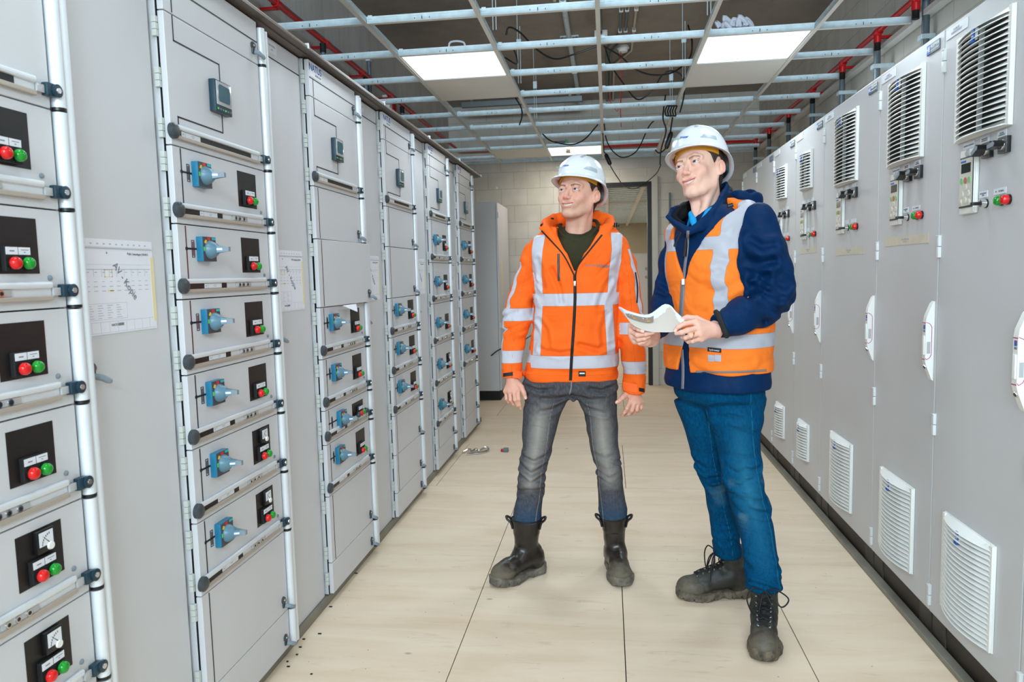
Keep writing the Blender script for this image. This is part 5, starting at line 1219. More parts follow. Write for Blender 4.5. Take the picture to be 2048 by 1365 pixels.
def helmet(fr, person, logo=None):
    fr = Frame(fr.o, *fr.ypr, fr.s*1.0); fr.R = fr.R@rotx(-.13); t = 'helmet'
    o0 = np.array(person.location); N, K = 120, 26
    def prof(th):
        c, s = math.cos(th), math.sin(th)           # th: 0 = forward
        fwd = max(0, c); bk = max(0, -c)
        zr = .050-.004*math.sin(th)**2-.052*bk**1.5-.004*fwd**4
        ax, ay = .0985, .124
        brim = .010+.026*fwd**2.2+.004*bk
        return zr, ax, ay, brim
    V = []; cen = np.array([0, .012, 0])
    top = .163; rows_ = 0
    for i in range(N):
        th = 2*PI*i/N; zr, ax, ay, brim = prof(th); sx, sy = math.sin(th), -math.cos(th); ring = []
        for k in range(K):
            a = (PI/2)*k/(K-1); r = math.sin(a)**0.92; z = zr+(top-zr)*math.cos(a)**0.90
            x, y = ax*sx*r, ay*sy*r
            rd = .0035*math.exp(-(x/.026)**4)*(1-.5*math.cos(a))*(1 if k < K-3 else .3)     # centre ridge
            rd += .0030*math.exp(-((abs(x)-.062)/.012)**2)*math.exp(-((z-.105)/.030)**2)
            nrm = np.array([x/ax**2, y/ay**2, (z-zr)/(top-zr)**2]); nrm /= np.linalg.norm(nrm)+1e-9
            ring.append(np.array([x, y, z])+nrm*rd)
        rr = lambda e, dz: np.array([(ax+e)*sx, (ay+e)*sy, zr+dz])
        dr = -.010*max(0, -sy)**2
        ring += [rr(brim*.4, -.003+dr*.3), rr(brim*.8, -.006+dr*.8), rr(brim, -.010+dr), rr(brim, -.0135+dr), rr(brim*.75, -.0105+dr*.7), rr(brim*.3, -.008+dr*.2), rr(-.004, -.007)]
        for k in range(7):
            a = (PI/2)*(1-k/6*0.98); r = math.sin(a); ring.append(np.array([(ax-.005)*sx*r, (ay-.005)*sy*r, zr-.004+(top-zr-.002)*math.cos(a)]))
        V += ring; rows_ = len(ring)
    V = np.array(V)+cen; Vw = np.array([fr.w(v) for v in V])-o0
    Q = [(i*rows_+k, i*rows_+k+1, ((i+1) % N)*rows_+k+1, ((i+1) % N)*rows_+k) for i in range(N) for k in range(rows_-1)]
    # reflective patches as a signed mask
    x, y, z = V[:, 0], V[:, 1], V[:, 2]; ax_ = np.abs(x)
    tri = np.minimum.reduce([(z-.070), (.088-z), (ax_-.052)*1.0, (y+.092)*1.0+(z-.068)*-0.9, (-y-.028)])
    band = np.minimum.reduce([(z-(.046-.05*np.clip(y/.14, 0, 1)-.004)), ((.072-.042*np.clip(y/.14, 0, 1))-z), (y-.030)])
    topm = np.minimum.reduce([(ax_-.028), (.040-ax_), (z-.125), (-y-.004)])
    out = np.tile(np.arange(rows_) < K-1, N); refl = np.where(out, np.maximum.reduce([tri, band, topm]), -1)
    shell = qmesh('hard_hat', Vw, np.array(Q), 'helmet_white', person, dict(refl=refl)); shell['label'] = 'white hard hat with grey reflective patches'
    shell.data.materials.append(M['helmet_inner']); mi = np.array([1 if k >= K+5 else 0 for i in range(N) for k in range(rows_-1)], np.int32); shell.data.polygons.foreach_set('material_index', mi)
    # sweat band
    m = MB(); pts = []
    for k in range(25):
        th = -1.45+2.9*k/24; zr = .040+.010*math.cos(th)**2; pts.append([fr.w(np.array([.084*math.sin(th), -.103*math.cos(th)+.008, zz]))-o0 for zz in (zr-.012, zr+.014)])
    vs = [p for q in pts for p in q]; inner = [fr.w(np.array([.079*math.sin(-1.45+2.9*k/24), -.097*math.cos(-1.45+2.9*k/24)+.008, .040+.010*math.cos(-1.45+2.9*k/24)**2+zz]))-o0 for k in range(25) for zz in (-.012, .014)]
    m.add(vs+inner, [(2*k, 2*k+1, 2*k+3, 2*k+2) for k in range(24)]+[(50+2*k, 50+2*k+2, 50+2*k+3, 50+2*k+1) for k in range(24)]+[(2*k, 2*k+2, 50+2*k+2, 50+2*k) for k in range(24)], 'band_yellow')
    m.build('sweat_band', shell, smooth=True)
    m = MB()
    for th in (0.45, -0.75, 1.7, -1.9):
        a = np.array([.088*math.sin(th), -.110*math.cos(th)+.012, .047]); b = np.array([.104*math.sin(th), -.128*math.cos(th)+.012, .041])
        pa, pb = fr.w(a)-o0, fr.w(b)-o0; sd = fr.R@np.array([math.cos(th), math.sin(th), 0])*.016; up = fr.R@np.array([0, 0, 1])*.004
        m.add([pa-sd-up, pa+sd-up, pb+sd-up, pb-sd-up, pa-sd+up, pa+sd+up, pb+sd+up, pb-sd+up], [(0,3,2,1),(4,5,6,7),(0,1,5,4),(1,2,6,5),(2,3,7,6),(3,0,4,7)], 'helmet_inner')
    m.build('harness_clip', shell)
    m = MB()
    for s in (-1, 1):
        for k in range(3):
            c = fr.w(np.array([s*(.030+.004*k), -.020+.018*k, .158-.003*k-.0012]))-o0; m.lathe(c, fr.R@np.array([s*.25, 0, 1]), [(0, .0022), (.0028, .0018)], 'dark_gap', 10)
    m.build('vent', shell, smooth=True)
    m = MB(); c0 = [fr.w(np.array([.086*math.sin(th), -.100*math.cos(th)+.012, -.004]))-o0 for th in np.linspace(2.0, 2*PI-2.0, 14)]; m.tube(c0, .011, 'blue_dark', 10)
    m.build('ratchet_strap', shell, smooth=True)
    if logo:
        def f(P):
            p = fr.loc(P)-cen; return ell(p, (0, 0, .048), (.0985, .124, .115))*fr.s
        d = fr.R@np.array([0.0, 1, -.25]); d /= np.linalg.norm(d); r = fr.R@np.array([1, 0, 0]); u = fr.R@np.array([0, 0, 1])
        off = .0052*fr.s
        cl = A_(logo[0], logo[1], fr.o[1]-.2); r = np.array([1, -.1, logo[2]]); u = np.array([-logo[2], 0, 1.0])
        decal('logo_lettering', 'brabant', .0085, cl-r*.013-u*.002, (r, u), f, d, 'logo_green', shell, off=off, shear=.2)
        decal('logo_lettering', 'Water', .0110, cl+r*.013, (r, u), f, d, 'logo_blue', shell, bold=.0003, off=off, shear=.3)
    return shell
def hand_f(wr, mcps, fingers, thumb, rs=.0088, palm=.0135, arm=None, wrist_r=.026, k=.010):
    "wr: wrist point; mcps: 4 knuckle points; fingers: 4 lists of points; thumb list"
    wr = np.asarray(wr)
    def f(P):
        d = None
        for i, mc in enumerate(mcps):
            q = cap(P, wr+(np.asarray(mc)-wr)*.10, mc, palm*1.15, palm*.86); d = q if d is None else smin(d, q, .016)
        for i, fg in enumerate(fingers):
            r0 = rs*(1.0, 1.03, .98, .86)[i]; rr = [r0*1.10]+[r0*(1.02-.13*j) for j in range(len(fg))]
            pts = [mcps[i]]+list(fg); q = None
            for j in range(len(pts)-1):
                c = cap(P, pts[j], pts[j+1], rr[j], rr[j+1])
                if j < len(pts)-2: c = smin(c, np.linalg.norm(P-np.asarray(pts[j+1]), axis=1)-rr[j+1]*1.07, .003)
                q = c if q is None else smin(q, c, .003)
            d = smin(d, q, .0032)
        rt = [rs*1.9, rs*1.35, rs*1.18, rs*.95]; q = chain(P, thumb, rt[:len(thumb)], .004); d = smin(d, q, .007)
        if arm is not None: d = smin(d, cap(P, wr, arm, wrist_r*.92, wrist_r*1.1), .016)
        return d
    return f
def nail(body, c, d, n, o0, r=.006):
    "small nail: centre c, finger direction d, outward normal n"
    d = np.asarray(d, float); d /= np.linalg.norm(d); n = np.asarray(n, float); n -= d*(n@d); n /= np.linalg.norm(n); s = np.cross(d, n)
    V = []; 
    for i in range(6):
        for j in range(5):
            a, b = i/5*2-1, j/4*2-1; w = math.sqrt(max(0, 1-.25*a*a)); V.append(c-o0+d*(a*r*1.05)+s*(b*r*.8*w)+n*(-.18*r*b*b-.10*r*a*a))
    Q = [(i*5+j, (i+1)*5+j, (i+1)*5+j+1, i*5+j+1) for i in range(5) for j in range(4)]
    qmesh('fingernail', np.array(V), np.array(Q), 'nail', body)
simple('nail', (232, 182, 168), 0.3)
# ================================================================ person 1: orange hooded jacket, hands hanging
def edges(rows_, Y, bs, ys=None):
    "rows (py, left px, right px) of an outline at depth Y -> loft nodes"
    out = []
    for i, (py, xl, xr) in enumerate(rows_):
        y = ys[i] if ys is not None else Y; l = A_(xl, py, y); r = A_(xr, py, y); c = (l+r)/2
        a = (r[0]-l[0])/2; b = bs[i] if hasattr(bs, '__len__') else a*bs; out.append((c[2], c[0], y, a, b))
    return out
def low_body(parts):
    "coarse limbs and trunk under the clothes"
    def f(P):
        d = None
        for pts, rs in parts:
            q = chain(P, pts, rs, .03); d = q if d is None else smin(d, q, .05)
        return d
    return f
def joined_body(person, pieces, mat):
    Vs, Qs, At, n = [], [], {}, 0
    for f, lo, hi, h, attrs in pieces:
        V, Q = surfnet(f, lo, hi, h); V = smoothv(V, Q, 1, .4)
        for k in ('blush', 'lip', 'brow', 'stub'): At.setdefault(k, []).append(attrs[k](V) if attrs and k in attrs else np.full(len(V), .25 if k == 'blush' else 0.0))
        Vs.append(V); Qs.append(Q+n); n += len(V)
    return qmesh('body', np.concatenate(Vs)-np.array(person.location), np.concatenate(Qs), mat, person, {k: np.concatenate(v) for k, v in At.items()})
def m1():
    Y = 3.32
    per = thing('person', 'smiling man in an orange hi-vis jacket, white hard hat, grey jeans and rubber boots', 'person', (-0.16, 3.32, 0))
    o0 = np.array(per.location)
    # ---- head, neck, hands
    fr = Frame((0, 0, 0), math.radians(-26), math.radians(-7), math.radians(1.0), 1.07)
    fr.zk = .90; fr.o = A_(1137.5, 379, 3.265)-fr.R@np.array([0, -.086*1.07, 0])
    nb = A_(1156, 470, 3.37)
    hf = head_f(fr, 1.0, 1.0, [(fr.w((0, .022, -.060)), nb, .058, .060), (fr.w((-.030, -.010, -.085)), A_(1146, 470, 3.33), .018, .014), (fr.w((.040, -.010, -.080)), A_(1160, 470, 3.32), .016, .014)])
    # right hand (image left)
    Y1 = 3.27; w1 = A_(1025, 757, Y1+.01)
    mc = [A_(1036, 780, Y1-.02), A_(1028, 783, Y1-.028), A_(1019.5, 784, Y1-.022), A_(1011.5, 783, Y1-.008)]
    fg = [[A_(1037.5, 799, Y1-.040), A_(1039.5, 810, Y1-.030), A_(1041.5, 818, Y1-.016)],
          [A_(1030, 800, Y1-.045), A_(1035, 811, Y1-.028), A_(1041, 815, Y1-.006)],
          [A_(1021, 800, Y1-.036), A_(1027, 808.5, Y1-.016), A_(1034, 812, Y1+.006)],
          [A_(1013, 798, Y1-.018), A_(1017, 804.5, Y1-.002), A_(1023, 807, Y1+.014)]]
    th = [A_(1033, 765, Y1-.008), A_(1043, 775, Y1-.026), A_(1048, 786.5, Y1-.034), A_(1051, 796, Y1-.034)]
    h1 = hand_f(w1, mc, fg, th, .0086, .0150, A_(1025, 745, Y1+.01), .025)
    # left hand (image right)
    Y2 = 3.28; w2 = A_(1268, 783, Y2+.01)
    mc2 = [A_(1261, 803, Y2-.024), A_(1269.5, 804.5, Y2-.028), A_(1277, 805.5, Y2-.022), A_(1283, 804.5, Y2-.006)]
    fg2 = [[A_(1254, 817, Y2-.042), A_(1249, 825.5, Y2-.032), A_(1244, 832, Y2-.016)],
           [A_(1264, 821, Y2-.044), A_(1257.5, 828.5, Y2-.026), A_(1250.5, 831.5, Y2-.004)],
           [A_(1274, 820, Y2-.034), A_(1268.5, 826, Y2-.014), A_(1261.5, 829, Y2+.006)],
           [A_(1282, 816, Y2-.016), A_(1279, 821.5, Y2+.000), A_(1273.5, 824.5, Y2+.014)]]
    th2 = [A_(1255, 787, Y2-.008), A_(1246, 795, Y2-.026), A_(1239, 801.5, Y2-.034), A_(1233.5, 805.5, Y2-.034)]
    h2 = hand_f(w2, mc2, fg2, th2, .0086, .0150, A_(1268, 770, Y2+.01), .025)
    trunk = low_body([([A_(1150, 480, 3.37), A_(1150, 560, 3.34), A_(1145, 700, 3.34), A_(1143, 748, 3.34)], [.06, .10, .10, .075]),
        ([A_(1095, 505, 3.35), A_(1215, 505, 3.35)], [.04, .04]),
        ([A_(1076, 520, 3.34), A_(1038, 630, 3.33), A_(1025, 750, 3.28)], [.045, .036, .026]), ([A_(1236, 520, 3.34), A_(1261, 640, 3.33), A_(1268, 775, 3.29)], [.045, .036, .026]),
        ([A_(1100, 780, 3.34), A_(1070, 920, 3.30), A_(1053, 1105, 3.285)], [.07, .045, .026]), ([A_(1190, 780, 3.34), A_(1216, 930, 3.34), A_(1229, 1105, 3.36)], [.07, .045, .026])])
    c1 = w1; c2 = w2
    body = joined_body(per, [(hf, fr.o+(-.13, -.16, -.30), fr.o+(.13, .16, .17), .0017, head_attrs(fr)),
        (h1, A_(1000, 826, Y1)+(0, -.08, 0), A_(1060, 742, Y1)+(0, .06, 0), .0017, None), (h2, A_(1225, 842, Y2)+(0, -.08, 0), A_(1296, 766, Y2)+(0, .06, 0), .0017, None),
        (trunk, (-.62, 3.18, .03), (.25, 3.5, 1.62), .009, None)], 'skin_a')
    face_parts(fr, body, (-.05, .10)); hair(fr, per, 'hair_dark', 3); helmet(fr, per, (1128.6, 337.5, .06))
    nail(body, A_(1050.5, 796.5, Y1-.046), A_(1051, 798, Y1-.034)-A_(1048, 787, Y1-.034), (0, -1, 0), o0); nail(body, A_(1233.5, 804.6, Y2-.045), A_(1233, 806, Y2)-A_(1239, 801.5, Y2), (0, -1, .2), o0)
    # ---- dark green sweater
    sw = Loft(edges([(640, 1078, 1226), (560, 1075, 1230), (510, 1078, 1232), (490, 1092, 1216), (474, 1108, 1203), (458, 1114, 1198), (440, 1116, 1197)], 3.335, [.105, .118, .112, .10, .086, .078, .070]), cap=.01)
    pa, pb = A_(1152, 484, 3.23), A_(1160, 444, 3.43); nrm = np.cross(np.array([1.0, 0, 0]), pb-pa); nrm /= np.linalg.norm(nrm); nrm *= np.sign(nrm[2])
    tilt = lambda P: (P-pa)@nrm
    ring = [(A_(1152, 483, 3.245)), A_(1128, 474, 3.27), A_(1115.5, 460, 3.345), A_(1122, 447, 3.41), A_(1160, 441, 3.43), A_(1192, 441, 3.41), A_(1197.5, 452, 3.35), A_(1180, 472, 3.27), A_(1152, 483, 3.245)]
    def fsw(P): return smin(smax(sw(P), tilt(P), .006), chain(P, ring, [.0085]*9, .004), .006)+.0008*vnoise(P, 130, 4)
    sculpt('sweater', fsw, (-.42, 3.18, 1.15), (.08, 3.48, 1.70), .005, 'sweater_green', per, dict())
    # ---- jacket
    tor = Loft(edges([(760, 1049, 1236), (745, 1046, 1238), (735, 1049, 1238), (700, 1057, 1238), (650, 1065, 1239), (600, 1066, 1241), (560, 1063, 1244), (520, 1055, 1252), (497, 1051, 1260), (480, 1058, 1252), (466, 1074, 1236), (452, 1092, 1222)], Y, [.120, .126, .132, .140, .148, .152, .152, .146, .136, .124, .108, .088]), cap=.008)
    aL = Loft(edges([(757, 1001, 1046), (745, 1000.5, 1046.5), (726, 1001, 1046), (703, 1002, 1049), (680, 1003, 1053), (660, 1006, 1059), (642, 1008, 1064), (630, 1006, 1066), (600, 1012, 1068), (570, 1022, 1072), (540, 1033, 1078), (515, 1041, 1085), (500, 1046, 1092), (489, 1052, 1090)], 0, [.050, .052, .050, .052, .055, .058, .060, .064, .063, .062, .066, .072, .070, .060], [3.285, 3.287, 3.29, 3.295, 3.30, 3.305, 3.31, 3.315, 3.32, 3.32, 3.32, 3.32, 3.32, 3.32]), cap=.006)
    aR = Loft(edges([(786, 1243, 1291), (770, 1243, 1293), (752, 1245, 1294.5), (718, 1242, 1294), (684, 1238, 1292), (662, 1234, 1291), (642, 1234, 1289.5), (600, 1236, 1284.5), (562, 1232, 1280), (530, 1226, 1274), (510, 1218, 1268), (495, 1212, 1259), (487, 1212, 1250)], 0, [.050, .053, .055, .056, .060, .062, .064, .062, .064, .070, .072, .068, .058], [3.29, 3.292, 3.295, 3.30, 3.305, 3.31, 3.315, 3.32, 3.32, 3.32, 3.32, 3.32, 3.32]), cap=.006)
    vl = [A_(1147.5, 552, 3.17), A_(1113, 470, 3.2), A_(1109, 440, 3.2)]; vr = [A_(1149.5, 552, 3.17), A_(1203, 452, 3.2), A_(1212, 435, 3.2)]
    zz = [vl[0][2], vl[1][2], vl[2][2]]
    def fj0(P):
        z = P[:, 2]; d = smin(tor(P), aL(P), .014); d = smin(d, aR(P), .014)
        xc = A_(1146, 600, Y)[0]
        # folds: elbows, armpits, waist, hem gather
        cx = np.interp(z, [A_(0, 700, Y)[2], A_(0, 560, Y)[2]], [1.0, 1.0])
        arm = np.clip((np.abs(P[:, 0]-A_(1150, 600, Y)[0])-.20)/.03, 0, 1)
        el = np.exp(-((z-A_(1030, 645, Y)[2])/.055)**2)*arm
        q = P.copy(); q[:, 2] += .35*(P[:, 0]-xc)*np.sign(P[:, 0]-xc)
        d = d+el*.011*ridge(q, (7, 7, 30), 5)-el*.003
        d = d+arm*.0060*ridge(q, (8, 8, 13), 8)+.0042*(1-arm)*ridge(q, (5, 5, 8), 9)+.0020*ridge(P, (14, 14, 16), 10)
        ap = np.exp(-((z-A_(1030, 560, Y)[2])/.07)**2)*np.exp(-((np.abs(P[:, 0]-xc)-.17)/.05)**2); q2 = P.copy(); q2[:, 2] -= .9*np.abs(P[:, 0]-xc)
        d = d+ap*.010*ridge(q2, (6, 6, 30), 12)
        d = d+folds(P, [[(1006, 646), (1030, 649), (1065, 640)], [(1010, 600), (1035, 612), (1066, 604)], [(1008, 672), (1030, 664), (1058, 672)], [(1040, 520), (1050, 545), (1066, 575)], [(1085, 575), (1078, 540), (1074, 520)], [(1240, 676), (1262, 684), (1288, 676)], [(1238, 700), (1252, 692), (1268, 696)], [(1262, 640), (1276, 630), (1288, 634)], [(1236, 560), (1246, 585), (1252, 606)], [(1222, 560), (1205, 590), (1198, 612)], [(1080, 700), (1120, 708), (1140, 704)], [(1160, 690), (1195, 700), (1230, 690)], [(1075, 640), (1090, 660), (1095, 690)], [(1215, 630), (1205, 660), (1208, 690)], [(1105, 540), (1120, 575), (1124, 605)]], 3.19, .010, .010)
        hm = np.exp(-((z-A_(1030, 738, Y)[2])/.012)**2)*(1-arm); d = d+hm*.004
        ch = np.exp(-((z-A_(1023, 741, Y)[2])/.006)**2)*arm*(P[:, 0] < xc); d = d+ch*.003
        return d
    def fj(P):
        z = P[:, 2]; d = fj0(P)
        xl = np.interp(z, zz, [q[0] for q in vl]); xr = np.interp(z, [vr[0][2], vr[1][2], vr[2][2]], [q[0] for q in vr])
        wedge = np.maximum.reduce([(xl-P[:, 0])*.85, (P[:, 0]-xr)*.85, vl[0][2]-z, P[:, 1]-3.34]); d = smax(d, -wedge, .006)
        nk = P-np.array(A_(1157, 450, 3.35)); cyl = np.maximum(np.hypot(nk[:, 0]/1.05, nk[:, 1]/1.05)-.083, A_(1150, 476, 3.35)[2]-z); d = smax(d, -cyl, .008)
        return d
    col = [A_(1148.5, 548, 3.168), A_(1130, 512, 3.185), A_(1108, 480, 3.215), A_(1093, 464, 3.25), A_(1092, 452, 3.32), A_(1108, 443, 3.40), A_(1150, 437, 3.455), A_(1196, 438, 3.43), A_(1219, 447, 3.37), A_(1221, 461, 3.28), A_(1200, 480, 3.22), A_(1173, 512, 3.19), A_(1150.5, 548, 3.168)]
    cr = [.005, .010, .017, .024, .026, .026, .028, .028, .027, .025, .018, .010, .005]
    def fcol(P):
        q = P.copy(); d = chain(q, col, cr, .008)
        up = [c+np.array([0, .004, .018*(r/.026)]) for c, r in zip(col, cr)]; d = smin(d, chain(q, up, [r*.72 for r in cr], .006), .010)
        hd = ell(P, A_(1160, 448, 3.47), (.125, .060, .050)); d = smin(d, hd, .02)
        d = d+.003*ridge(P, (16, 16, 9), 21)
        tip = cap(P, A_(1092, 460, 3.235), A_(1080, 456, 3.215), .018, .006); d = smin(d, tip, .01)
        nk = P-np.array(A_(1157, 450, 3.35)); d = smax(d, -(np.hypot(nk[:, 0]/.072, nk[:, 1]/.076)-1)*.07, .004)
        return d
    def fall(P): return smin(fj(P), fcol(P), .008)
    zf = lambda py: A_(1150, py, 3.18)[2]
    def stripe(P):
        x, y, z = P[:, 0], P[:, 1], P[:, 2]; xa = A_(1069, 600, Y)[0]+np.clip((z-zf(610))/.3, 0, 1)*(-.03); xb = A_(1238, 600, Y)[0]+np.clip((z-zf(600))/.3, 0, 1)*.02
        armL = x < xa-np.where(z < zf(655), .016, 0); armR = x > xb
        B = lambda a, b: np.minimum(zf(a)-z, z-zf(b))
        tb = np.maximum(B(587, 612), B(713, 739))
        X = lambda px: A_(px, 600, 3.19)[0]
        cl = np.interp(z, [zf(740), zf(700), zf(612), zf(587), zf(545), zf(500), zf(470)], [X(1066), X(1070), X(1076), X(1077), X(1073), X(1075), X(1079)])
        crr = np.interp(z, [zf(740), zf(700), zf(612), zf(587), zf(545), zf(500), zf(470)], [X(1222), X(1221), X(1217), X(1224), X(1229), X(1237), X(1236)])
        w = np.interp(z, [zf(587), zf(480)], [.0185, .027]); tv = np.maximum(w-np.abs(x-cl), w-np.abs(x-crr)); tv = np.minimum(tv, z-zf(713)+0)
        t = np.maximum(tb, tv)
        out = lambda s, P_, c: .006-np.abs(y-c)
        la = np.maximum(B(617+0, 643), B(704, 730)); q = la; cxl = np.interp(z, aL.z, aL.tab[0]); al = np.interp(z, aL.z, aL.tab[2])
        la = np.maximum(la, np.minimum.reduce([.010-np.abs(y-3.275), cxl-.45*al-x, zf(520)-z*0-0*z+0*z if False else (zf(520)-z)]))
        cxr = np.interp(z, aR.z, aR.tab[0]); ar = np.interp(z, aR.z, aR.tab[2])
        ra = np.maximum(B(650, 674), B(729, 754)); ra = np.maximum(ra, np.minimum.reduce([.010-np.abs(y-3.275), x-cxr-.45*ar, zf(500)-z]))
        bot = z-zf(755)
        t = np.where((z > zf(466)) | ((y > 3.36) & (z > zf(480))), -1, t)
        return np.where(armL, np.where(z < zf(745), -1, la), np.where(armR, np.where(z < zf(760), -1, ra), t))
    def seam(P):
        x, z = P[:, 0], P[:, 2]; cxl = np.interp(z, aL.z, aL.tab[0]); cxr = np.interp(z, aR.z, aR.tab[0])
        s = np.minimum(np.abs(x-cxl-.006), np.abs(x-cxr-.002)); s = np.where((z < zf(510)), s, 1); s = np.where(P[:, 1] < 3.3, s, 1)
        hem = np.abs(z-zf(753)); return np.where((x > cxl+.05) & (x < cxr-.05), hem, s)
    jk = sculpt('jacket', fall, (-.56, 3.13, .80), (.24, 3.54, 1.68), .0042, 'orange_cloth', per, dict(stripe=stripe, seam=seam))
    dn = np.array([0, 1.0, 0])
    fa = fall
    ribbon('zip', fa, [A_(1149.5, 552, 3.1), A_(1150, 600, 3.1), A_(1147, 660, 3.1), A_(1143, 720, 3.1), A_(1141, 761, 3.1)], .013, dn, 'black_matte', jk, seg=50)
    ribbon('zip', fa, [A_(1149, 552, 3.1), A_(1128, 512, 3.1), A_(1104, 484, 3.1), A_(1083, 462, 3.1)], .006, dn, 'black_matte', jk, seg=40); ribbon('zip', fa, [A_(1150.5, 552, 3.1), A_(1157, 530, 3.1), A_(1180, 500, 3.1), A_(1204, 470, 3.1)], .007, dn, 'black_matte', jk, seg=40)
    ribbon('chest_pocket_zip', fa, [A_(1117, 508, 3.1), A_(1117, 535, 3.1), A_(1117.5, 562, 3.1)], .010, dn, 'dark_cap', jk, seg=20)
    ribbon('sleeve_zip', fa, [A_(1271, 545, 3.1), A_(1275, 575, 3.1), A_(1274, 606, 3.1)], .006, dn, 'black_matte', jk, seg=20)
    patch('hem_label', fa, A_(1164.5, 747, 3.1), (1, 0, 0), (0, 0, 1), (.030, .022), dn, 'black_matte', jk, off=.002); patch('hem_label', fa, A_(1164.5, 746, 3.1), (1, 0, 0), (0, 0, 1), (.022, .006), dn, 'label_white', jk, off=.0028)
    p = trace(fa, np.array([A_(1149.5, 567, 3.05)]), dn, .004)[0]-o0
    MB().bbox(p[0]-.005, p[0]+.005, p[1]-.006, p[1]+.002, p[2]-.012, p[2]+.010, 'chrome', .002).cyl((p[0], p[1]-.004, p[2]-.010), (p[0], p[1]-.006, p[2]-.036), .0025, 'black_plastic').build('zip_puller', jk, smooth=True)
    decal('chest_lettering', 'brabant', .0145, A_(1180.5, 531, 3.1), ((1, 0, -.02), (0, 0, 1)), fa, dn, 'zip_grey', jk, shear=.15, off=.0012); decal('chest_lettering', 'Water', .0205, A_(1205.5, 532.5, 3.1), ((1, 0, -.04), (0, 0, 1)), fa, dn, 'vest_piping', jk, bold=.0006, shear=.2, off=.0012)
    # cuffs: tabs and black hook tape
    patch('cuff_tape', fa, A_(1018, 748, 3.2), (1, 0, .12), (0, 0, 1), (.048, .016), dn, 'black_matte', jk, off=.0025); patch('cuff_tab', fa, A_(1036, 748, 3.2), (1, 0, -.15), (0, 0, 1), (.040, .036), dn, 'cuff_orange', jk, off=.006)
    patch('cuff_tape', fa, A_(1283, 779, 3.2), (1, 0, -.2), (0, 0, 1), (.024, .016), dn, 'black_matte', jk, off=.0025); patch('cuff_tab', fa, A_(1260, 774, 3.2), (1, 0, -.2), (0, 0, 1), (.062, .038), dn, 'cuff_orange', jk, off=.006)
    MB().tube(spl([tuple(A_(1228, 452, 3.26)-o0), tuple(A_(1234, 450, 3.22)-o0), tuple(A_(1238, 452, 3.22)-o0)], 6), .005, 'black_plastic', 8).cyl(tuple(A_(1231, 446, 3.22)-o0), tuple(A_(1231, 455, 3.22)-o0), .007, 'black_plastic').build('cord_toggle', jk, smooth=True)
    MB().tube(spl([tuple(A_(1084, 452, 3.28)-o0), tuple(A_(1098, 441, 3.33)-o0), tuple(A_(1112, 438, 3.40)-o0)], 6), .009, 'black_matte', 10).build('hood_lining', jk, smooth=True)
    # ---- jeans
    pel = Loft(edges([(794, 1078, 1206), (782, 1056, 1230), (765, 1049, 1236), (740, 1052, 1232)], Y, [.080, .100, .114, .112]), cap=.02)
    YL = [3.275, 3.28, 3.28, 3.28, 3.285, 3.29, 3.295, 3.30, 3.31, 3.32, 3.33, 3.33]
    lL = Loft(edges([(1044, 1027, 1081), (1033, 1025, 1084), (1013, 1029, 1085), (989, 1035, 1088), (960, 1036, 1090), (940, 1037, 1093), (925, 1040, 1096), (902, 1044, 1103), (865, 1044, 1113), (824, 1046, 1123), (795, 1048, 1136), (770, 1050, 1141)], 0, [.064, .068, .065, .064, .066, .070, .070, .072, .078, .086, .098, .105], YL), cap=.012)
    YR = [3.355, 3.355, 3.352, 3.35, 3.345, 3.34, 3.34, 3.335, 3.33, 3.33, 3.33, 3.33]
    lR = Loft(edges([(1039, 1203, 1252), (1027, 1198, 1256), (1000, 1196, 1252), (976, 1194.5, 1247), (950, 1192.5, 1246), (935, 1191, 1245), (915, 1185, 1241), (885, 1178, 1237), (850, 1171, 1237), (824, 1166, 1237), (795, 1153, 1237), (770, 1146, 1237)], 0, [.064, .068, .065, .064, .066, .070, .070, .074, .080, .086, .098, .105], YR), cap=.012)
    zk = A_(1070, 938, 3.3)[2]; zc = A_(1143, 800, Y)[2]; zh = A_(1070, 1030, 3.3)[2]
    def fje(P):
        z = P[:, 2]; d = smin(smin(lL(P), pel(P), .03), lR(P), .016)
        q = P.copy(); q[:, 2] += .28*np.sin(P[:, 0]*22)*.12
        d = d+folds(P, [[(1038, 930), (1062, 948), (1092, 934)], [(1036, 951), (1063, 966), (1091, 954)], [(1040, 915), (1070, 924), (1097, 912)], [(1036, 985), (1060, 978), (1086, 984)], [(1188, 930), (1215, 948), (1246, 932)], [(1192, 952), (1220, 962), (1247, 950)], [(1186, 914), (1210, 922), (1240, 912)], [(1195, 985), (1222, 978), (1249, 984)], [(1143, 792), (1115, 800), (1085, 798)], [(1146, 792), (1175, 802), (1205, 800)], [(1138, 805), (1112, 818), (1080, 826)], [(1155, 808), (1178, 822), (1210, 828)], [(1052, 775), (1080, 782), (1110, 776)], [(1234, 775), (1205, 783), (1180, 778)]], 3.24, .012, .010)
        kn = np.exp(-((z-zk)/.05)**2); d = d+kn*(.012*ridge(q, (6, 6, 36), 31)-.003)
        d = d+.0060*np.exp(-((z-zc)/.12)**2)*ridge(q, (9, 4, 20), 35)+.0035*ridge(q, (8, 8, 14), 33)+np.exp(-((z-zh)/.03)**2)*.003*ridge(q, (6, 6, 60), 36)
        return d
    def fade(P):
        z = P[:, 2]; cxl = np.interp(z, lL.z, lL.tab[0]); cxr = np.interp(z, lR.z, lR.tab[0]); x = P[:, 0]
        dd = np.minimum(np.abs(x-cxl), np.abs(x-cxr)); return np.clip(1-dd/.055, 0, 1)*np.clip((z-zk+.10)/.06, 0, 1)*np.clip((zc-z)/.10+.35, 0, 1)*(P[:, 1] < 3.33)*.9
    stain = lambda P: np.clip(1-(P[:, 2]-zh)/.12, 0, 1)*.9
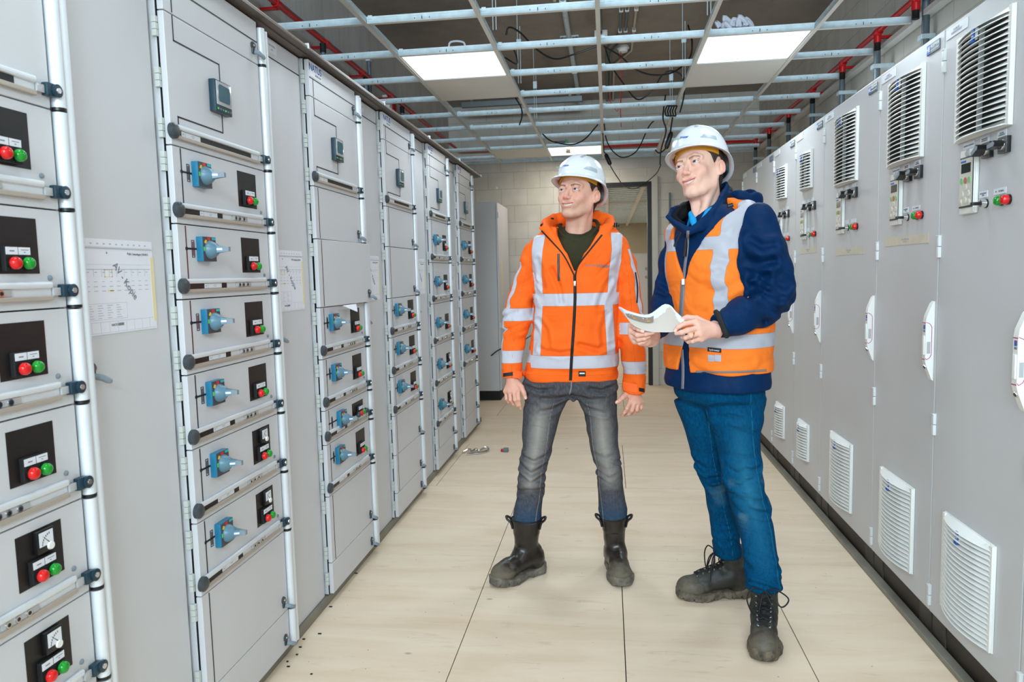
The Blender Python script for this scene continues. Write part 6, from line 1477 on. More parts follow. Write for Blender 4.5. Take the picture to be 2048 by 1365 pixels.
    def seamj(P):
        z = P[:, 2]; s = np.minimum(np.abs(P[:, 0]-np.interp(z, lL.z, lL.tab[0])-.045), np.abs(P[:, 0]-np.interp(z, lR.z, lR.tab[0])+.048)); return np.where((z < zc) & (P[:, 1] < 3.32), s, 1)
    jn = sculpt('jeans', fje, (-.50, 3.13, .22), (.20, 3.52, 1.13), .0045, 'denim_grey', per, dict(fade=fade, stain=stain, seam=seamj))
    ribbon('fly', fje, [A_(1143, 764, 3.1), A_(1142, 778, 3.1), A_(1139, 790, 3.1)], .006, dn, 'print_grey', jn, seg=12, th=.001)
    # ---- rubber boots
    for nm, ank, fwd, shaft, lean in (('l', (-.378, 3.285), (-.72, -.69), edges([(1037, 1023, 1083), (1060, 1026.5, 1080), (1085, 1028, 1077), (1100, 1027, 1075), (1115, 1025, 1075)], 0, [.062, .060, .057, .056, .058], [3.275, 3.28, 3.285, 3.29, 3.295]), 0),
                                 ('r', (.020, 3.375), (.14, -.99), edges([(1033, 1201, 1254), (1060, 1205, 1251), (1085, 1207, 1250), (1100, 1208, 1250), (1115, 1208, 1251)], 0, [.062, .060, .057, .056, .058], [3.355, 3.36, 3.365, 3.37, 3.375]), 0)):
        boot(per, 'rubber_boot', np.array([ank[0], ank[1], 0.0]), np.array([fwd[0], fwd[1], 0]), shaft, 'boot_leather', 'sole_rubber', loops=True)
    return per
def boot(per, name, ank, fwd, shaft, mat, solemat, loops=False, laces=False, L=1.0, tall=.15):
    fwd = fwd/np.linalg.norm(fwd); sd = np.array([-fwd[1], fwd[0], 0]); T = lambda f_, s_, z: ank+fwd*f_*L+sd*s_+np.array([0, 0, z])
    sh = Loft(shaft, cap=.004) if shaft is not None else None
    def up(P):
        d = chain(P, [T(-.030, 0, .075), T(.045, 0, .085), T(.105, 0, .066), T(.160, 0, .056)], [.046, .046, .044, .040], .02)
        d = smin(d, ell((P-T(.150, 0, .048))@np.stack([fwd, sd, [0, 0, 1]], 1), (0, 0, 0), (.062*L, .052, .044)), .014)
        d = smin(d, cap(P, T(-.036, 0, .045), T(-.034, 0, .10), .040, .040), .02)
        if sh is not None: d = smin(d, sh(P), .025)
        else: d = smin(d, chain(P, [T(-.012, 0, .10), T(-.010, 0, .16), T(-.008, 0, .215)], [.050, .050, .053], .01), .02)
        u = (P-ank)@fwd; ankle = np.exp(-((P[:, 2]-.125)/.04)**2)
        d = d+ankle*.004*ridge(P, (10, 10, 30), 44)+.0025*ridge(P, (18, 18, 22), 45)*(P[:, 2] < .2)
        if laces: d = smax(d, -(np.maximum(np.abs((P-ank)@sd)-.016, -(P[:, 2]-.07))), .008)*1.0 if False else d
        d = smax(d, .024-P[:, 2], .004)
        if sh is None: d = smax(d, P[:, 2]-.222, .004)
        return d
    def sole(P):
        p = P.copy(); p[:, 2] = 0; g = lambda a: a*np.array([1, 1, 0])
        d2 = chain(p, [g(T(-.045, 0, 0)), g(T(.03, 0, 0)), g(T(.115, .004, 0)), g(T(.168, 0, 0))], [.046, .040, .056, .049], .03)
        z = P[:, 2]; u = (P-ank)@fwd/L; top = .034+.012*np.clip((u-.14)/.06, 0, 1)+.016*np.clip((-u-.01)/.05, 0, 1)+.003*np.sin(u*40)
        bot = .0012+.010*np.exp(-((u-.035)/.018)**2)+.012*np.clip((u-.17)/.05, 0, 1)**2
        d = smax(d2, np.maximum(z-top, bot-z), .008)
        tread = np.abs(((u*26+.5) % 1)-.5)/26*L; d = smax(d, -np.maximum(.0035-tread*0-np.abs(tread-.0)*0-(.0035-(.0022-tread)) if False else tread-.0022, np.maximum(z-.016, -(d2+.010)))*1.0, .002)
        return d+.0015*vnoise(P, 90, 6)
    hi = 0.30 if sh is not None else .24
    if sh is not None: hi = sh.z[-1]+.01
    lo_ = np.minimum.reduce([T(-.12, 0, 0), T(.24, 0, 0)])-(.09, .09, .005); hi_ = np.maximum.reduce([T(-.12, 0, 0), T(.24, 0, 0)])+(.09, .09, hi)
    dirt = lambda P: np.clip(np.clip(((P-ank)@fwd-.08)/.10, 0, 1)*.55+np.clip((.09-P[:, 2])/.06, 0, 1)*.45, 0, 1)
    b = sculpt(name, up, lo_, hi_, .0038, mat, per, dict(dirt=lambda P: dirt(P)*.8)); sculpt('sole', sole, lo_, (hi_[0], hi_[1], .075), .003, solemat, per).parent = b
    for c in list(b.children): c.location = (0, 0, 0)
    o0 = np.array(per.location)
    if loops:
        z = sh.z[-1]; cx, cy, a_, bb = (np.interp(z, sh.z, t) for t in sh.tab)
        MB().tube([tuple(np.array([cx+a_*math.cos(t), cy+bb*math.sin(t), z-.002])-o0) for t in np.linspace(0, 2*PI, 30)], .0045, 'black_plastic', 8).build('rim', b, smooth=True)
        for s, up_ in ((-1, .012), (1, .012)):
            m = MB(); p = np.array([cx+s*a_*.92, cy-.012, z-.015]); q = [p, p+(s*.010, -.006, .022), p+(s*.026, -.010, .030), p+(s*.022, -.012, .016), p+(s*.006, -.012, .000), p+(-s*.002, -.012, -.028)]
            m.tube(spl([tuple(v-o0) for v in q], 6), .0055, 'black_plastic', 8); m.build('pull_loop', b, smooth=True)
    if laces:
        m = MB(); rows_ = [(.120, .098, .020), (.098, .112, .021), (.078, .124, .022), (.060, .134, .023), (.044, .150, .024), (.042, .172, .026), (.042, .195, .028)]
        pts = {}
        for k, (f_, z, w) in enumerate(rows_):
            for s in (-1, 1):
                st = T(f_, s*w, z)+np.array([0, 0, .05])+fwd*.05; dd = -fwd*.6+np.array([0, 0, -.8]); dd /= np.linalg.norm(dd)
                pts[k, s] = march(up, np.array([st]), dd, .004)[0]
                m.lathe(tuple(pts[k, s]-o0-(0, 0, .001)), tuple(-dd), [(-.003, .0055), (.001, .005), (.002, .003)], 'steel_dark', 10)
        for k in range(len(rows_)-1):
            for s in (-1, 1):
                a, c = pts[k, s], pts[k+1, -s]; mid = march(up, np.array([(a+c)/2+fwd*.03+(0, 0, .03)]), -(fwd*.6+np.array([0, 0, .8])), .006)[0]
                m.tube(spl([tuple(a-o0), tuple(mid-o0), tuple(c-o0)], 5), .0026, 'lace_black', 7)
        kn = T(.055, 0, .200)-o0
        for pp in ([(0, 0, 0), (.02, .045, .012), (.03, .085, -.012), (.03, .06, -.045), (.01, .02, -.012), (0, 0, 0)], [(0, 0, 0), (.02, -.04, .01), (.03, -.06, -.03), (.03, -.035, -.085), (.015, -.015, -.03), (0, 0, 0)], [(0, 0, 0), (.02, .02, -.03), (.03, .035, -.08), (.035, .040, -.12)], [(0, 0, 0), (.025, -.01, -.03), (.035, -.02, -.09)]):
            m.tube(spl([tuple(kn+fwd*a+sd*s_+np.array([0, 0, z])) for a, s_, z in pp], 7), .0028, 'lace_black', 7)
        m.build('laces', b, smooth=True)
    return b
person1 = m1()
# ================================================================ person 2: navy jacket with an orange vest, reading papers
def m2():
    PH = math.radians(-52); U = np.array([math.cos(PH), math.sin(PH), 0]); FW = np.array([math.sin(PH), -math.cos(PH), 0])
    YC = 2.97; dn = -FW
    per = thing('person', 'smiling man in navy jacket, orange hi-vis vest and blue jeans, holding white papers', 'person', (0.44, 2.97, 0)); o0 = np.array(per.location)
    def rl(rows_, add=0.0, ratio=.77, Yc=YC):
        out = []; rel = 45
        for py, xl, xr in rows_:
            l = A_(xl, py, Yc); r = A_(xr, py, Yc); H = (r[0]-l[0])/2; c = (l+r)/2; a = H/math.sqrt(math.cos(math.radians(rel))**2+(ratio*math.sin(math.radians(rel)))**2)
            out.append((c[2], c[0], Yc, a+add, a*ratio+add))
        return out
    # ---- head and hands
    fr = Frame((0, 0, 0), math.radians(-35), math.radians(-7), math.radians(-11.5), 1.06)
    fr.zk = .96; fr.o = A_(1374.5, 328.5, 2.90)-fr.R@np.array([0, -.086*1.06, 0])
    hf = head_f(fr, .95, .97, [(fr.w((0, .020, -.058)), A_(1415, 445, 2.99), .056, .058), (fr.w((.036, -.005, -.085)), A_(1398, 455, 2.90), .016, .013), (fr.w((-.03, -.01, -.085)), A_(1392, 452, 2.91), .015, .012)])
    # his right hand (image left) under the papers
    Yr = 2.665; wr = A_(1290, 680, Yr+.045)
    mc = [A_(1263, 652, Yr-.005), A_(1263, 663, Yr-.002), A_(1265, 673, Yr+.006), A_(1270, 682, Yr+.014)]
    fg = [[A_(1270, 655, Yr-.040), A_(1277, 659, Yr-.055), A_(1284, 662.5, Yr-.062)], [A_(1275, 670, Yr-.040), A_(1291, 668.5, Yr-.052), A_(1306, 665.5, Yr-.050)],
          [A_(1277, 679, Yr-.026), A_(1289, 677, Yr-.034), A_(1298, 673, Yr-.030)], [A_(1279, 686, Yr-.008), A_(1287, 684.5, Yr-.012), A_(1293, 681, Yr-.010)]]
    th = [A_(1282, 668, Yr+.030), A_(1272, 654, Yr+.035), A_(1276, 646, Yr+.030), A_(1284, 641, Yr+.025)]
    h1 = hand_f(wr, mc, fg, th, .0088, .0150, A_(1312, 676, Yr+.11), .026)
    # his left hand (image right)
    Yl = 2.62; wl = A_(1424, 660, Yl+.030)
    mc2 = [A_(1391, 644.5, Yl-.014), A_(1396.5, 656.5, Yl-.026), A_(1400, 667.5, Yl-.024), A_(1402, 677.5, Yl-.012)]
    fg2 = [[A_(1369, 648, Yl-.030), A_(1357, 654, Yl-.030), A_(1350.5, 660.5, Yl-.026)], [A_(1375, 661.5, Yl-.046), A_(1362.5, 665.5, Yl-.044), A_(1352.5, 667.5, Yl-.034)],
           [A_(1381.5, 672, Yl-.046), A_(1371, 676, Yl-.036), A_(1364, 675, Yl-.018)], [A_(1385, 682.5, Yl-.034), A_(1377, 684, Yl-.018), A_(1372, 681, Yl-.002)]]
    th2 = [A_(1412, 650, Yl+.020), A_(1392, 638, Yl+.036), A_(1374, 636, Yl+.040), A_(1362, 640, Yl+.040)]
    h2 = hand_f(wl, mc2, fg2, th2, .0088, .0155, A_(1446, 662, Yl+.06), .028)
    trunk = low_body([([A_(1415, 450, 2.99), A_(1425, 520, 2.97), A_(1435, 660, 2.97), A_(1438, 770, 2.98)], [.055, .10, .10, .09]), ([A_(1375, 480, 3.08), A_(1490, 470, 2.88)], [.04, .04]),
        ([A_(1510, 480, 2.86), A_(1540, 585, 2.85), A_(1440, 655, 2.69), A_(1427, 659, 2.652)], [.045, .038, .033, .018]), ([A_(1362, 495, 3.07), A_(1340, 600, 3.05), A_(1300, 676, 2.755), A_(1291, 679, 2.715)], [.04, .034, .030, .016]),
        ([A_(1402, 800, 3.02), A_(1424, 950, 3.075), A_(1438, 1020, 3.10), A_(1462, 1120, 3.12)], [.055, .032, .028, .024]), ([A_(1475, 800, 2.93), A_(1488, 970, 2.86), A_(1530, 1165, 2.82)], [.06, .036, .024])])
    body = joined_body(per, [(hf, fr.o+(-.14, -.17, -.28), fr.o+(.14, .17, .17), .0017, head_attrs(fr)),
        (h1, np.minimum.reduce([A_(1252, 695, Yr)])+(0, -.10, 0), A_(1320, 632, Yr)+(0, .10, 0), .0017, None), (h2, A_(1340, 700, Yl)+(0, -.09, 0), A_(1440, 625, Yl)+(0, .10, 0), .0017, None),
        (trunk, (.05, 2.60, .03), (.80, 3.25, 1.66), .009, None)], 'skin_b')
    st = body.data.attributes['stub'].data; z = np.zeros(len(st), np.float32); st.foreach_set('value', z)
    face_parts(fr, body, (-.06, .08)); hair(fr, per, 'hair_brown', 8); helmet(fr, per, (1366, 282, .10))
    MB().tube([tuple(A_(1385.5, 672.5, Yl-.040)+np.array([.0, 0, 0])-o0+np.array([.0118*math.cos(t)*.35, .0112*math.sin(t), .0116*math.cos(t)])) for t in np.linspace(0, 2*PI, 24)], .0022, 'gold', 8).build('ring', body, smooth=True)
    nail(body, A_(1285, 662.5, Yr-.073), A_(1284, 662.5, 0+Yr)-A_(1277, 659, Yr), (0.1, -1, .15), o0, .0062); nail(body, A_(1306, 665.2, Yr-.060), A_(1306, 665.5, Yr)-A_(1291, 668.5, Yr), (0, -1, .1), o0, .0058); nail(body, A_(1350.5, 661.5, Yl-.036), A_(1350.5, 660.5, Yl)-A_(1357, 654, Yl), (-.3, -1, 0), o0, .0055)
    # ---- navy jacket
    rows_ = [(773, 1333, 1534), (764, 1331, 1536), (745, 1334, 1535), (690, 1338, 1536), (640, 1341, 1534), (600, 1342, 1524), (560, 1341, 1514), (520, 1340, 1508), (490, 1342, 1508), (465, 1349, 1506), (445, 1358, 1500), (428, 1372, 1488), (412, 1388, 1472)]
    tor = Loft(rl(rows_), ang=PH, cap=.006)
    armL = [A_(1514, 448, 2.87), A_(1528, 500, 2.85), A_(1541, 545, 2.845), A_(1546, 588, 2.84), A_(1522, 612, 2.80), A_(1480, 632, 2.73), A_(1436, 654, 2.665)]; rL = [.080, .080, .079, .076, .070, .062, .050]
    armR = [A_(1358, 492, 3.07), A_(1347, 530, 3.08), A_(1341, 580, 3.07), A_(1337, 612, 3.03), A_(1318, 650, 2.89), A_(1296, 677, 2.755)]; rR = [.066, .064, .062, .060, .052, .042]
    def fa0(P):
        d = smin(chain(P, armL, rL, .03), chain(P, armR, rR, .025), .01)
        q = P.copy(); q[:, 2] = P[:, 2]+.9*P[:, 0]; e = np.exp(-(np.linalg.norm((P-A_(1515, 580, 2.80))*np.array([.8, .6, 1]), axis=1)/.11)**2)
        d = d+e*(.016*ridge(q, (5, 5, 17), 51)-.003)+.006*ridge(P, (7, 7, 11), 52)+.003*ridge(q, (12, 12, 18), 57)
        d = d+folds(P, [[(1494, 600), (1512, 575), (1532, 556)], [(1530, 557), (1550, 562), (1570, 574)], [(1512, 570), (1534, 588), (1556, 600)], [(1515, 604), (1545, 618), (1570, 622)], [(1480, 612), (1500, 628), (1530, 640)], [(1450, 636), (1470, 652), (1490, 656)], [(1500, 520), (1520, 530), (1545, 524)], [(1545, 545), (1565, 552), (1584, 566)], [(1496, 545), (1510, 552), (1530, 545)], [(1505, 480), (1525, 492), (1550, 490)]], 2.77, .015, .013)
        d = d+folds(P, [[(1320, 560), (1335, 572), (1345, 566)], [(1316, 605), (1328, 598), (1342, 606)], [(1318, 585), (1330, 590), (1343, 584)]], 3.0, .012, .010)
        # cut the sleeves at the wrists
        for w, s in ((armL[-1], armL[-2]), (armR[-1], armR[-2])):
            ax = (w-s)/np.linalg.norm(w-s); near = np.linalg.norm(P-w, axis=1) < .12; d = np.where(near, smax(d, (P-w)@ax-.004, .006), d)
        return d
    zv = lambda py: A_(1375, py, 2.83)[2]
    nkc = A_(1412, 430, 2.985)
    def fj(P):
        d = smin(tor(P), fa0(P), .02); q = P.copy(); q[:, 2] += .2*np.sin(P[:, 0]*14)
        d = d+.0025*ridge(q, (6, 6, 9), 53)
        u = (P-nkc)@U; v = (P-nkc)@FW; z = P[:, 2]
        cyl = np.maximum(np.hypot(u, v-.01)-.080, zv(470)-z); wz = np.interp(z, [zv(462), zv(430), zv(400)], [0, .032, .06]); wd = np.maximum.reduce([np.abs(u)-wz, -v, zv(462)-z])
        return smax(smax(d, -cyl, .01), -wd, .006)
    up_ = [(1378, 461, 2.815), (1352, 447, 2.82), (1335, 434, 2.84), (1345, 420, 2.91), (1368, 408, 3.01), (1412, 390, 3.10), (1452, 367, 3.07), (1454, 372, 2.98), (1442, 395, 2.90), (1420, 425, 2.845), (1398, 446, 2.825), (1380, 461, 2.815)]
    lw_ = [(1378, 463, 2.820), (1362, 456, 2.85), (1352, 448, 2.89), (1354, 440, 2.96), (1374, 430, 3.06), (1416, 415, 3.11), (1466, 402, 3.08), (1472, 412, 2.98), (1454, 432, 2.89), (1428, 448, 2.85), (1404, 457, 2.835), (1381, 463, 2.822)]
    cp = [A_(*q) for q in lw_]; cq = [A_(*q) for q in up_]
    def fcol(P):
        d = None
        for t in (0, .25, .5, .75, 1.0):
            c_ = chain(P, [a_*(1-t)+b_*t for a_, b_ in zip(cp, cq)], [.0085+.004*(1-t)]*12, .006); d = c_ if d is None else smin(d, c_, .010)
        q3 = (P-A_(1482, 400, 3.03))@rotx(0)@roty(.30); hd = ell(q3, (0, 0, 0), (.088, .105, .066)); hd = smax(hd, -ell(q3, (-.012, -.02, .045), (.066, .085, .055)), .010)+.004*ridge(P, (12, 12, 22), 58); d = smin(d, hd, .012)
        d = d+.0025*ridge(P, (14, 14, 10), 55)
        u = (P-nkc)@U; v = (P-nkc)@FW; return smax(d, -(np.hypot(u/.070, (v-.008)/.076)-1)*.07, .004)
    def fall(P): return smin(fj(P), fcol(P), .008)
    big = lambda P: np.ones(len(P))
    def seam(P):
        t = (P-A_(1515, 440, 2.80))@np.array([.25, 0, -1.0]); s = np.abs((P[:, 0]-A_(1502, 440, 2.8)[0])-t*.10-.04*np.sin(t*7)); return np.where((P[:, 1] < 2.84) & (t > .03) & (t < .22), s, 1)
    jk = sculpt('jacket', fall, (.12, 2.56, .86), (.84, 3.30, 1.80), .0045, 'navy_cloth', per, dict(seam=seam))
    fl = lambda P: smax(smin(chain(P, [(a_+b_)/2+(nkc-(a_+b_)/2)*np.array([.13, .13, 0]) for a_, b_ in zip(cp[3:11], cq[3:11])], [.024]*8, .006), chain(P, [b_+(nkc-b_)*np.array([.16, .16, 0]) for b_ in cq[1:5]], [.010]*4, .006), .004), -((np.hypot(((P-nkc)@U)/.066, ((P-nkc)@FW-.008)/.072))-1)*.07, .004)
    sculpt('fleece_lining', lambda P: fl(P), nkc+(-.2, -.25, -.08), nkc+(.2, .25, .16), .004, 'fleece_black', jk).location = (0, 0, 0)
    # ---- blue shirt with open collar
    def fsh(P):
        d = cap(P, A_(1405, 478, 2.93), A_(1410, 440, 2.97), .070, .064); u = (P-nkc)@U; v = (P-nkc)@FW
        d = smin(d, chain(P, [A_(1379, 424, 2.90), A_(1386, 441, 2.855), A_(1391, 460, 2.835)], [.008, .013, .008], .004), .004); d = smin(d, chain(P, [A_(1436, 410, 2.93), A_(1418, 427, 2.875), A_(1397, 455, 2.84)], [.012, .017, .009], .004), .004)
        wz = np.interp(P[:, 2], [zv(468), zv(430)], [.002, .030]); return smax(d, -np.maximum.reduce([np.abs(u+.002)-wz, -v, zv(470)-P[:, 2]]), .004)
    sculpt('shirt', fsh, nkc+(-.14, -.17, -.13), nkc+(.14, .14, .08), .0035, 'shirt_blue', per)
    # ---- vest
    vrows = [(738, 1333, 1536), (730, 1331, 1538), (690, 1335, 1541), (640, 1337, 1539), (600, 1338, 1529), (560, 1337, 1519), (520, 1336, 1513), (490, 1338, 1513), (465, 1345, 1512), (445, 1354, 1508), (428, 1367, 1497), (410, 1384, 1480), (400, 1396, 1466)]
    vt = Loft(rl(vrows, .004), ang=PH, cap=.004); zT = zv(560)
    ccx = A_(1437, 600, YC)
    def fv(P):
        z = P[:, 2]; d = vt(P)
        sh = smin(cap(P, A_(1462, 430, 2.93), A_(1492, 430, 2.89), .056, .058), cap(P, A_(1385, 440, 3.04), A_(1355, 468, 3.07), .050, .056), .01); d = smin(d, sh, .03)
        q = P.copy(); q[:, 2] += .6*((P-ccx)@U); d = d+.006*ridge(q, (5, 5, 9), 61)+.004*ridge(P, (4, 4, 16), 62)
        d = d+folds(P, [[(1480, 560), (1450, 580), (1410, 590)], [(1490, 590), (1460, 612), (1430, 618)], [(1385, 535), (1405, 548), (1440, 545)], [(1372, 600), (1390, 620), (1415, 628)], [(1345, 560), (1352, 590), (1350, 620)], [(1400, 720), (1440, 728), (1500, 722)], [(1470, 640), (1500, 650), (1535, 646)], [(1350, 650), (1356, 690), (1350, 720)]], 2.79, .0048, .012)
        cx = np.interp(z, vt.z, vt.tab[0]); u = (P[:, 0]-cx)*U[0]+(P[:, 1]-YC)*U[1]; v = (P[:, 0]-cx)*FW[0]+(P[:, 1]-YC)*FW[1]
        wz = np.interp(z, [zT-.001, zT, zv(500), zv(440), zv(400)], [0.0, .0035, .058, .125, .15]); d = smax(d, -np.maximum.reduce([np.abs(u+.004)-wz, -v+.02, zT-z]), .004)
        # open below the zip at the hem
        w2 = np.interp(z, [zv(745), zv(690), zv(668), zv(660)], [.034, .016, .004, .0]); d = smax(d, -np.maximum.reduce([np.abs(u+.010)-w2, -v+.02, z-zv(662)]), .004)
        nk = np.hypot((P-nkc)@U, (P-nkc)@FW)-.105; d = smax(d, -np.maximum(nk, zv(440)-z), .006)
        # arm openings
        ah = chain(P, [A_(1522, 452, 2.87), A_(1518, 482, 2.86), A_(1522, 530, 2.82), A_(1530, 600, 2.80)], [.094, .102, .098, .088], .02); d = smax(d, -(ah+.012), .006)
        return d
    def uu(P): z = P[:, 2]; cx = np.interp(z, vt.z, vt.tab[0]); return (P[:, 0]-cx)*U[0]+(P[:, 1]-YC)*U[1], (P[:, 0]-cx)*FW[0]+(P[:, 1]-YC)*FW[1]
    def stripe(P):
        u, v = uu(P); z = P[:, 2]; B = lambda a, b: np.minimum(zv(a)-z, z-zv(b))
        c = np.interp(z, [zv(640), zv(500), zv(499), zv(420)], [.140, .140, .152, .150]); vert = np.minimum(.0225-np.abs(np.abs(u)-c), z-zv(668))
        return np.maximum.reduce([B(668, 696), B(475, 501), vert])
    vs = sculpt('hi_vis_vest', fv, (.12, 2.62, .96), (.80, 3.28, 1.76), .0045, 'vest_cloth', per, dict(stripe=stripe, seam=big))
    vs['label'] = 'orange hi-vis vest with grey reflective bands'
    CP = lambda px, py: A_(px, py, 2.62)
    ribbon('vest_zip', fv, [CP(1366, 562), CP(1364, 600), CP(1361, 640), CP(1360, 664)], .016, dn, 'zip_grey', vs, seg=30)
    ribbon('jacket_zip', fall, [CP(1376, 462), CP(1374, 500), CP(1370, 530), CP(1367, 562)], .010, dn, 'zip_grey', jk, seg=24); ribbon('jacket_zip', fall, [CP(1364, 700), CP(1366, 740), CP(1365, 778)], .010, dn, 'zip_grey', jk, seg=20)
    p = trace(fall, np.array([A_(1372, 492, 2.6)]), dn, .006)[0]-o0; MB().tube([tuple(p+(0, 0, .03)), tuple(p), tuple(p-(.004, 0, .04))], [.003, .007, .007], 'black_plastic', 8).build('zip_puller', jk, smooth=True)
    p = trace(fv, np.array([A_(1366, 563, 2.6)]), dn, .004)[0]-o0; MB().bbox(p[0]-.006, p[0]+.006, p[1]-.006, p[1]+.004, p[2]-.014, p[2]+.010, 'chrome', .002).build('zip_slider', vs)
    dy = np.array([0, 1.0, 0]); 
    patch('vest_label', fv, A_(1437, 699.5, 2.6), U, (0, 0, 1), (.064, .015), dn, 'black_matte', vs, off=.002); patch('vest_label', fv, A_(1430.5, 716, 2.6), U, (0, 0, 1), (.030, .023), dn, 'print_faint', vs, off=.002); patch('vest_label', fv, A_(1444, 716, 2.6), U, (0, 0, 1), (.030, .023), dn, 'print_faint', vs, off=.002)
    ribbon('piping', fv, [CP(1392, 744), CP(1440, 745), CP(1490, 744), CP(1533, 741)], .008, dn, 'vest_piping', vs, seg=40, th=.002)
    decal('label_lettering', 'hydrowear', .011, A_(1437, 700, 2.6), (U, (0, 0, 1)), fv, dn, 'label_white', vs, off=.0032)
    # cuff tab of the near sleeve, cord ends
    ax = (armL[-1]-armL[-2]); ax /= np.linalg.norm(ax); cu = np.cross(ax, dy); cu /= np.linalg.norm(cu); c0 = armL[-1]-ax*.016
    m = MB(); pts = []
    for t in np.linspace(-1.0, 1.5, 16):
        e = -dy*math.cos(t)+(np.cross(ax, -dy))*math.sin(t); pts.append(tuple(march(fall, np.array([c0+e*.12]), -e, .004)[0]-o0))
    m.tube(pts, .010, 'black_matte', 8); m.build('cuff_tape', jk, smooth=True)
    MB().tube(spl([tuple(A_(1362, 466, 2.76)-o0), tuple(A_(1356, 478, 2.75)-o0), tuple(A_(1351, 488, 2.75)-o0)], 5), .0022, 'cable_black', 8).tube([tuple(A_(1351, 487, 2.75)-o0), tuple(A_(1349, 494, 2.75)-o0)], .005, 'cable_black', 8).build('cord_end', jk, smooth=True)
    MB().tube([tuple(A_(1455, 413, 2.80)-o0), tuple(A_(1466, 410, 2.80)-o0)], .008, 'black_plastic', 10).build('cord_toggle', jk, smooth=True)
    # ---- jeans
    pel = Loft(rl([(812, 1382, 1500), (795, 1352, 1522), (775, 1345, 1528), (755, 1347, 1524)], -.006, .80), ang=PH, cap=.03)
    yb = [3.12, 3.118, 3.11, 3.10, 3.08, 3.07, 3.06, 3.05, 3.03, 3.02]
    lb = Loft(edges([(1112, 1426, 1484), (1098, 1423, 1485), (1079, 1422, 1483), (1045, 1418, 1474), (1015, 1414, 1464), (985, 1409, 1457), (950, 1396, 1454), (905, 1380, 1450), (863, 1368, 1450), (800, 1345, 1448)], 0, [.060, .064, .062, .060, .062, .066, .070, .078, .088, .10], yb), cap=.006)
    yf = [2.80, 2.80, 2.805, 2.82, 2.84, 2.86, 2.87, 2.88, 2.90, 2.91, 2.92, 2.93]
    lf = Loft(edges([(1176, 1491, 1562), (1160, 1489, 1564), (1145, 1490, 1558), (1129, 1488, 1557), (1090, 1481, 1552), (1051, 1473, 1547), (996, 1456, 1534), (960, 1446, 1528), (923, 1437, 1523), (880, 1427, 1521), (840, 1414, 1527), (795, 1400, 1531)], 0, [.064, .068, .066, .065, .064, .066, .072, .078, .080, .088, .098, .105], yf), cap=.006)
    zk = A_(1480, 960, 2.88)[2]; z1 = A_(1520, 1150, 2.8)[2]; z2 = A_(1455, 1085, 3.1)[2]
    def fje(P):
        z = P[:, 2]; near = P[:, 1] < 2.97; d = smin(smin(lb(P), pel(P), .03), lf(P), .016); q = P.copy(); q[:, 2] += .35*P[:, 0]+.02*np.sin(P[:, 1]*30)
        d = d+folds(P, [[(1462, 968), (1500, 1002), (1540, 1012)], [(1470, 990), (1500, 1020), (1535, 1030)], [(1440, 930), (1470, 950), (1520, 945)], [(1525, 935), (1505, 965), (1480, 975)], [(1489, 1148), (1525, 1158), (1562, 1150)], [(1490, 1163), (1525, 1169), (1563, 1164)], [(1486, 1130), (1520, 1142), (1557, 1134)], [(1430, 820), (1460, 812), (1500, 818)], [(1420, 850), (1450, 838), (1480, 842)]], 2.80, .010, .011)+folds(P, [[(1393, 948), (1412, 963), (1440, 956)], [(1400, 965), (1425, 980), (1450, 972)], [(1420, 1086), (1450, 1096), (1484, 1090)], [(1422, 1072), (1450, 1078), (1482, 1070)]], 3.0, .012, .010)
        kn = np.exp(-((z-zk)/.07)**2); d = d+kn*(.013*ridge(q, (6, 6, 26), 71)-.003)+.005*ridge(q, (6, 6, 13), 72)
        an = np.where(z < .5, np.exp(-((z-z1)/.035)**2)*(P[:, 1] < 2.95)+np.exp(-((z-z2)/.035)**2)*(P[:, 1] > 2.98), 0); d = d+an*(.012*ridge(q, (5, 5, 44), 73)-.004)
        return d
    def fade(P):
        z = P[:, 2]; return np.clip(1-np.abs(P[:, 0]-np.interp(z, lf.z, lf.tab[0]))/.06, 0, 1)*np.clip(1-np.abs(z-zk+.02)/.35, 0, 1)*.65*(P[:, 1] < 2.9)
    stain = lambda P: np.clip(vnoise(P, 22, 5)-.35, 0, 1)*np.exp(-((P[:, 2]-zk+.06)/.09)**2)
    def seamj(P):
        z = P[:, 2]; s = np.abs(P[:, 0]-np.interp(z, lf.z, lf.tab[0])-.048); s2 = np.abs(P[:, 0]-np.interp(z, lb.z, lb.tab[0])-.012); return np.where(P[:, 1] < 2.88, s, np.where(P[:, 1] < 3.06, s2, 1))
    sculpt('jeans', fje, (.16, 2.68, .12), (.72, 3.24, 1.12), .0045, 'denim_blue', per, dict(fade=fade, stain=stain, seam=seamj))
    # ---- laced boots
    boot(per, 'work_boot', np.array([.500, 3.125, 0]), np.array([-1, -.16, 0]), None, 'shoe_leather', 'sole_mud', laces=True, L=1.08)
    boot(per, 'work_boot', np.array([.575, 2.795, 0]), np.array([-.20, -1, 0]), None, 'shoe_leather', 'sole_mud', laces=True, L=1.08)
    return per
person2 = m2()
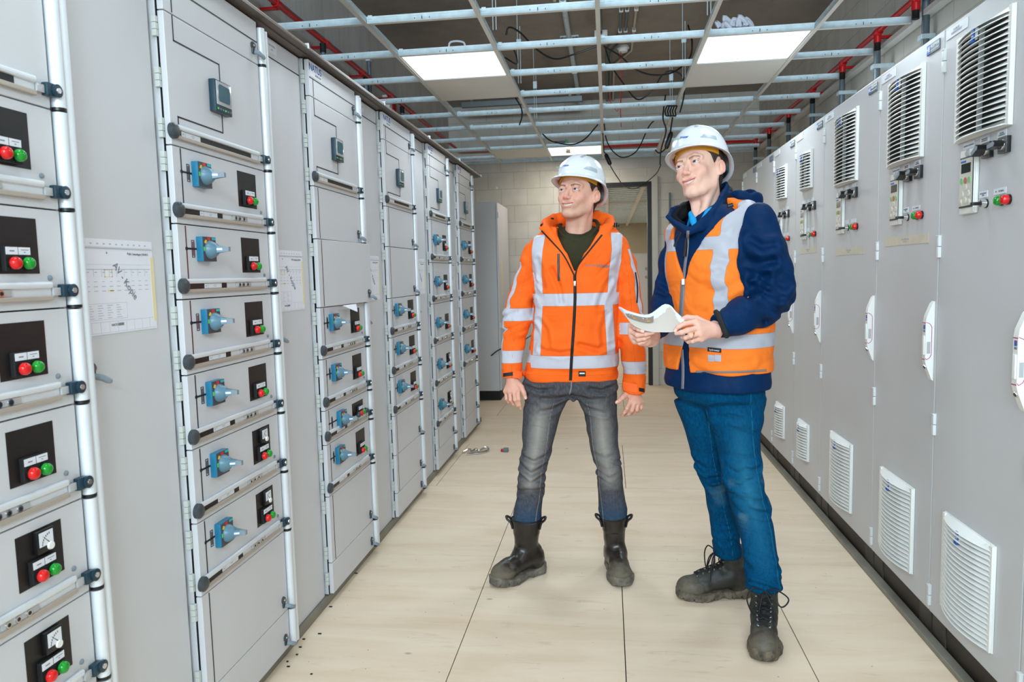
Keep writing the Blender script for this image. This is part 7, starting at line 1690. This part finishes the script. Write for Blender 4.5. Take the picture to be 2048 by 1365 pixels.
# ---- papers in his hands
def papers():
    top = [A_(1240, 618, 2.600), A_(1262, 628, 2.625), A_(1300, 634, 2.66), A_(1334, 613, 2.70), A_(1352, 628, 2.675), A_(1368, 643, 2.64)]
    bot = [A_(1262, 647, 2.585), A_(1275, 656, 2.59), A_(1300, 664, 2.595), A_(1320, 665, 2.598), A_(1338, 665, 2.598), A_(1352, 664, 2.595)]
    V = []; F = []; n = 24
    T = [np.array(p) for p in spl([tuple(q) for q in top], 5)]; B = [np.array(p) for p in spl([tuple(q) for q in bot], 5)]
    m = MB(); r = random.Random(9)
    for s in range(7):
        off = np.array([0, .0022*s, 0]); jx = np.array([r.uniform(-.006, .004), 0, .0012*s+r.uniform(0, .0015)]) if s else np.zeros(3); vs = []
        for a, b in zip(T, B):
            for k in range(5):
                t = k/4; p = a*(1-t)+b*t+off+jx*(1-t); p = p+np.array([0, -.010*math.sin(t*PI), 0]); vs += [p, p+np.array([0, .0006, 0])]
        N = len(T); idx = lambda i, k, q: (i*5+k)*2+q; fs = []
        for i in range(N-1):
            for k in range(4):
                fs.append((idx(i, k, 0), idx(i, k+1, 0), idx(i+1, k+1, 0), idx(i+1, k, 0))); fs.append((idx(i, k, 1), idx(i+1, k, 1), idx(i+1, k+1, 1), idx(i, k+1, 1)))
        m.add(vs, fs, 'paper_cream' if s == 0 else 'paper_white')
    o = tag(m.build('papers', smooth=True), 'bent stack of white sheets held in both hands by the man in navy', 'papers')
    m = MB(); vs = []
    for i in range(2, 12):
        a, b = T[i], B[i]; d1 = .03; d2 = .40
        for t in (d1, .5*(d1+d2), d2): vs.append(a*(1-t)+b*t+np.array([0, -.010*math.sin(t*PI)-.0035, 0]))
    m.add(vs, [(3*i+k, 3*i+k+1, 3*i+4+k, 3*i+3+k) for i in range(9) for k in range(2)], 'print_strip')
    def q(i, t, w, h, mt):
        vs = []
        for di, dt in ((0, 0), (w, 0), (w, h), (0, h)):
            a = T[i]*(1-di)+T[i+1]*di; b = B[i]*(1-di)+B[i+1]*di; tt = t+dt; vs.append(a*(1-tt)+b*tt+np.array([0, -.010*math.sin(tt*PI)-.0045, 0]))
        m.add(vs, [(0, 1, 2, 3)], mt)
    q(4, .10, .3, .05, 'label_white'); q(5, .10, .25, .05, 'label_white'); q(8, .10, .3, .05, 'label_white'); q(9, .10, .25, .05, 'label_white'); q(5, .24, .8, .08, 'band_yellow'); q(9, .24, .9, .08, 'band_yellow')
    st = m.build('printed_strip', o)
simple('paper_cream', (198, 188, 178), 0.7); simple('paper_white', (222, 224, 236), 0.7); simple('print_strip', (140, 124, 112), 0.6)
papers()
